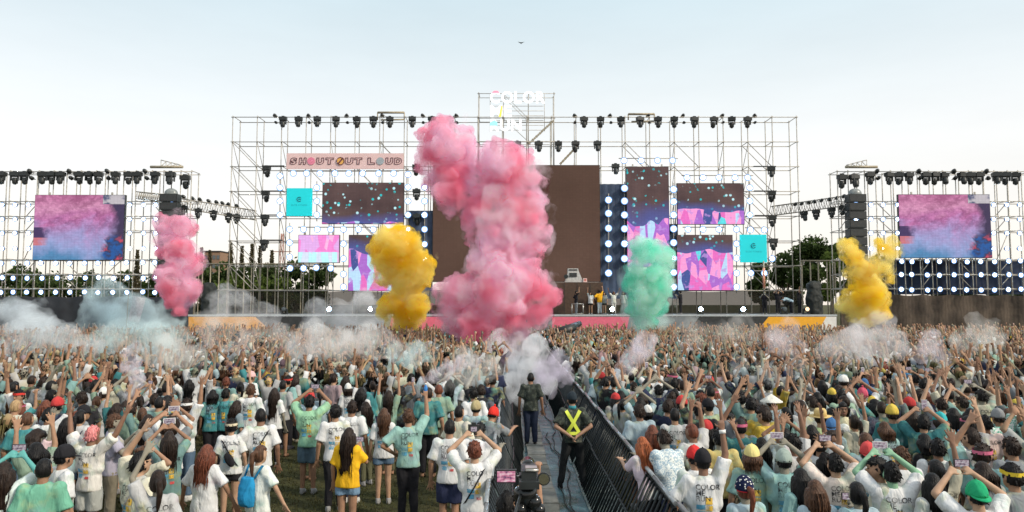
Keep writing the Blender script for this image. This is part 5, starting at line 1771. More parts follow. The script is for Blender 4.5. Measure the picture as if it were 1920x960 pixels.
# ---------------------------------------------------------------- the people one can single out
W_ = (0.68, 0.69, 0.70); MINT = (0.24, 0.42, 0.41); TEAL = (0.06, 0.25, 0.27); CREAM = (0.62, 0.60, 0.48); GREY = (0.22, 0.24, 0.26); LBLUE = (0.38, 0.49, 0.55); PALEPINK = (0.60, 0.45, 0.48)
BLK = (0.018, 0.018, 0.022); NAVY = (0.025, 0.032, 0.075); DEN = (0.10, 0.16, 0.24); OLIVE = (0.12, 0.12, 0.07); KHAKI = (0.26, 0.23, 0.17)
HEROES = [
    # px, py of the head top, height, pose, yaw(deg), hair, hair colour, shirt, lower, lower colour, landmark, label, extras
    (82, 860, 1.70, "rest_m", 15, "crop", "black", (0.16, 0.42, 0.30), "trousers", BLK, "man in green tie-dye", "man with cropped black hair in a green tie-dye shirt, bottom left corner", dict(print_=False)),
    (118, 838, 1.70, "rest_m", -35, "short", "black", W_, "shorts", DEN, "man in black cap behind tie-dye", "man in black cap and white shirt just behind the green tie-dye man", dict(hat="cap", hatcol=BLK, print_=False)),
    (172, 800, 1.68, "vee_m", -12, "short", "pink", (0.76, 0.74, 0.70), "shorts", (0.4, 0.42, 0.40), "pink-haired dancer", "dancer with pink dyed hair and both arms up in a paint-smeared white shirt", dict()),
    (265, 838, 1.60, "bent_f", -8, "bun", "brown", CREAM, "shorts", (0.26, 0.45, 0.40), "woman with hand on head", "brown-haired woman in cream print shirt bending one arm over her head", dict()),
    (6, 868, 1.66, "phone_f", 10, "long", "dark brown", (0.62, 0.72, 0.70), "trousers", BLK, "teal-smeared phone holder", "person with teal-smeared arms holding up a phone at the left edge", dict(skin=(0.10, 0.34, 0.32), print_=False, phone=(False, (-1, 1)))),
    (68, 812, 1.62, "rup_f", -20, "afro", "dark brown", PALEPINK, "trousers", NAVY, "woman with frizzy hair", "woman with big frizzy dark hair, pink shirt, right arm raised", dict(print_=False)),
    (90, 767, 1.66, "fist_m", 0, "tuft", "black", W_, "trousers", BLK, "round-haired man", "man with round dark hair in white print shirt behind the frizzy-haired woman", dict()),
    (28, 750, 1.72, "rest_m", -10, "crop", "blonde", CREAM, "trousers", KHAKI, "blond man with strap", "man with cropped fair hair and a shoulder strap over a cream shirt", dict(strap=(0.05, 0.04, 0.03))),
    (38, 731, 1.70, "rup_m", 168, "short", "black", W_, "trousers", NAVY, "smiling person in red headband", "person with red headband looking back towards the camera", dict(face=True, hat="band", hatcol=(0.6, 0.05, 0.04))),
    (155, 762, 1.64, "rest_f", -40, "ponytail", "red-brown", GREY, "trousers", BLK, "woman in black cap", "woman with red-brown ponytail under a black cap", dict(hat="cap", hatcol=BLK, print_=False)),
    (124, 784, 1.62, "rest_f", 5, "verylong", "black", LBLUE, "shorts", DEN, "woman with long black hair by frizzy hair", "woman with long straight black hair in light blue, right of frizzy hair", dict(print_=False)),
    (212, 777, 1.72, "face_m", -60, "short", "brown", (0.42, 0.40, 0.50), "trousers", KHAKI, "brown-haired man in profile", "brown-haired man in a grey-violet shirt turned sideways beside the pink-haired dancer", dict(print_=False, face=True)),
    (277, 778, 1.62, "rest_f", 8, "wavy", "dark brown", LBLUE, "shorts", (0.30, 0.46, 0.44), "woman with wavy hair", "woman with wavy dark brown hair in light blue behind the arm-over-head woman", dict(print_=False)),
    (349, 748, 1.74, "rup_m", -15, "short", "dark brown", W_, "trousers", DEN, "man with white headband", "man with white headband, white print shirt and raised right hand", dict(hat="band", hatcol=(0.8, 0.8, 0.8))),
    (322, 776, 1.66, "clap_f", 10, "long", "dark brown", W_, "trousers", NAVY, "clapping woman in leggings", "woman clapping overhead in white print shirt and blue leggings", dict()),
    (386, 835, 1.60, "walk_f", -10, "long", "red-brown", W_, "shorts", (0.55, 0.55, 0.52), "walking redhead", "woman with long red-brown hair walking over the grass in a loose white shirt", dict(print_=False)),
    (434, 786, 1.60, "rest_f", 10, "short", "black", W_, "shorts", BLK, "person with black sling bag", "short-haired person in cream headband and black shorts with black sling bag", dict(hat="band", hatcol=(0.7, 0.62, 0.45), sling=BLK)),
    (489, 766, 1.74, "hip_m", 20, "crop", "black", W_, "shorts", BLK, "man with diagonal strap", "man with cropped hair, diagonal black strap on white print shirt, black shorts", dict(strap=BLK)),
    (486, 836, 1.58, "walk_f", -25, "ponytail", "brown", (0.72, 0.76, 0.72), "shorts", (0.62, 0.70, 0.68), "woman with blue backpack", "brown ponytailed woman stepping over grass in pale shorts under a blue backpack", dict(print_=False, backpack=((0.02, 0.25, 0.50), "bright blue backpack on the ponytailed woman in pale shorts"))),
    (470, 721, 1.74, "rest_m", 0, "short", "brown", W_, "trousers", KHAKI, "man in khaki trousers", "brown-haired man in white print shirt and pale khaki trousers", dict()),
    (399, 731, 1.62, "rest_f", 15, "bob", "black", TEAL, "trousers", BLK, "teal-shirted woman", "woman with black bob in a teal shirt beside another teal shirt", dict()),
    (423, 729, 1.64, "rest_m", -10, "short", "black", TEAL, "trousers", BLK, "teal-shirted man", "short-haired man in a teal print shirt beside the black-bobbed teal woman", dict()),
    (514, 728, 1.62, "rest_f", 0, "verylong", "dark brown", W_, "trousers", BLK, "long-haired woman by black backpack", "woman with very long dark hair in white, left of the black backpack", dict(print_=False)),
    (539, 705, 1.70, "rest_m", -20, "short", "black", MINT, "trousers", BLK, "man with black backpack", "man in mint shirt and red visor wearing a black backpack", dict(hat="band", hatcol=(0.55, 0.06, 0.05), print_=False, backpack=((0.025, 0.03, 0.035), "black backpack on the mint-shirted man with the red visor"))),
    (580, 742, 1.74, "phone_m", 0, "short", "black", (0.30, 0.55, 0.36), "shorts", (0.08, 0.13, 0.17), "green-shirted phone man", "man in mint-green shirt and denim shorts holding a phone overhead", dict(phone=(False, (-1, 1)))),
    (470, 698, 1.70, "rest_m", -30, "short", "black", W_, "trousers", BLK, "person in pink cap", "person in a pale pink cap and white shirt among the teal shirts", dict(hat="cap", hatcol=(0.66, 0.42, 0.42), print_=False)),
    (629, 760, 1.72, "rest_m", 15, "short", "black", W_, "trousers", BLK, "man in black trousers", "man with short black hair, white print shirt and long black trousers", dict()),
    (660, 752, 1.72, "rest_m", -5, "short", "dark brown", W_, "trousers", NAVY, "man behind the yellow shirt", "man in white print shirt just behind the woman in yellow", dict()),
    (653, 803, 1.60, "face_f", -8, "verylong", "dark brown", (0.80, 0.45, 0.02), "shorts", (0.16, 0.26, 0.38), "woman in yellow", "woman with very long dark hair in bright yellow shirt and denim shorts", dict(print_=False, plain=True, phone=(False, (1,)))),
    (720, 766, 1.60, "rest_f", 5, "long", "brown", W_, "shorts", DEN, "woman in denim shorts", "long brown-haired woman in white print shirt and denim shorts", dict()),
    (766, 768, 1.72, "fist_m", 5, "short", "brown", (0.28, 0.48, 0.44), "trousers", BLK, "man in mint with bottle", "brown-haired man in mint print shirt and dark trousers holding up a blue bottle", dict(bottle="slim blue bottle held up by the man in the mint print shirt")),
    (843, 787, 1.72, "rest_m", -5, "crop", "black", W_, "shorts", NAVY, "man in navy shorts", "man with black crop, white print shirt and navy shorts near the barrier", dict()),
    (890, 829, 1.66, "phone_m", 5, "short", "red-brown", W_, "shorts", BLK, "photographer at the rail", "reddish-haired man by the rail raising a camera, strap across his white shirt", dict(strap=BLK, camera="black photo camera raised by the reddish-haired man at the rail")),
    (888, 792, 1.66, "lean_m", -20, "short", "black", W_, "trousers", BLK, "man leaning on the rail", "black-haired man in white leaning on the rail behind the photographer", dict(print_=False)),
    (860, 760, 1.70, "rest_m", -25, "crop", "black", CREAM, "trousers", BLK, "man in cream shirt", "man with black crop in a cream shirt left of the red beanie", dict(print_=False)),
    (912, 763, 1.62, "lean_m", -30, "short", "black", GREY, "trousers", BLK, "person in red beanie", "person in a bright red beanie bending over the rail", dict(hat="beanie", hatcol=(0.70, 0.04, 0.03), print_=False)),
    (892, 753, 1.64, "rest_m", -10, "short", "black", LBLUE, "trousers", BLK, "person in striped beanie", "person in a cream and black beanie beside the red beanie", dict(hat="beanie", hatcol=(0.42, 0.36, 0.20), print_=False)),
    (843, 712, 1.66, "clap_f", 0, "long", "black", LBLUE, "trousers", BLK, "woman in pale blue", "long black-haired woman in pale blue clapping under the lilac smoke", dict(print_=False)),
    (1217, 820, 1.60, "lean_f", 15, "long", "ginger", (0.66, 0.55, 0.62), "trousers", BLK, "ginger woman at the rail", "woman with long ginger hair leaning on the right-hand rail", dict(print_=False)),
    (1224, 798, 1.60, "rest_f", 10, "long", "red-brown", GREY, "trousers", BLK, "red-brown hair behind ginger", "woman with red-brown hair directly behind the ginger woman", dict(print_=False)),
    (1262, 806, 1.72, "lean_m", 18, "short", "dark brown", (0.34, 0.46, 0.55), "trousers", NAVY, "man in patterned shirt", "man in a blue leaf-patterned shirt leaning on the rail", dict(print_=False, pattern=True)),
    (1318, 846, 1.72, "rupfist_m", -5, "crop", "black", W_, "trousers", BLK, "man with right arm high", "man in dark cap and white print shirt thrusting his right arm high", dict(hat="cap", hatcol=BLK, wristband=True)),
    (1303, 840, 1.66, "rest_m", 10, "short", "black", W_, "trousers", BLK, "person in red cap by raised arm", "person in a red cap half hidden behind the man thrusting his arm up", dict(hat="cap", hatcol=(0.66, 0.04, 0.04), print_=False)),
    (1350, 806, 1.70, "rest_m", 0, "short", "black", (0.62, 0.48, 0.18), "trousers", BLK, "man in ochre collar", "dark-haired man in an ochre shirt behind the high thrust arm", dict(print_=False)),
    (1410, 838, 1.68, "rest_m", -10, "bob", "brown", MINT, "trousers", BLK, "person in yellow cap", "person in a pale yellow cap and mint print shirt", dict(hat="cap", hatcol=(0.72, 0.62, 0.25))),
    (1397, 897, 1.62, "rest_f", 5, "ponytail", "red-brown", LBLUE, "shorts", DEN, "starry bandana", "woman with red-brown ponytail under a navy bandana with white stars", dict(hat="bandana", hatcol=(0.012, 0.018, 0.06), stars=True)),
    (1523, 798, 1.62, "rest_f", 0, "verylong", "black", GREY, "trousers", BLK, "woman with long black hair by straw hat", "woman with very long black hair below the straw hat", dict(print_=False)),
    (1470, 846, 1.66, "phone_m", -8, "short", "black", MINT, "trousers", BLK, "grey cap phone holder", "person in a grey-green cap and mint shirt filming with a white phone", dict(hat="cap", hatcol=(0.34, 0.42, 0.38), phone=(True, (-1, 1)))),
    (1538, 770, 1.70, "rest_m", -20, "short", "dark brown", (0.55, 0.62, 0.30), "trousers", BLK, "person in straw hat", "person in a yellow straw hat with dark band", dict(hat="straw", hatcol=(0.62, 0.46, 0.20), print_=False)),
    (1580, 754, 1.66, "rest_f", 165, "bob", "black", (0.70, 0.66, 0.45), "trousers", BLK, "woman facing the camera", "woman with black bob facing the camera in the middle of the crowd", dict(face=True, print_=False)),
    (1628, 833, 1.68, "rest_m", -10, "short", "black", W_, "trousers", BLK, "person in red cap", "person in a red cap and white print shirt right of the filming crowd", dict(hat="capback", hatcol=(0.62, 0.08, 0.08))),
    (1566, 852, 1.66, "phone_m", 0, "short", "black", (0.74, 0.64, 0.58), "trousers", BLK, "dark-haired man filming", "short-haired man in pinkish print shirt holding up a dark phone left of red cap", dict(phone=(False, (1,)))),
    (1530, 902, 1.60, "rest_f", 0, "long", "brown", LBLUE, "shorts", DEN, "brown-haired woman at bottom edge", "long brown-haired woman at the bottom edge below the grey cap", dict(print_=False)),
    (1503, 880, 1.60, "rest_f", 5, "verylong", "black", MINT, "shorts", DEN, "black-haired woman in mint", "woman with very long black hair in mint right beside the grey cap", dict(print_=False)),
    (1608, 906, 1.60, "face_f", -5, "ponytail", "black", LBLUE, "shorts", DEN, "ponytailed woman at bottom edge", "woman with black ponytail and light blue shirt at the bottom edge below red cap", dict(print_=False, phone=(False, (1,)))),
    (1648, 858, 1.70, "rest_m", 70, "short", "black", CREAM, "trousers", BLK, "man in profile", "black-haired man in cream shirt turned in profile towards the red cap", dict(face=True, print_=False)),
    (1618, 729, 1.68, "clap_m", 0, "short", "pink", W_, "trousers", BLK, "person in pink beanie", "person in a raspberry pink beanie clapping overhead", dict(hat="beanie", hatcol=(0.60, 0.10, 0.16), print_=False)),
    (1447, 742, 1.70, "rest_m", 0, "short", "black", LBLUE, "trousers", BLK, "white pointed hat", "person in a white pointed straw hat and pale blue shirt", dict(hat="cone", hatcol=(0.75, 0.74, 0.68), print_=False)),
    (1660, 792, 1.60, "rest_f", 8, "bob", "brown", LBLUE, "trousers", BLK, "brown bob", "woman with a brown bob in a light blue print shirt", dict()),
    (1713, 772, 1.62, "rest_f", -5, "verylong", "dark brown", TEAL, "trousers", BLK, "very long dark hair in teal", "woman with waist-length dark brown hair in teal right of the brown bob", dict(print_=False)),
    (1758, 824, 1.70, "rest_m", -20, "short", "black", W_, "trousers", BLK, "man with brown backpack", "black-haired man in white wearing a brown rucksack", dict(print_=False, backpack=((0.16, 0.12, 0.07), "brown rucksack on the black-haired man in white"))),
    (1815, 802, 1.66, "rest_m", 20, "bob", "dark brown", W_, "trousers", BLK, "blue headband", "dark-haired person with a blue headband in white print shirt", dict(hat="band", hatcol=(0.08, 0.25, 0.55))),
    (1848, 780, 1.70, "rest_m", -10, "short", "black", (0.72, 0.56, 0.52), "trousers", BLK, "man in salmon shirt", "black-haired man in a salmon and yellow print shirt", dict()),
    (1872, 769, 1.68, "rup_m", 0, "short", "dark brown", (0.10, 0.42, 0.30), "trousers", BLK, "green leaf shirt", "person in a grey cap and green leaf-patterned shirt, right arm up", dict(hat="cap", hatcol=(0.25, 0.26, 0.27), print_=False, pattern=True)),
    (1692, 839, 1.66, "rest_m", 5, "short", "brown", W_, "trousers", BLK, "brown-haired man by rucksack", "brown-haired man in white left of the brown rucksack", dict(print_=False)),
    (1672, 868, 1.68, "phone_m", -10, "short", "black", W_, "trousers", BLK, "green-armed phone holder", "black-haired man with green-smeared arms holding a white phone high", dict(skin=(0.22, 0.40, 0.26), phone=(True, (-1, 1)))),
    (1750, 889, 1.60, "rest_f", 0, "verylong", "black", W_, "shorts", DEN, "black hair below rucksack", "woman with very long black hair at the bottom edge below the brown rucksack", dict(print_=False)),
    (1833, 907, 1.66, "phone_m", -5, "short", "black", W_, "trousers", BLK, "green cap", "person in a bright green cap filming at the bottom edge", dict(hat="capback", hatcol=(0.02, 0.36, 0.16), phone=(False, (1,)))),
    (1900, 872, 1.72, "rest_m", 8, "tuft", "black", GREY, "trousers", BLK, "yellow headband", "man with a yellow headband in the bottom right corner", dict(hat="band", hatcol=(0.75, 0.55, 0.05), print_=False)),
    (1764, 776, 1.66, "rest_m", 10, "bob", "dark brown", MINT, "trousers", BLK, "teal cap", "person in a teal cap with yellow peak right of waist-length hair", dict(hat="cap", hatcol=(0.05, 0.45, 0.48), print_=False)),
    (1548, 850, 1.62, "clap_f", -10, "long", "black", W_, "trousers", BLK, "clapping woman by filming man", "long black-haired woman clapping overhead left of the short-haired filming man", dict(print_=False)),
]
pose("hip_m", "hip", "down", "stand", "m")

t = NT("leaf_pattern_cloth")
oi = t.n("ObjectInfo"); co = t.n("TexCoord").outputs["Object"]
vo = t.n("TexVoronoi", {"Vector": co, "Scale": 26.0}); nz = t.n("TexNoise", {"Vector": co, "Scale": 22.0, "Detail": 2.0, "Distortion": 2.0})
cc = t.mix(t.ramp(nz.outputs[0], [(0.48, (0, 0, 0)), (0.53, (1, 1, 1))]), oi.outputs["Color"], (0.72, 0.76, 0.74))
cc = t.mix(t.ramp(vo.outputs["Distance"], [(0.10, (1, 1, 1)), (0.2, (0, 0, 0))]), cc, (0.03, 0.10, 0.14))
M_PATTERN = t.surf(t.n("BsdfPrincipled", {"Base Color": cc, "Roughness": 0.9}))


def strap_band(root, T, col, name="strap", width=0.035, flip=1):
    """a band running from one shoulder across the back to the other hip, lying on the shirt"""
    bvh = BVHTree.FromPolygons([v.co for v in T.shirt.vertices], [tuple(p.vertices) for p in T.shirt.polygons])
    vs_, fs = [], []
    n = 14
    for i in range(n + 1):
        f = i / n
        x = flip * (0.12 - 0.25 * f); z = 1.36 - 0.42 * f
        for s in (-1, 1):
            q = T.up((x + s * width * 0.5, 0, z + s * flip * width * 0.35))
            hit = bvh.ray_cast(q + Vector((0, -0.6, 0)), Vector((0, 1, 0)), 1.0)
            vs_.append((hit[0] + Vector((0, -0.012, 0))) if hit[0] is not None else q + Vector((0, -0.13, 0)))
    for i in range(n): fs.append((2 * i, 2 * i + 2, 2 * i + 3, 2 * i + 1))
    o = MB().add(vs_, fs, 0, True).build(name, M_CLOTH, root)
    o.color = (*col, 1)
    return o


def backpack(root, T, s, col, label):
    me_m = MB()
    me_m.loft([(0, -.20, .92, .115, .06), (0, -.215, 1.02, .135, .085), (0, -.21, 1.18, .13, .08), (0, -.19, 1.30, .10, .06)], 14)
    me_m.loft([(0, -.27, .95, .085, .03), (0, -.28, 1.04, .09, .035), (0, -.27, 1.12, .08, .03)], 12)
    me = remesh(me_m, "bag", 0.016, 2, ratio=0.5, displace=[(FOLD, 0.02, 0.5)], mats=[M_CLOTH])
    o = empty("backpack", root.location, root.rotation_euler.z); o.scale = (s, s, s)
    b = link("bag", me, o); b.color = (*col, 1)
    for sx in (-1, 1):
        st = MB().tube((sx * .09, -.17, 1.28), (sx * .115, -.06, 1.43), .016, n=5).tube((sx * .115, -.06, 1.43), (sx * .12, .05, 1.39), .016, n=5).build("strap", M_CLOTH, o); st.color = (*[c * .6 for c in col], 1)
    tag(o, plain_words(label), "backpack")


hero_pts = []
for (px, py, h, pk, yw, hr, hc, shc, lw, lc, land, lab, ex) in HEROES:
    loc = spot(px, py, h)
    root, T, s = person(lab, loc, pk, R(yw), h, ex.get("skin"), hr, hc, shc, ex.get("plain", False), lw, lc, ex.get("hat"), ex.get("hatcol", (0.5, 0.1, 0.1)), ex.get("print_", True), True,
                        "people in the crowd", ex.get("face", False), shirtmat=M_PATTERN if ex.get("pattern") else None, rnd_=rnd, shoecol=rnd.choice([(0.3, 0.3, 0.3), (0.05, 0.05, 0.06), (0.6, 0.6, 0.58)]))
    land = plain_words(land); hero_pts.append((loc.x, loc.y, land))
    if "strap" in ex: strap_band(root, T, ex["strap"])
    if "sling" in ex:
        strap_band(root, T, ex["sling"], flip=-1)
        o = link("sling_bag", remesh(MB().ball((0.02, -.19, 1.06), (.07, .05, .13), 12, 8, rot=Matrix.Rotation(-0.5, 3, 'Y')), "sling", .016, 1, mats=[M_CLOTH]), root); o.color = (*ex["sling"], 1)
    if "backpack" in ex: backpack(root, T, s, *ex["backpack"])
    if "phone" in ex:
        phone(root, T, s, "phone held up by the " + land, ex["phone"][0], ex["phone"][1])
    if ex.get("wristband"):
        p = T.wr[1]; o = MB().tube(p - T.hd[1] * .03, p + T.hd[1] * .01, .036, n=12).build("wristband", M_WHITE, root)
    if ex.get("stars"):
        m = MB()
        for q in range(26):
            v = Vector((rnd.uniform(-1, 1), rnd.uniform(-1, .6), rnd.uniform(.05, 1))).normalized()
            p = Vector((v.x * HEADR[0] * 1.26, v.y * HEADR[1] * 1.25 - .004, v.z * HEADR[2] * 1.18 + .022))
            a_ = v.orthogonal().normalized(); b_ = v.cross(a_)
            pts = [p + v * .003 + (a_ * math.cos(k * math.pi / 5) + b_ * math.sin(k * math.pi / 5)) * (.011 if k % 2 == 0 else .005) for k in range(10)]
            m.add(pts, [tuple(range(10))])
        o = m.build("star_print", M_WHITE, root, T.head); tag(o, kind="stuff")
        o = link("headband", CAPS["band"], root, T.head + Vector((0, 0, -.025))); o.color = (0.6, 0.03, 0.04, 1)
    if "bottle" in ex:
        p = root.matrix_basis @ (T.wr[1] + T.hd[1] * .10)
        o = empty("bottle", p)
        MB().loft([(0, 0.03, -.09, .030, .030), (0, .03, .05, .032, .032), (0, .03, .08, .015, .015), (0, .03, .10, .015, .015)], 12).build("flask", pmat("blue_plastic", (0.03, 0.20, 0.55), 0.25), o)
        MB().tube((0, .03, .10), (0, .03, .122), .018, n=10).build("cap", M_WHITE, o)
        tag(o, plain_words(ex["bottle"]), "bottle")
    if "camera" in ex:
        p = root.matrix_basis @ ((T.wr[1] + T.wr[-1]) / 2 + (T.hd[1] + T.hd[-1]) * .05 + Vector((0, .02, .03)))
        o = empty("photo_camera", p, root.rotation_euler.z)
        MB().box((0, 0, 0), (.15, .06, .10)).box((0, 0, .062), (.06, .05, .03)).build("body", M_BLACK, o)
        MB().tube((0, .03, 0), (0, .14, 0), .042, .046, n=14).build("lens", M_BLACK, o)
        MB().box((0, -.032, -.005), (.08, .004, .06)).build("display", M_PSCREEN, o)
        tag(o, plain_words(ex["camera"]), "camera")

# guards in the aisle
M_CAMO = None
t = NT("camouflage_cloth")
co = t.n("TexCoord").outputs["Object"]
n1 = t.n("TexNoise", {"Vector": co, "Scale": 14.0, "Detail": 2.0})
n2 = t.n("TexNoise", {"Vector": co, "Scale": 60.0, "Detail": 2.0})
cc = t.ramp(n1.outputs[0], [(0.40, (0.016, 0.022, 0.018)), (0.47, (0.045, 0.055, 0.040)), (0.55, (0.022, 0.034, 0.032)), (0.62, (0.10, 0.105, 0.085))], 'CONSTANT')
M_CAMO = t.surf(t.n("BsdfPrincipled", {"Base Color": cc, "Roughness": 0.9}))
M_VIS = pmat("high_visibility_yellow", (0.62, 0.72, 0.08), 0.5, 0, 0.1)


def harness(root, T):
    bvh = BVHTree.FromPolygons([v.co for v in T.shirt.vertices], [tuple(p.vertices) for p in T.shirt.polygons])
    m = MB()

    def band(p, q, w=0.03, n=8):
        vs_, fs = [], []
        d = (Vector((q[0], q[1])) - Vector((p[0], p[1]))).normalized(); nr = Vector((-d.y, d.x)) * w
        for i in range(n + 1):
            f = i / n
            for sg in (-1, 1):
                x = p[0] + (q[0] - p[0]) * f + sg * nr.x; z = p[1] + (q[1] - p[1]) * f + sg * nr.y
                hit = bvh.ray_cast(Vector((x, -0.6, z)), Vector((0, 1, 0)), 1.0)
                vs_.append((hit[0] + Vector((0, -.014, 0))) if hit[0] is not None else Vector((x, -.12, z)))
        for i in range(n): fs.append((2 * i, 2 * i + 2, 2 * i + 3, 2 * i + 1))
        m.add(vs_, fs, 0, True)
    band((-.125, 1.38), (0.115, 0.98)); band((.125, 1.38), (-0.115, 0.98)); band((-.15, .985), (.15, .985), .028)
    m.build("harness", M_VIS, root)


loc = spot(1073, 737, 1.74)
root, T, s = person("guard in dark camouflage with yellow cross harness, hands clasped behind his back", loc, "guard", R(3), 1.74, (0.32, 0.19, 0.13), "crop", "black", (0.02, 0.02, 0.02), False, "trousers", (0.016, 0.018, 0.020), "cap", (0.02, 0.03, 0.04), False, True, None, shirtmat=M_CAMO, shoecol=(0.012, 0.012, 0.013))
harness(root, T)
cl = link("collar_cloth", MB().loft([(0, -.012, 1.40, .072, .07), (0, -.012, 1.46, .064, .064)], 14).mesh("collar_cloth", [pmat("teal_neck_cloth", (0.03, 0.20, 0.24), 0.8)]), root)
loc = spot(995, 699, 1.74)
root, T, s = person("guard in jeans standing further up the aisle in the thin smoke", loc, "rest_m", R(-6), 1.74, None, "crop", "black", (0.16, 0.17, 0.15), False, "trousers", (0.020, 0.028, 0.055), None, (0, 0, 0), False, True, None, shirtmat=M_CAMO, shoecol=(0.012, 0.012, 0.013))
loc = Vector((0.55, 27.0, 0))
root, T, s = person("distant guard almost hidden by pink smoke in the aisle", loc, "guard", R(10), 1.72, None, "crop", "black", (0.1, 0.1, 0.1), False, "trousers", BLK, "cap", BLK, False, True, None, shirtmat=M_CAMO)
loc = spot(948, 925, 1.66)
root, T, s = person("camera operator with black hair and black shirt under the camera monitor", loc, "fist_m", R(-25), 1.66, None, "tuft", "black", (0.014, 0.014, 0.016), True, "trousers", BLK, None, (0, 0, 0), False, True)

# people on the stage
STAGE = [
    (1080, "fist_m", -80, 1.68, "short", "black", BLK, "trousers", GREY, "man in black leaning at the small frame on the stage", {}),
    (1108, "rup_f", 160, 1.62, "long", "dark brown", W_, "shorts", BLK, "woman in white top and black shorts dancing on the stage", dict(face=True)),
    (1125, "fist_m", 10, 1.76, "short", "black", (0.80, 0.42, 0.02), "trousers", (0.45, 0.52, 0.55), "man in an orange-yellow shirt seen from behind on the stage", dict(plain=True)),
    (1134, "rest_f", 170, 1.62, "long", "black", GREY, "shorts", BLK, "dark dancer half hidden behind the yellow-shirted man on stage", dict(face=True)),
    (1150, "vee_f", 185, 1.64, "long", "brown", (0.62, 0.64, 0.60), "trousers", (0.55, 0.56, 0.54), "woman in pale clothes with both arms up on the stage", dict(face=True)),
    (1170, "rest_f", 150, 1.64, "long", "brown", (0.5, 0.52, 0.5), "shorts", KHAKI, "bare-legged dancer at the edge of the green smoke", {}),
    (1277, "face_m", 60, 1.72, "short", "black", BLK, "trousers", BLK, "technician in black right of the green smoke on the stage", {}),
    (1434, "face_m", 150, 1.72, "short", "black", BLK, "trousers", BLK, "technician in black below the low cyan panel", {}),
    (1461, "phone_m", 175, 1.72, "short", "black", BLK, "trousers", BLK, "photographer in black on the stage near the draped column", dict(face=True)),
    (1486, "stoop_m", 80, 1.72, "short", "black", (0.40, 0.52, 0.62), "trousers", BLK, "worker in pale blue shirt bending down on the stage", {}),
    (1500, "fist_m", -140, 1.72, "short", "black", BLK, "trousers", BLK, "technician in black beside the bending worker", {}),
]
for (px, pk, yw, h, hr, hc, shc, lw, lc, lab, ex) in STAGE:
    p = at(px, 590, DK + 1.6)
    person(lab, (p.x, DK + 1.6 + rnd.uniform(-.3, .3), deck_z + 0.002), pk, R(yw), h, None, hr, hc, shc, True if ex.get("plain") else shc == BLK, lw, lc, None, (0, 0, 0), False, True, "people on the stage", ex.get("face", False), rnd_=rnd)
fr = empty("equipment_frame", (at(1083, 590, DK + 1.2).x, DK + 1.2, deck_z + 0.002))
m = MB()
for sx in (-.4, .4):
    for sy in (-.2, .2): m.tube((sx, sy, 0), (sx, sy, .75), .02, n=5)
for z in (.05, .75):
    m.tube((-.4, -.2, z), (.4, -.2, z), .02, n=5); m.tube((-.4, .2, z), (.4, .2, z), .02, n=5); m.tube((-.4, -.2, z), (-.4, .2, z), .02, n=5); m.tube((.4, -.2, z), (.4, .2, z), .02, n=5)
m.build("frame", M_STEEL, fr)
tag(fr, "small steel frame beside the man in black on stage", "frame")
# ---------------------------------------------------------------- the rest of the crowd
AISLE = (-0.45, 2.05)
taken = [(x, y) for x, y, _ in hero_pts]
RC = random.Random(21)
cell = {}


def free(x, y, r):
    k = (int(x // 1), int(y // 1))
    for i in (-1, 0, 1):
        for j in (-1, 0, 1):
            for (qx, qy) in cell.get((k[0] + i, k[1] + j), ()):
                if (qx - x) ** 2 + (qy - y) ** 2 < r * r: return False
    return True


def put(x, y):
    cell.setdefault((int(x // 1), int(y // 1)), []).append((x, y))


for q in taken: put(*q)
spots_ = []
tries = 0
while tries < 80000:
    tries += 1
    y = 5.6 + (49.3 - 5.6) * math.sqrt(RC.random())
    half = 0.735 * y + 0.5
    x = RC.uniform(-half, half)
    if AISLE[0] < x < AISLE[1] and y < 47: continue
    left = x < 0.5
    sep = 0.51
    if left:
        u = 960 + x / y * FPX
        if y < 13.6 and u > 330: continue            # the open grass
        if y < 18 and u > 330: sep = 0.85
        elif y < 11: sep = 0.72
        if y < 7.6: continue
    elif y < 7.9: continue
    if y > 26: sep = 0.54
    cl_n = noise.noise(Vector((x * 0.35, y * 0.35, 3.0)))
    if cl_n < -0.22 and RC.random() < 0.55: continue
    sep *= 1.0 - 0.12 * cl_n
    if not free(x, y, sep): continue
    put(x, y); spots_.append((x, y))
spots_.sort(key=lambda p: p[1])
inview = [p for p in spots_ if abs(p[0]) < 0.70 * p[1]]
N_IND = 300 - len(HEROES) - 16
near = inview[:N_IND]
nearset = set(near)
far = [p for p in spots_ if p not in nearset]
print("crowd", len(near), len(far))

SHIRTS = [("white", W_, 14), ("mint", MINT, 3), ("teal", TEAL, 4), ("pale blue", LBLUE, 4), ("cream", CREAM, 5), ("grey", GREY, 4), ("dusty pink", PALEPINK, 1), ("navy", NAVY, 3), ("black", (0.03, 0.03, 0.035), 4), ("yellow", (0.55, 0.38, 0.05), 1), ("pale green", (0.30, 0.43, 0.33), 3)]
SH_W = [w for _, _, w in SHIRTS]
HAIRS_M = [("short", 6), ("crop", 3), ("tuft", 2)]; HAIRS_F = [("long", 5), ("verylong", 2), ("bob", 3), ("ponytail", 3), ("bun", 1), ("wavy", 2)]
HW = {"short": "short", "crop": "cropped", "tuft": "tousled", "long": "long", "verylong": "very long", "bob": "bobbed", "ponytail": "ponytailed", "bun": "bunned", "wavy": "wavy"}
HC = [("black", 9), ("dark brown", 6), ("brown", 2), ("red-brown", 1)]
POSE_M = [("rest_m", 26, ""), ("rup_m", 5, "right arm raised"), ("lup_m", 4, "left arm raised"), ("vee_m", 4, "arms spread high"), ("both_m", 3, "both arms straight up"), ("clap_m", 3, "clapping overhead"), ("phone_m", 3, "filming with a phone"), ("fist_m", 3, "fist up")]
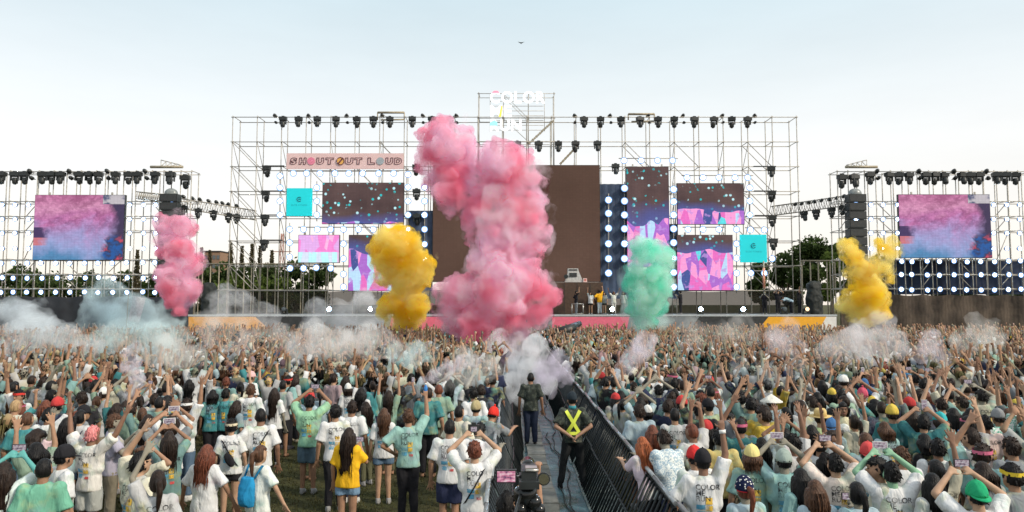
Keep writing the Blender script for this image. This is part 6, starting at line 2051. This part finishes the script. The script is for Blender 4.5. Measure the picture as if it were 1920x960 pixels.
POSE_F = [("rest_f", 28, ""), ("rup_f", 5, "right arm raised"), ("lup_f", 4, "left arm raised"), ("vee_f", 4, "arms spread high"), ("both_f", 3, "both arms straight up"), ("clap_f", 3, "clapping overhead"), ("phone_f", 3, "filming with a phone"), ("fist_f", 2, "fist up"), ("bent_f", 1, "hand on head"), ("wave_f", 1, "waving")]
HATS = [(None, None, None)] * 40 + [("cap", "red cap", (0.5, 0.05, 0.05)), ("cap", "white cap", (0.7, 0.7, 0.68)), ("cap", "black cap", BLK), ("cap", "yellow cap", (0.6, 0.45, 0.08)), ("band", "pink headband", (0.6, 0.15, 0.25)), ("capback", "blue cap", (0.06, 0.16, 0.35))]


def pick(rows_, wi=1):
    return RC.choices(rows_, [r[wi] for r in rows_])[0]


labels_used = set()


def relate(x, y, k):
    """direction words towards the k-th nearest landmark person"""
    hs = sorted(hero_pts, key=lambda h: (h[0] - x) ** 2 + (h[1] - y) ** 2)
    hx, hy, nm = hs[k]
    dx, dy = x - hx, y - hy
    px_, hp_ = x / y, hx / hy
    if abs(dy) > 1.1 * abs(dx): w = "behind" if dy > 0 else "in front of"
    else: w = "right of" if px_ > hp_ else "left of"
    return w, nm


DIST = ["just ", "", "a step ", "a little further ", "farther "]
for (x, y) in near:
    fem = RC.random() < 0.5
    pk, _, ptxt = pick(POSE_F if fem else POSE_M)
    hr = pick(HAIRS_F if fem else HAIRS_M)[0]; hc = pick(HC)[0]
    sn, sc_, _ = RC.choices(SHIRTS, SH_W)[0]
    hat = RC.choice(HATS)
    h = RC.uniform(1.54, 1.66) if fem else RC.uniform(1.64, 1.76)
    jit = RC.uniform(0.5, 1.05)
    shc = tuple(min(0.8, c * jit) for c in sc_)
    yaw = RC.gauss(0, 0.42) if RC.random() > 0.08 else RC.choice([-1, 1]) * RC.uniform(0.9, 2.0)
    lab = None
    for k in range(10):
        w, nm = relate(x, y, k)
        cand = f"{hat[1] + ' and ' if hat[1] else ''}{HW[hr]} {hc} hair, {sn} shirt{', ' + ptxt if ptxt else ''}, {w} the {nm}"
        if len(cand.split()) <= 16 and cand not in labels_used:
            lab = cand; break
    if lab is None:
        w, nm = relate(x, y, 0)
        lab = f"{HW[hr]} {hc} hair, {sn} shirt, {w} the {nm}"
    lab = " ".join(lab.split()[:16])
    labels_used.add(lab)
    pr_ = RC.random() < 0.6 and sn in ("white", "mint", "cream")
    root, T, s = person(lab, (x, y, 0), pk, yaw, h, None, hr, hc, shc, False, RC.choice(["trousers", "trousers", "shorts"]), RC.choice([BLK, NAVY, DEN, OLIVE, KHAKI]), hat[0], hat[2] or (0, 0, 0), pr_, y < 14, "people in the crowd", False, rnd_=RC)
    bw = RC.uniform(0.92, 1.12)
    root.scale = (s * bw, s * bw, s)
    if RC.random() < 0.12 and y < 15:
        strap_band(root, T, RC.choice([BLK, (0.10, 0.06, 0.04), NAVY, (0.3, 0.3, 0.3)]), flip=RC.choice([-1, 1]))
    if pk.startswith("phone"):
        w, nm = relate(x, y, 0)
        phone(root, T, s, " ".join(f"phone held by {HW[hr]} {hc} hair in {sn}, {w} the {nm}".split()[:16]), RC.random() < 0.4, (-1, 1) if RC.random() < .6 else (1,), RC.random() < .7)

# far crowd: too many to count, one mass of simple figures
def lod(key, hair, q_=1.0):
    """a light version of a posed figure in one mesh with colour classes per vertex (0 skin, 1 shirt, 2 lower, 3 hair)"""
    T = T_(key)
    vs_, fs, cl_ = [], [], []
    srcs = [(T.body, None, 0, 0.10), (T.shirt, None, 1, 0.10), (T.low["trousers"], None, 2, 0.05), (HAIR[hair][0], Matrix.Translation(T.head), 3, 0.20)]
    for me, M, c, rt in srcs:
        o = bpy.data.objects.new("tmp", me)
        md = o.modifiers.new("d", 'DECIMATE'); tris = sum(len(p.vertices) - 2 for p in me.polygons)
        md.ratio = min(1.0, q_ * {0: 300, 1: 130, 2: 50, 3: 90}[c] / tris)
        tm = o.modifiers.new("t", 'TRIANGULATE')
        m2 = evaluate(o)
        co_ = np.empty(len(m2.vertices) * 3, np.float32); m2.vertices.foreach_get("co", co_); co_ = co_.reshape(-1, 3)
        if M is not None: co_ = co_ + np.array(M.translation, np.float32)
        f_ = np.array([tuple(p.vertices) for p in m2.polygons if len(p.vertices) == 3], np.int32)
        b0 = sum(len(v) for v in vs_)
        vs_.append(co_); fs.append(f_ + b0); cl_.append(np.full(len(co_), c, np.int32))
        bpy.data.meshes.remove(m2)
    return np.concatenate(vs_), np.concatenate(fs), np.concatenate(cl_)


FARP = [("rest_m", "short", 3), ("rest_f", "long", 3), ("rup_m", "short", 5), ("rup_f", "long", 4), ("lup_m", "crop", 5), ("lup_f", "bob", 4), ("vee_m", "short", 6), ("vee_f", "ponytail", 5), ("both_m", "tuft", 6), ("both_f", "long", 5), ("clap_m", "short", 4), ("clap_f", "bob", 4), ("fist_m", "crop", 4), ("phone_f", "long", 3)]
LODS = [lod(k, h) for k, h, _ in FARP]
LODS2 = [lod(k, h, 0.6) for k, h, _ in FARP]
wts = np.array([w for _, _, w in FARP], float); wts /= wts.sum()
V_, F_, C_ = [], [], []
base_i = 0
rg = np.random.default_rng(5)
skin_a = np.array(SKINS); hair_a = np.array([HAIRC["black"], HAIRC["black"], HAIRC["dark brown"], HAIRC["brown"]])
shirt_a = np.array([c for _, c, _ in SHIRTS]); shw = np.array(SH_W, float); shw /= shw.sum()
low_a = np.array([BLK, NAVY, DEN, OLIVE])
for (x, y) in far:
    w2 = wts.copy()
    w2[:2] *= 1.0 if y > 36 else (3.5 if y > 24 else 7.0); w2 /= w2.sum()
    v, f, c = (LODS if y < 27 else LODS2)[rg.choice(len(LODS), p=w2)]
    a_ = rg.normal(0, 0.35); s = rg.uniform(0.88, 1.08)
    ca, sa = math.cos(a_) * s, math.sin(a_) * s
    q = np.empty_like(v)
    lean_ = rg.normal(0, 0.04, 2)
    mir = 1 if rg.random() < 0.5 else -1
    q[:, 0] = v[:, 0] * mir * ca - v[:, 1] * sa + x + lean_[0] * v[:, 2]
    q[:, 1] = v[:, 0] * mir * sa + v[:, 1] * ca + y + lean_[1] * v[:, 2]
    q[:, 2] = v[:, 2] * s
    sk = skin_a[rg.integers(len(skin_a))] * rg.uniform(0.75, 1.2)
    sh = shirt_a[rg.choice(len(shirt_a), p=shw)] * rg.uniform(0.42, 1.0)
    lw = low_a[rg.integers(4)]; hr = hair_a[rg.integers(4)]
    if rg.random() < 0.05: hr = np.array([(0.5, 0.05, 0.05), (0.6, 0.6, 0.58), (0.6, 0.45, 0.1), (0.05, 0.2, 0.4)])[rg.integers(4)]
    pal = np.stack([sk, sh, lw, hr])
    V_.append(q); F_.append(f + base_i); C_.append(pal[c]); base_i += len(v)
V_ = np.concatenate(V_); F_ = np.concatenate(F_); C_ = np.concatenate(C_)
t = NT("crowd_colours")
at_ = t.n("Attribute", attribute_name="figure_colour")
nz = t.n("TexNoise", {"Vector": t.n("TexCoord").outputs["Object"], "Scale": 7.0, "Detail": 4.0})
col = t.mix(1.0, at_.outputs["Color"], t.ramp(nz.outputs[0], [(0.3, (0.72, 0.72, 0.72)), (0.7, (1.1, 1.1, 1.1))]), 'MULTIPLY')
tn = t.n("TexNoise", {"Vector": t.n("TexCoord").outputs["Object"], "Scale": 1.6, "Detail": 4.0})
hue = t.ramp(t.n("TexNoise", {"Vector": t.n("TexCoord").outputs["Object"], "Scale": 0.45, "Detail": 2.0}).outputs[0], [(0.36, (0.10, 0.34, 0.34)), (0.48, (0.30, 0.38, 0.24)), (0.56, (0.50, 0.42, 0.16)), (0.66, (0.42, 0.30, 0.40))])
col = t.mix(t.ramp(tn.outputs[0], [(0.50, (0, 0, 0)), (0.72, (0.55, 0.55, 0.55))]), col, t.mix(0.5, hue, col, 'MULTIPLY') if False else hue)
crowd_mat = t.surf(t.n("BsdfPrincipled", {"Base Color": col, "Roughness": 0.85, "Specular IOR Level": 0.2}))
cme = np_mesh("crowd", V_, F_, [crowd_mat], smooth=True)
ca_ = cme.attributes.new("figure_colour", 'FLOAT_COLOR', 'POINT')
ca_.data.foreach_set("color", np.concatenate([C_, np.ones((len(C_), 1))], 1).astype(np.float32).ravel())
cr = link("crowd", cme)
tag(cr, "dense far crowd with raised hands reaching up to the stage", "crowd", None, "stuff")
print("crowd tris", len(F_))
# ---------------------------------------------------------------- crowd barriers along the aisle
M_BAR = pmat("black_barrier_steel", (0.018, 0.022, 0.024), 0.4, 0.5, 0.3, 8)
M_RAIL = pmat("worn_rail", (0.34, 0.36, 0.37), 0.35, 0.7, 0.3, 5)
BL = 1.22


def make_barrier():
    """1.2 m panel: silver hand rail, slanting black bars running down to a foot plate on the guards' side (+X)"""
    root = empty("crowd_barrier")
    MB().tube((0, 0, 1.2), (0, BL - 0.02, 1.2), 0.028, n=8).build("hand_rail", M_RAIL, root)
    MB().box((0.0, BL / 2, 1.13), (0.03, BL - 0.03, 0.05)).build("top_beam", M_BAR, root)
    bar_ = MB().tube((0.02, 0, 1.14), (0.52, 0, 0.05), 0.017, n=5).mesh("bar", M_BAR)
    for i in range(7):
        link("bar", bar_, root, (0, 0.06 + i * (BL - 0.12) / 6, 0))
    MB().box((0.27, BL / 2, 0.61), (0.03, BL - 0.04, 0.03)).build("cross_bar", M_BAR, root)
    MB().box((0.25, BL / 2, 0.025), (0.62, BL - 0.03, 0.03)).build("foot_plate", pmat("foot_plate", (0.13, 0.17, 0.17), 0.5, 0.2, 0.5, 14), root)
    stp = MB()
    for k in range(4): stp.box((0.14 + 0.07 * k, BL / 2, 0.30), (0.035, BL * 0.5, 0.02))
    stp.build("step", pmat("step_grating", (0.20, 0.24, 0.24), 0.5, 0.3), root)
    return root


proto = make_barrier()
first = True
for side, x0, sx in (("the open-grass side", -0.27, 1), ("the packed side", 1.82, -1)):
    for i in range(28):
        y0 = 5.6 + i * BL
        o = proto if first else copy_tree(proto)
        first = False
        o.location = (x0 + rnd.uniform(-.02, .02) + (0.0 if sx > 0 else -0.006 * max(0, i - 6)), y0 if sx > 0 else y0 + BL, 0)
        o.rotation_euler = (0, 0, (0 if sx > 0 else math.pi) + rnd.uniform(-.01, .01))
        n_ = i + 1
        lab = f"black slant-barred crowd barrier on {side} of the aisle, panel {ORD[i] if i < 24 else ['twenty-fifth', 'twenty-sixth', 'twenty-seventh', 'twenty-eighth'][i - 24]} from the front"
        tag(o, lab, "barrier", "crowd barriers along the aisle")

# floor of the aisle: tarpaulin and plank walkway
def tarp_mat():
    t = NT("wet_tarpaulin")
    co = t.n("TexCoord").outputs["Object"]
    n1 = t.n("TexNoise", {"Vector": co, "Scale": 1.4, "Detail": 6.0, "Distortion": 0.8})
    n2 = t.n("TexNoise", {"Vector": co, "Scale": 9.0, "Detail": 5.0})
    c = t.ramp(n1.outputs[0], [(0.32, (0.035, 0.055, 0.035)), (0.45, (0.05, 0.11, 0.13)), (0.58, (0.08, 0.17, 0.20)), (0.70, (0.16, 0.20, 0.20))])
    b = t.n("BsdfPrincipled", {"Base Color": c, "Roughness": 0.42})
    bp = t.n("Bump", {"Height": n2.outputs[0], "Strength": 0.7, "Distance": 0.04}); t.t.links.new(bp.outputs[0], b.inputs["Normal"])
    return t.surf(b)


nx, ny = 12, 160
vs_, fs = [], []
for j in range(ny + 1):
    for i in range(nx + 1):
        x = -0.22 + 2.0 * i / nx; y = 4.0 + 43.0 * j / ny
        vs_.append((x, y, 0.006 + 0.014 * abs(noise.noise(Vector((x * 3, y * 3, 0))))))
for j in range(ny):
    for i in range(nx):
        a_ = j * (nx + 1) + i; fs.append((a_, a_ + 1, a_ + nx + 2, a_ + nx + 1))
tag(MB().add(vs_, fs, 0, True).build("aisle_floor", tarp_mat()), kind="structure")
wk = empty("plank_walkway", (0.60, 5.0, 0)); tag(wk, kind="structure")
pm_ = [MB().box((0, 0, 0), (0.40, 0.92, 0.03)).mesh("plank", pmat("worn_board_%d" % k, (0.13 + .04 * k, 0.135 + .04 * k, 0.12 + .04 * k), 0.8, 0, 0.3, 4, 0.4)) for k in range(3)]
for i in range(38):
    o = link("plank", pm_[rnd.randrange(3)], wk, (rnd.uniform(-.02, .02) - 0.004 * i, i * 0.97, 0.040 + rnd.uniform(0, .006)), (0, 0, rnd.uniform(-.02, .02)))
for i, (y0, y1) in enumerate(((6, 19), (8, 30))):
    m = MB(); prev = None
    n = 60
    for k in range(n + 1):
        y = y0 + (y1 - y0) * k / n
        p = Vector((0.95 + i * 0.12 + 0.07 * math.sin(y * 1.3 + i) + 0.03 * math.sin(y * 4), y, 0.035))
        if prev is not None: m.tube(prev, p, 0.012, n=5, caps=False)
        prev = p
    tag(m.build("cable", M_BLACK), ["thin black cable on the tarpaulin, nearer the planks", "thin black cable on the tarpaulin, nearer the packed barrier"][i], "cable")

# television camera on a tripod at the bottom edge
cd = 6.3
base = at(985, 900, cd)
tv = empty("television_camera", (base.x, cd, 0))
zt = base.z
M_GLOSS = pmat("glossy_black", (0.012, 0.013, 0.014), 0.15, 0.0, 0.2, 6)
for k in range(3):
    an = R(90 + 120 * k)
    MB().tube((0, 0, zt - .16), (math.cos(an) * .55, math.sin(an) * .55, 0.01), .03, .022, n=8).build("leg", M_BLACK, tv)
m = MB(); m.loft([(0, 0, zt - .22, .06, .06), (0, 0, zt - .14, .10, .10), (0, 0, zt - .08, .10, .10), (0, 0, zt - .05, .07, .07)], 16); m.build("fluid_head", M_GLOSS, tv)
m = MB(); m.box((0.03, 0.02, zt - .01), (.17, .36, .06)); m.box((.03, .05, zt + .055), (.13, .30, .085)); m.build("body", M_BLACK, tv)
MB().tube((.03, .20, zt + .05), (.03, .42, zt + .05), .055, .065, n=16).build("lens", M_GLOSS, tv)
MB().box((.05, -.06, zt + .115), (.10, .10, .022)).tube((.0, -.10, zt + .105), (.11, -.10, zt + .105), .014, n=8).build("silver_plate", M_STEEL, tv)
m = MB().tube((.155, -.07, zt + .03), (.155, -.095, zt + .03), .055, n=18); rim = m.build("round_mirror", M_BLACK, tv)
MB().tube((.155, -.096, zt + .03), (.155, -.10, zt + .03), .045, n=18).build("mirror_glass", pmat("mirror_glass", (.7, .72, .72), .06, 1.0, .02), rim)
m = MB().tube((.09, -.02, zt), (.155, -.06, zt + .02), .012, n=6).build("mirror_arm", M_STEEL, tv)
m = MB().tube((-.04, -.08, zt - .10), (-.12, -.55, zt - .22), .013, n=6); m.build("pan_handle", M_BLACK, tv)
for (x_, z_, r_) in ((.08, -.18, .06), (-.04, -.24, .055), (.12, -.24, .05)):
    MB().ball((x_, -.05, zt + z_), (r_, .06, r_ * 1.2), 12, 8).build("cable_pouch", M_GLOSS, tv)
mon = MB().box((-.165, -.05, zt + .045), (.18, .03, .115)).build("monitor", M_BLACK, tv)
t = NT("monitor_picture")
nz = t.n("TexNoise", {"Vector": t.n("TexCoord").outputs["Generated"], "Scale": 3.5, "Detail": 4.0})
cc = t.ramp(nz.outputs[0], [(0.35, (0.10, 0.06, 0.12)), (0.5, (0.55, 0.20, 0.30)), (0.65, (0.70, 0.50, 0.55))])
MB().box((-.165, -.068, zt + .045), (.155, .006, .09)).build("monitor_screen", t.surf(t.n("Emission", {"Color": cc, "Strength": 0.7})), mon)
MB().tube((-.08, 0, zt + .03), (-.03, .02, zt + .03), .01, n=6).build("monitor_arm", M_STEEL, tv)
tag(tv, "black television camera on a tripod with a small lit monitor, bottom centre", "camera")

# black smoke cannon in front of the stage
c0 = at(1046, 629, 40); c1 = at(1088, 606, 41)
cn = empty("smoke_cannon", (c0.x, 40.0, 0))
o0 = Vector(cn.location)
m = MB().tube(c0 - o0, c1 - o0, 0.42, 0.14, n=16); m.build("barrel", M_BLACK, cn)
for sx in (-.35, .35): MB().tube(((c0 + c1) / 2 - o0), ((c0 + c1) / 2 - o0) + Vector((sx * 2, -0.2, -((c0 + c1) / 2).z)), .05, n=6).build("leg", M_DARK, cn)
tag(cn, "black tapering smoke cannon tilted up before the pink stage front", "cannon")
ov = at_z(1117, 622, 1.85)
person("steward in an orange vest beside the black smoke cannon", (ov.x, 39.5, 0.0), "rup_m", R(20), 1.85, None, "short", "black", (0.75, 0.14, 0.02), True, "trousers", BLK, None, (0, 0, 0), False, False)

# white flag in the smoke at the charcoal curtain
fp = at(236, 601, 43)
fl = empty("flag", (fp.x, 43, 0))
MB().tube((0, 0, 0), (0.1, 0, fp.z + 1.6), 0.02, n=6).build("pole", M_TUBE_L, fl)
vs_, fs = [], []
for j in range(9):
    for i in range(7):
        f, g_ = i / 6, j / 8
        vs_.append((0.1 + 0.75 * f + 0.25 * g_, 0.08 * math.sin(f * 5 + g_ * 3), fp.z + 0.0 + 1.5 * g_ - 0.15 * f))
for j in range(8):
    for i in range(6): a_ = j * 7 + i; fs.append((a_, a_ + 1, a_ + 8, a_ + 7))
MB().add(vs_, fs, 0, True).build("cloth", pmat("white_flag_cloth", (0.62, 0.66, 0.68), 0.8), fl)
tag(fl, "white flag waved in the teal smoke below the lamp wall", "flag")

# grass tufts on the open ground
rg = np.random.default_rng(9)
n = 26000
y = rg.uniform(10.5, 24, n); x = rg.uniform(-9.5, -0.4, n)
keep = np.sin(x * 1.7 + 1) * np.cos(y * 1.1) + rg.normal(0, .6, n) > -0.5
x, y = x[keep], y[keep]; n = len(x)
h = rg.uniform(.03, .10, n); an = rg.uniform(0, 6.28, n); w = rg.uniform(.006, .014, n); lx = rg.normal(0, .03, n); ly = rg.normal(0, .03, n)
z = np.zeros(n)
v = np.stack([np.stack([x - np.cos(an) * w, y - np.sin(an) * w, z], 1), np.stack([x + np.cos(an) * w, y + np.sin(an) * w, z], 1), np.stack([x + lx, y + ly, h], 1)], 1).reshape(-1, 3)
f = np.arange(3 * n).reshape(n, 3)
gl = link("grass", np_mesh("grass", v, f, [leaf_mat("grass_blade", (0.05, 0.055, 0.022), (0.12, 0.11, 0.05))]))
tag(gl, "short trampled grass on the open ground between the people", "grass", None, "stuff")

# ---------------------------------------------------------------- coloured smoke
def blob_cloud(name, blobs, d, voxel, depth=1.0, lv2=16, lv3=5, seed=1, rough=0.05, smooth=1):
    """billowing smoke: big lobes carrying smaller lobes carrying still smaller ones"""
    rnd = random.Random(seed)
    mb = MB()
    base = at(sum(b[0] for b in blobs) / len(blobs), max(b[1] + b[2] for b in blobs), d)
    k = mpp(d)

    def dirv():
        while True:
            v = Vector((rnd.uniform(-1, 1), rnd.uniform(-1, 1), rnd.uniform(-1, 1)))
            if 0.05 < v.length < 1: return v.normalized()
    for b in blobs:
        px, py, r = b[:3]
        dy = b[3] if len(b) > 3 else rnd.uniform(-0.7, 0.7) * r * depth
        r0 = r * k * 0.74
        c = at(px, py, d) + Vector((0, dy * k, 0)) - base
        mb.ball(c, r0, 12, 8)
        for _ in range(lv2):
            v = dirv(); r1 = r0 * rnd.uniform(0.25, 0.55)
            c1 = c + v * (r0 * rnd.uniform(0.82, 1.0))
            mb.ball(c1, r1, 8, 6)
            for _ in range(lv3):
                v2 = (dirv() + v * 0.6).normalized(); r2 = r1 * rnd.uniform(0.25, 0.48)
                mb.ball(c1 + v2 * r1 * 0.95, r2, 7, 5)
    dis = [(cloud_tex("billow_a", 0.6, 3), rough * 6.0, 0.45), (cloud_tex("billow_b", 0.2, 3), rough * 3.0, 0.45)]
    return remesh(mb, name, voxel, smooth=smooth, displace=dis), base


def smoke_mat(name, col, dens, tint, aniso=0.0, col2=None, scale=0.9, lo=0.40, hi=0.62, step=1.0, seed=0.0):
    """smoke: even when col2 is None, else billowing between a thin pale and a dense rich state"""
    t = NT(name)
    if col2 is None:
        v = t.n("VolumePrincipled", {"Color": (*col, 1), "Density": dens, "Anisotropy": aniso})
    else:
        co = t.n("TexCoord").outputs["Object"]
        of = t.n("VectorMath", {0: co, 1: (seed, seed * 2, 0)}, operation='ADD').outputs[0]
        n = t.n("TexNoise", {"Vector": of, "Scale": scale, "Detail": 6.0, "Roughness": 0.62, "Distortion": 0.35})
        n2 = t.n("TexNoise", {"Vector": of, "Scale": scale * 0.55, "Detail": 2.0})
        d = t.ramp(n.outputs[0], [(lo, (0.0, 0.0, 0.0)), (hi, (1, 1, 1))])
        c = t.mix(t.ramp(n2.outputs[0], [(0.40, (0, 0, 0)), (0.60, (1, 1, 1))]), col, col2)
        v = t.n("VolumePrincipled", {"Color": c, "Density": t.math('MULTIPLY', d, dens), "Anisotropy": aniso})
        t.mat.cycles.volume_step_rate = step
    t.t.links.new(v.outputs[0], t.out.inputs["Volume"])
    if tint is not None:
        t.surf(t.n("BsdfTransparent", {"Color": (*tint, 1)}))
    return t.mat


def plume(label, blobs, d, outer, dens, tint, core, cdens, voxel=0.09, cores=None, grow=1.2, nscale=1.05, lo=0.42, hi=0.62, step=0.14, **kw):
    """a plume of dyed smoke: thin and pale in places, dense and rich in others"""
    me, base = blob_cloud("smoke_plume", [(b[0], b[1], b[2] * grow) for b in blobs], d, voxel, **kw)
    me.materials.append(smoke_mat("smoke_" + label.split()[0], outer, cdens, tint, 0.0, core, nscale, lo, hi, step, kw.get("seed", 1) * 3.3))
    o = link("smoke_plume", me, None, base)
    tag(o, label, "smoke", "coloured smoke plumes over the crowd", "thing")
    # torn thin smoke loosening round the plume
    r_ = random.Random(kw.get("seed", 1) + 70)
    vb = [(b[0] + r_.uniform(-.2, .35) * b[2], b[1] + r_.uniform(-.3, .3) * b[2], b[2] * grow * r_.uniform(1.05, 1.4)) for b in blobs]
    me2, base2 = blob_cloud("thin_veil", vb, d, voxel * 2.2, lv2=8, lv3=2, seed=kw.get("seed", 1) + 9)
    me2.materials.append(smoke_mat("veil_" + label.split()[0], outer, 1.1, None, 0.0, outer, 0.8, 0.50, 0.74, step * 2.0, kw.get("seed", 1) * 5.1))
    link("thin_veil", me2, o, base2 - base)
    return o


def wisp(blobs, d, col, tau, seed=1, name="smoke_haze"):
    """a thin torn veil of drifting smoke; tau: how much of the light it stops through its middle"""
    rm = sum(b[2] for b in blobs) / len(blobs) * mpp(d)
    me, base = blob_cloud(name, [(b[0], b[1], b[2] * 1.3) for b in blobs], d, max(0.05, rm * 0.16), lv2=10, lv3=2, seed=seed, rough=0.10 * rm, smooth=2)
    me.materials.append(smoke_mat(name, col, 1.0 * tau / rm, None, 0.0, col, 0.75 / rm, 0.40, 0.72, 0.4, seed * 1.7))
    o = link(name, me, None, base)
    tag(o, kind="stuff")
    return o


def over(y):
    """distance at which something seen at that height of the photo floats just above the heads"""
    return 1.25 * FPX / (y - 570)


PINK = [(835, 272, 46), (815, 262, 32), (862, 268, 40), (812, 300, 34), (835, 330, 44), (850, 365, 40), (880, 315, 46), (905, 345, 48), (940, 305, 42), (968, 298, 34),
        (985, 335, 38), (992, 372, 36), (950, 355, 50), (905, 395, 46), (1004, 405, 32), (960, 420, 56), (915, 432, 44), (1012, 445, 26), (988, 465, 36), (932, 480, 50), (962, 505, 48),
        (906, 492, 30), (985, 515, 34), (940, 545, 60), (998, 552, 46), (1026, 556, 28), (890, 562, 50), (856, 546, 40), (838, 572, 28), (852, 604, 32), (900, 602, 44), (960, 595, 48), (1008, 585, 36), (938, 622, 34), (885, 622, 24)]
plume("pink smoke plume, the tallest, towering over the aisle", PINK, 36.0, (0.978, 0.88, 0.955), 1.2, (0.98, 0.89, 0.93), (0.97, 0.50, 0.62), 4.6, 0.075, grow=1.08)
PINK2 = [(318, 428, 34), (345, 424, 22), (300, 416, 18), (325, 465, 30), (342, 498, 32), (346, 476, 32), (330, 522, 32), (336, 552, 34), (354, 546, 24), (342, 578, 16)]
plume("slim pink smoke column beside the hanging loudspeakers", PINK2, 40.0, (0.976, 0.83, 0.91), 1.4, (0.97, 0.88, 0.92), (0.965, 0.47, 0.58), 5.0, grow=1.08, seed=2, voxel=0.075)
YEL = [(742, 466, 42), (726, 470, 28), (775, 482, 36), (792, 502, 24), (772, 522, 34), (750, 500, 40), (758, 550, 32), (745, 580, 36), (785, 574, 26), (722, 582, 16), (768, 598, 20)]
plume("yellow smoke plume in front of the brown central screen", YEL, 42.0, (0.9995, 0.925, 0.48), 1.7, (0.98, 0.96, 0.86), (0.9995, 0.80, 0.07), 6.0, seed=3, voxel=0.075)
GRN = [(1213, 475, 34), (1196, 462, 20), (1236, 490, 30), (1250, 476, 18), (1205, 510, 38), (1190, 528, 26), (1226, 530, 36), (1210, 560, 36), (1198, 582, 24), (1235, 572, 24), (1214, 602, 22)]
plume("green smoke plume before the tall pink screen", GRN, 42.0, (0.84, 0.96, 0.91), 1.4, (0.86, 0.97, 0.94), (0.34, 0.90, 0.77), 4.6, grow=1.08, seed=4)
YEL2 = [(1588, 464, 20), (1577, 457, 12), (1598, 484, 20), (1613, 506, 24), (1668, 460, 22), (1660, 480, 22), (1648, 502, 22), (1677, 472, 14), (1632, 528, 30), (1628, 552, 32), (1598, 562, 24), (1584, 576, 16), (1630, 582, 30), (1654, 560, 20), (1608, 590, 20), (1648, 590, 20), (1670, 520, 12)]
plume("yellow smoke plume forked like a letter Y", YEL2, 42.0, (0.9995, 0.925, 0.50), 1.7, (0.98, 0.96, 0.86), (0.9995, 0.81, 0.08), 6.0, grow=1.1, seed=5, voxel=0.075)

# thin drifting smoke low over the heads
WHITE = (0.993, 0.993, 0.993); TEALS = (0.82, 0.97, 0.985); LIL = (0.97, 0.92, 0.995); CRM = (0.995, 0.985, 0.955); PNK = (0.99, 0.92, 0.96)
BLU = (0.90, 0.96, 0.995)
# banks far back, at the foot of the stage
wisp([(190, 550, 30), (220, 580, 40), (260, 590, 40), (300, 600, 36), (180, 590, 26), (210, 540, 20)], 44, TEALS, 1.1, 11)
wisp([(30, 590, 36), (70, 600, 34), (20, 610, 30), (100, 615, 22)], 42, BLU, 1.1, 12)
wisp([(410, 570, 30), (450, 585, 34), (490, 595, 30), (400, 600, 28), (425, 548, 16)], 47, WHITE, 0.55, 15)
wisp([(600, 585, 30), (640, 595, 36), (690, 585, 34), (660, 610, 34), (610, 610, 30), (720, 600, 30), (680, 560, 20)], 46, WHITE, 0.65, 16)
wisp([(1215, 612, 24), (1240, 606, 20), (1200, 606, 18)], 43, (0.80, 0.95, 0.92), 0.7, 23)
# veils drifting over the heads
wisp([(60, 630, 36), (110, 640, 34), (20, 650, 34), (160, 650, 26), (80, 600, 30)], over(640), BLU, 1.0, 29)
wisp([(230, 625, 34), (280, 635, 36), (330, 630, 30), (190, 640, 24)], over(636), TEALS, 0.9, 34)
wisp([(244, 662, 14), (248, 685, 18), (252, 712, 17), (246, 738, 14), (256, 650, 12)], over(690), LIL, 0.95, 13)
wisp([(330, 655, 28), (300, 665, 26), (360, 668, 24), (325, 682, 18)], over(668), CRM, 0.7, 14)
wisp([(420, 632, 34), (470, 640, 32), (520, 636, 30)], over(636), WHITE, 0.45, 28)
wisp([(590, 640, 36), (640, 645, 38), (690, 640, 34), (560, 650, 24), (640, 672, 24), (720, 650, 26)], over(650), WHITE, 0.9, 31)
wisp([(770, 668, 26), (742, 664, 18), (800, 660, 20)], over(667), TEALS, 0.8, 17)
wisp([(792, 714, 9), (815, 702, 14), (838, 692, 17), (865, 682, 16), (892, 676, 13)], over(695), LIL, 0.95, 18)
wisp([(880, 700, 26), (850, 716, 20), (912, 690, 26), (870, 670, 22)], over(700), CRM, 0.55, 30)
wisp([(935, 650, 30), (930, 675, 22), (938, 698, 17), (936, 722, 13), (962, 655, 28), (990, 660, 24)], 27, PNK, 0.9, 19)
wisp([(975, 690, 28), (1000, 682, 28), (960, 720, 24), (1022, 722, 20), (975, 745, 18), (940, 748, 16), (1000, 650, 24)], 19.5, (0.95, 0.96, 0.985), 1.4, 20)
wisp([(1025, 690, 26), (1050, 678, 24), (1060, 702, 20), (1030, 722, 20)], 18.5, (0.92, 0.86, 0.985), 0.85, 21)
wisp([(1172, 694, 16), (1188, 672, 22), (1205, 652, 24), (1216, 636, 18), (1160, 708, 10)], over(668), LIL, 0.9, 22)
wisp([(1290, 625, 30), (1340, 630, 30), (1400, 625, 34)], over(628), CRM, 0.3, 32)
wisp([(1470, 638, 28), (1492, 655, 20), (1452, 625, 20), (1480, 610, 18)], over(640), PNK, 0.55, 24)
wisp([(1560, 655, 28), (1600, 645, 34), (1640, 630, 34), (1670, 645, 30), (1640, 665, 28), (1655, 610, 24)], over(648), (0.98, 0.965, 0.99), 0.8, 25)
wisp([(1752, 650, 24), (1738, 668, 18), (1768, 672, 16), (1740, 632, 18)], over(655), LIL, 0.7, 26)
wisp([(1845, 622, 28), (1868, 642, 24), (1830, 648, 22), (1800, 640, 20)], over(636), CRM, 0.6, 27)
wisp([(1440, 700, 24), (1500, 690, 22), (1390, 690, 20)], over(695), BLU, 0.25, 35)
bpy.data.scenes.remove(TMP)
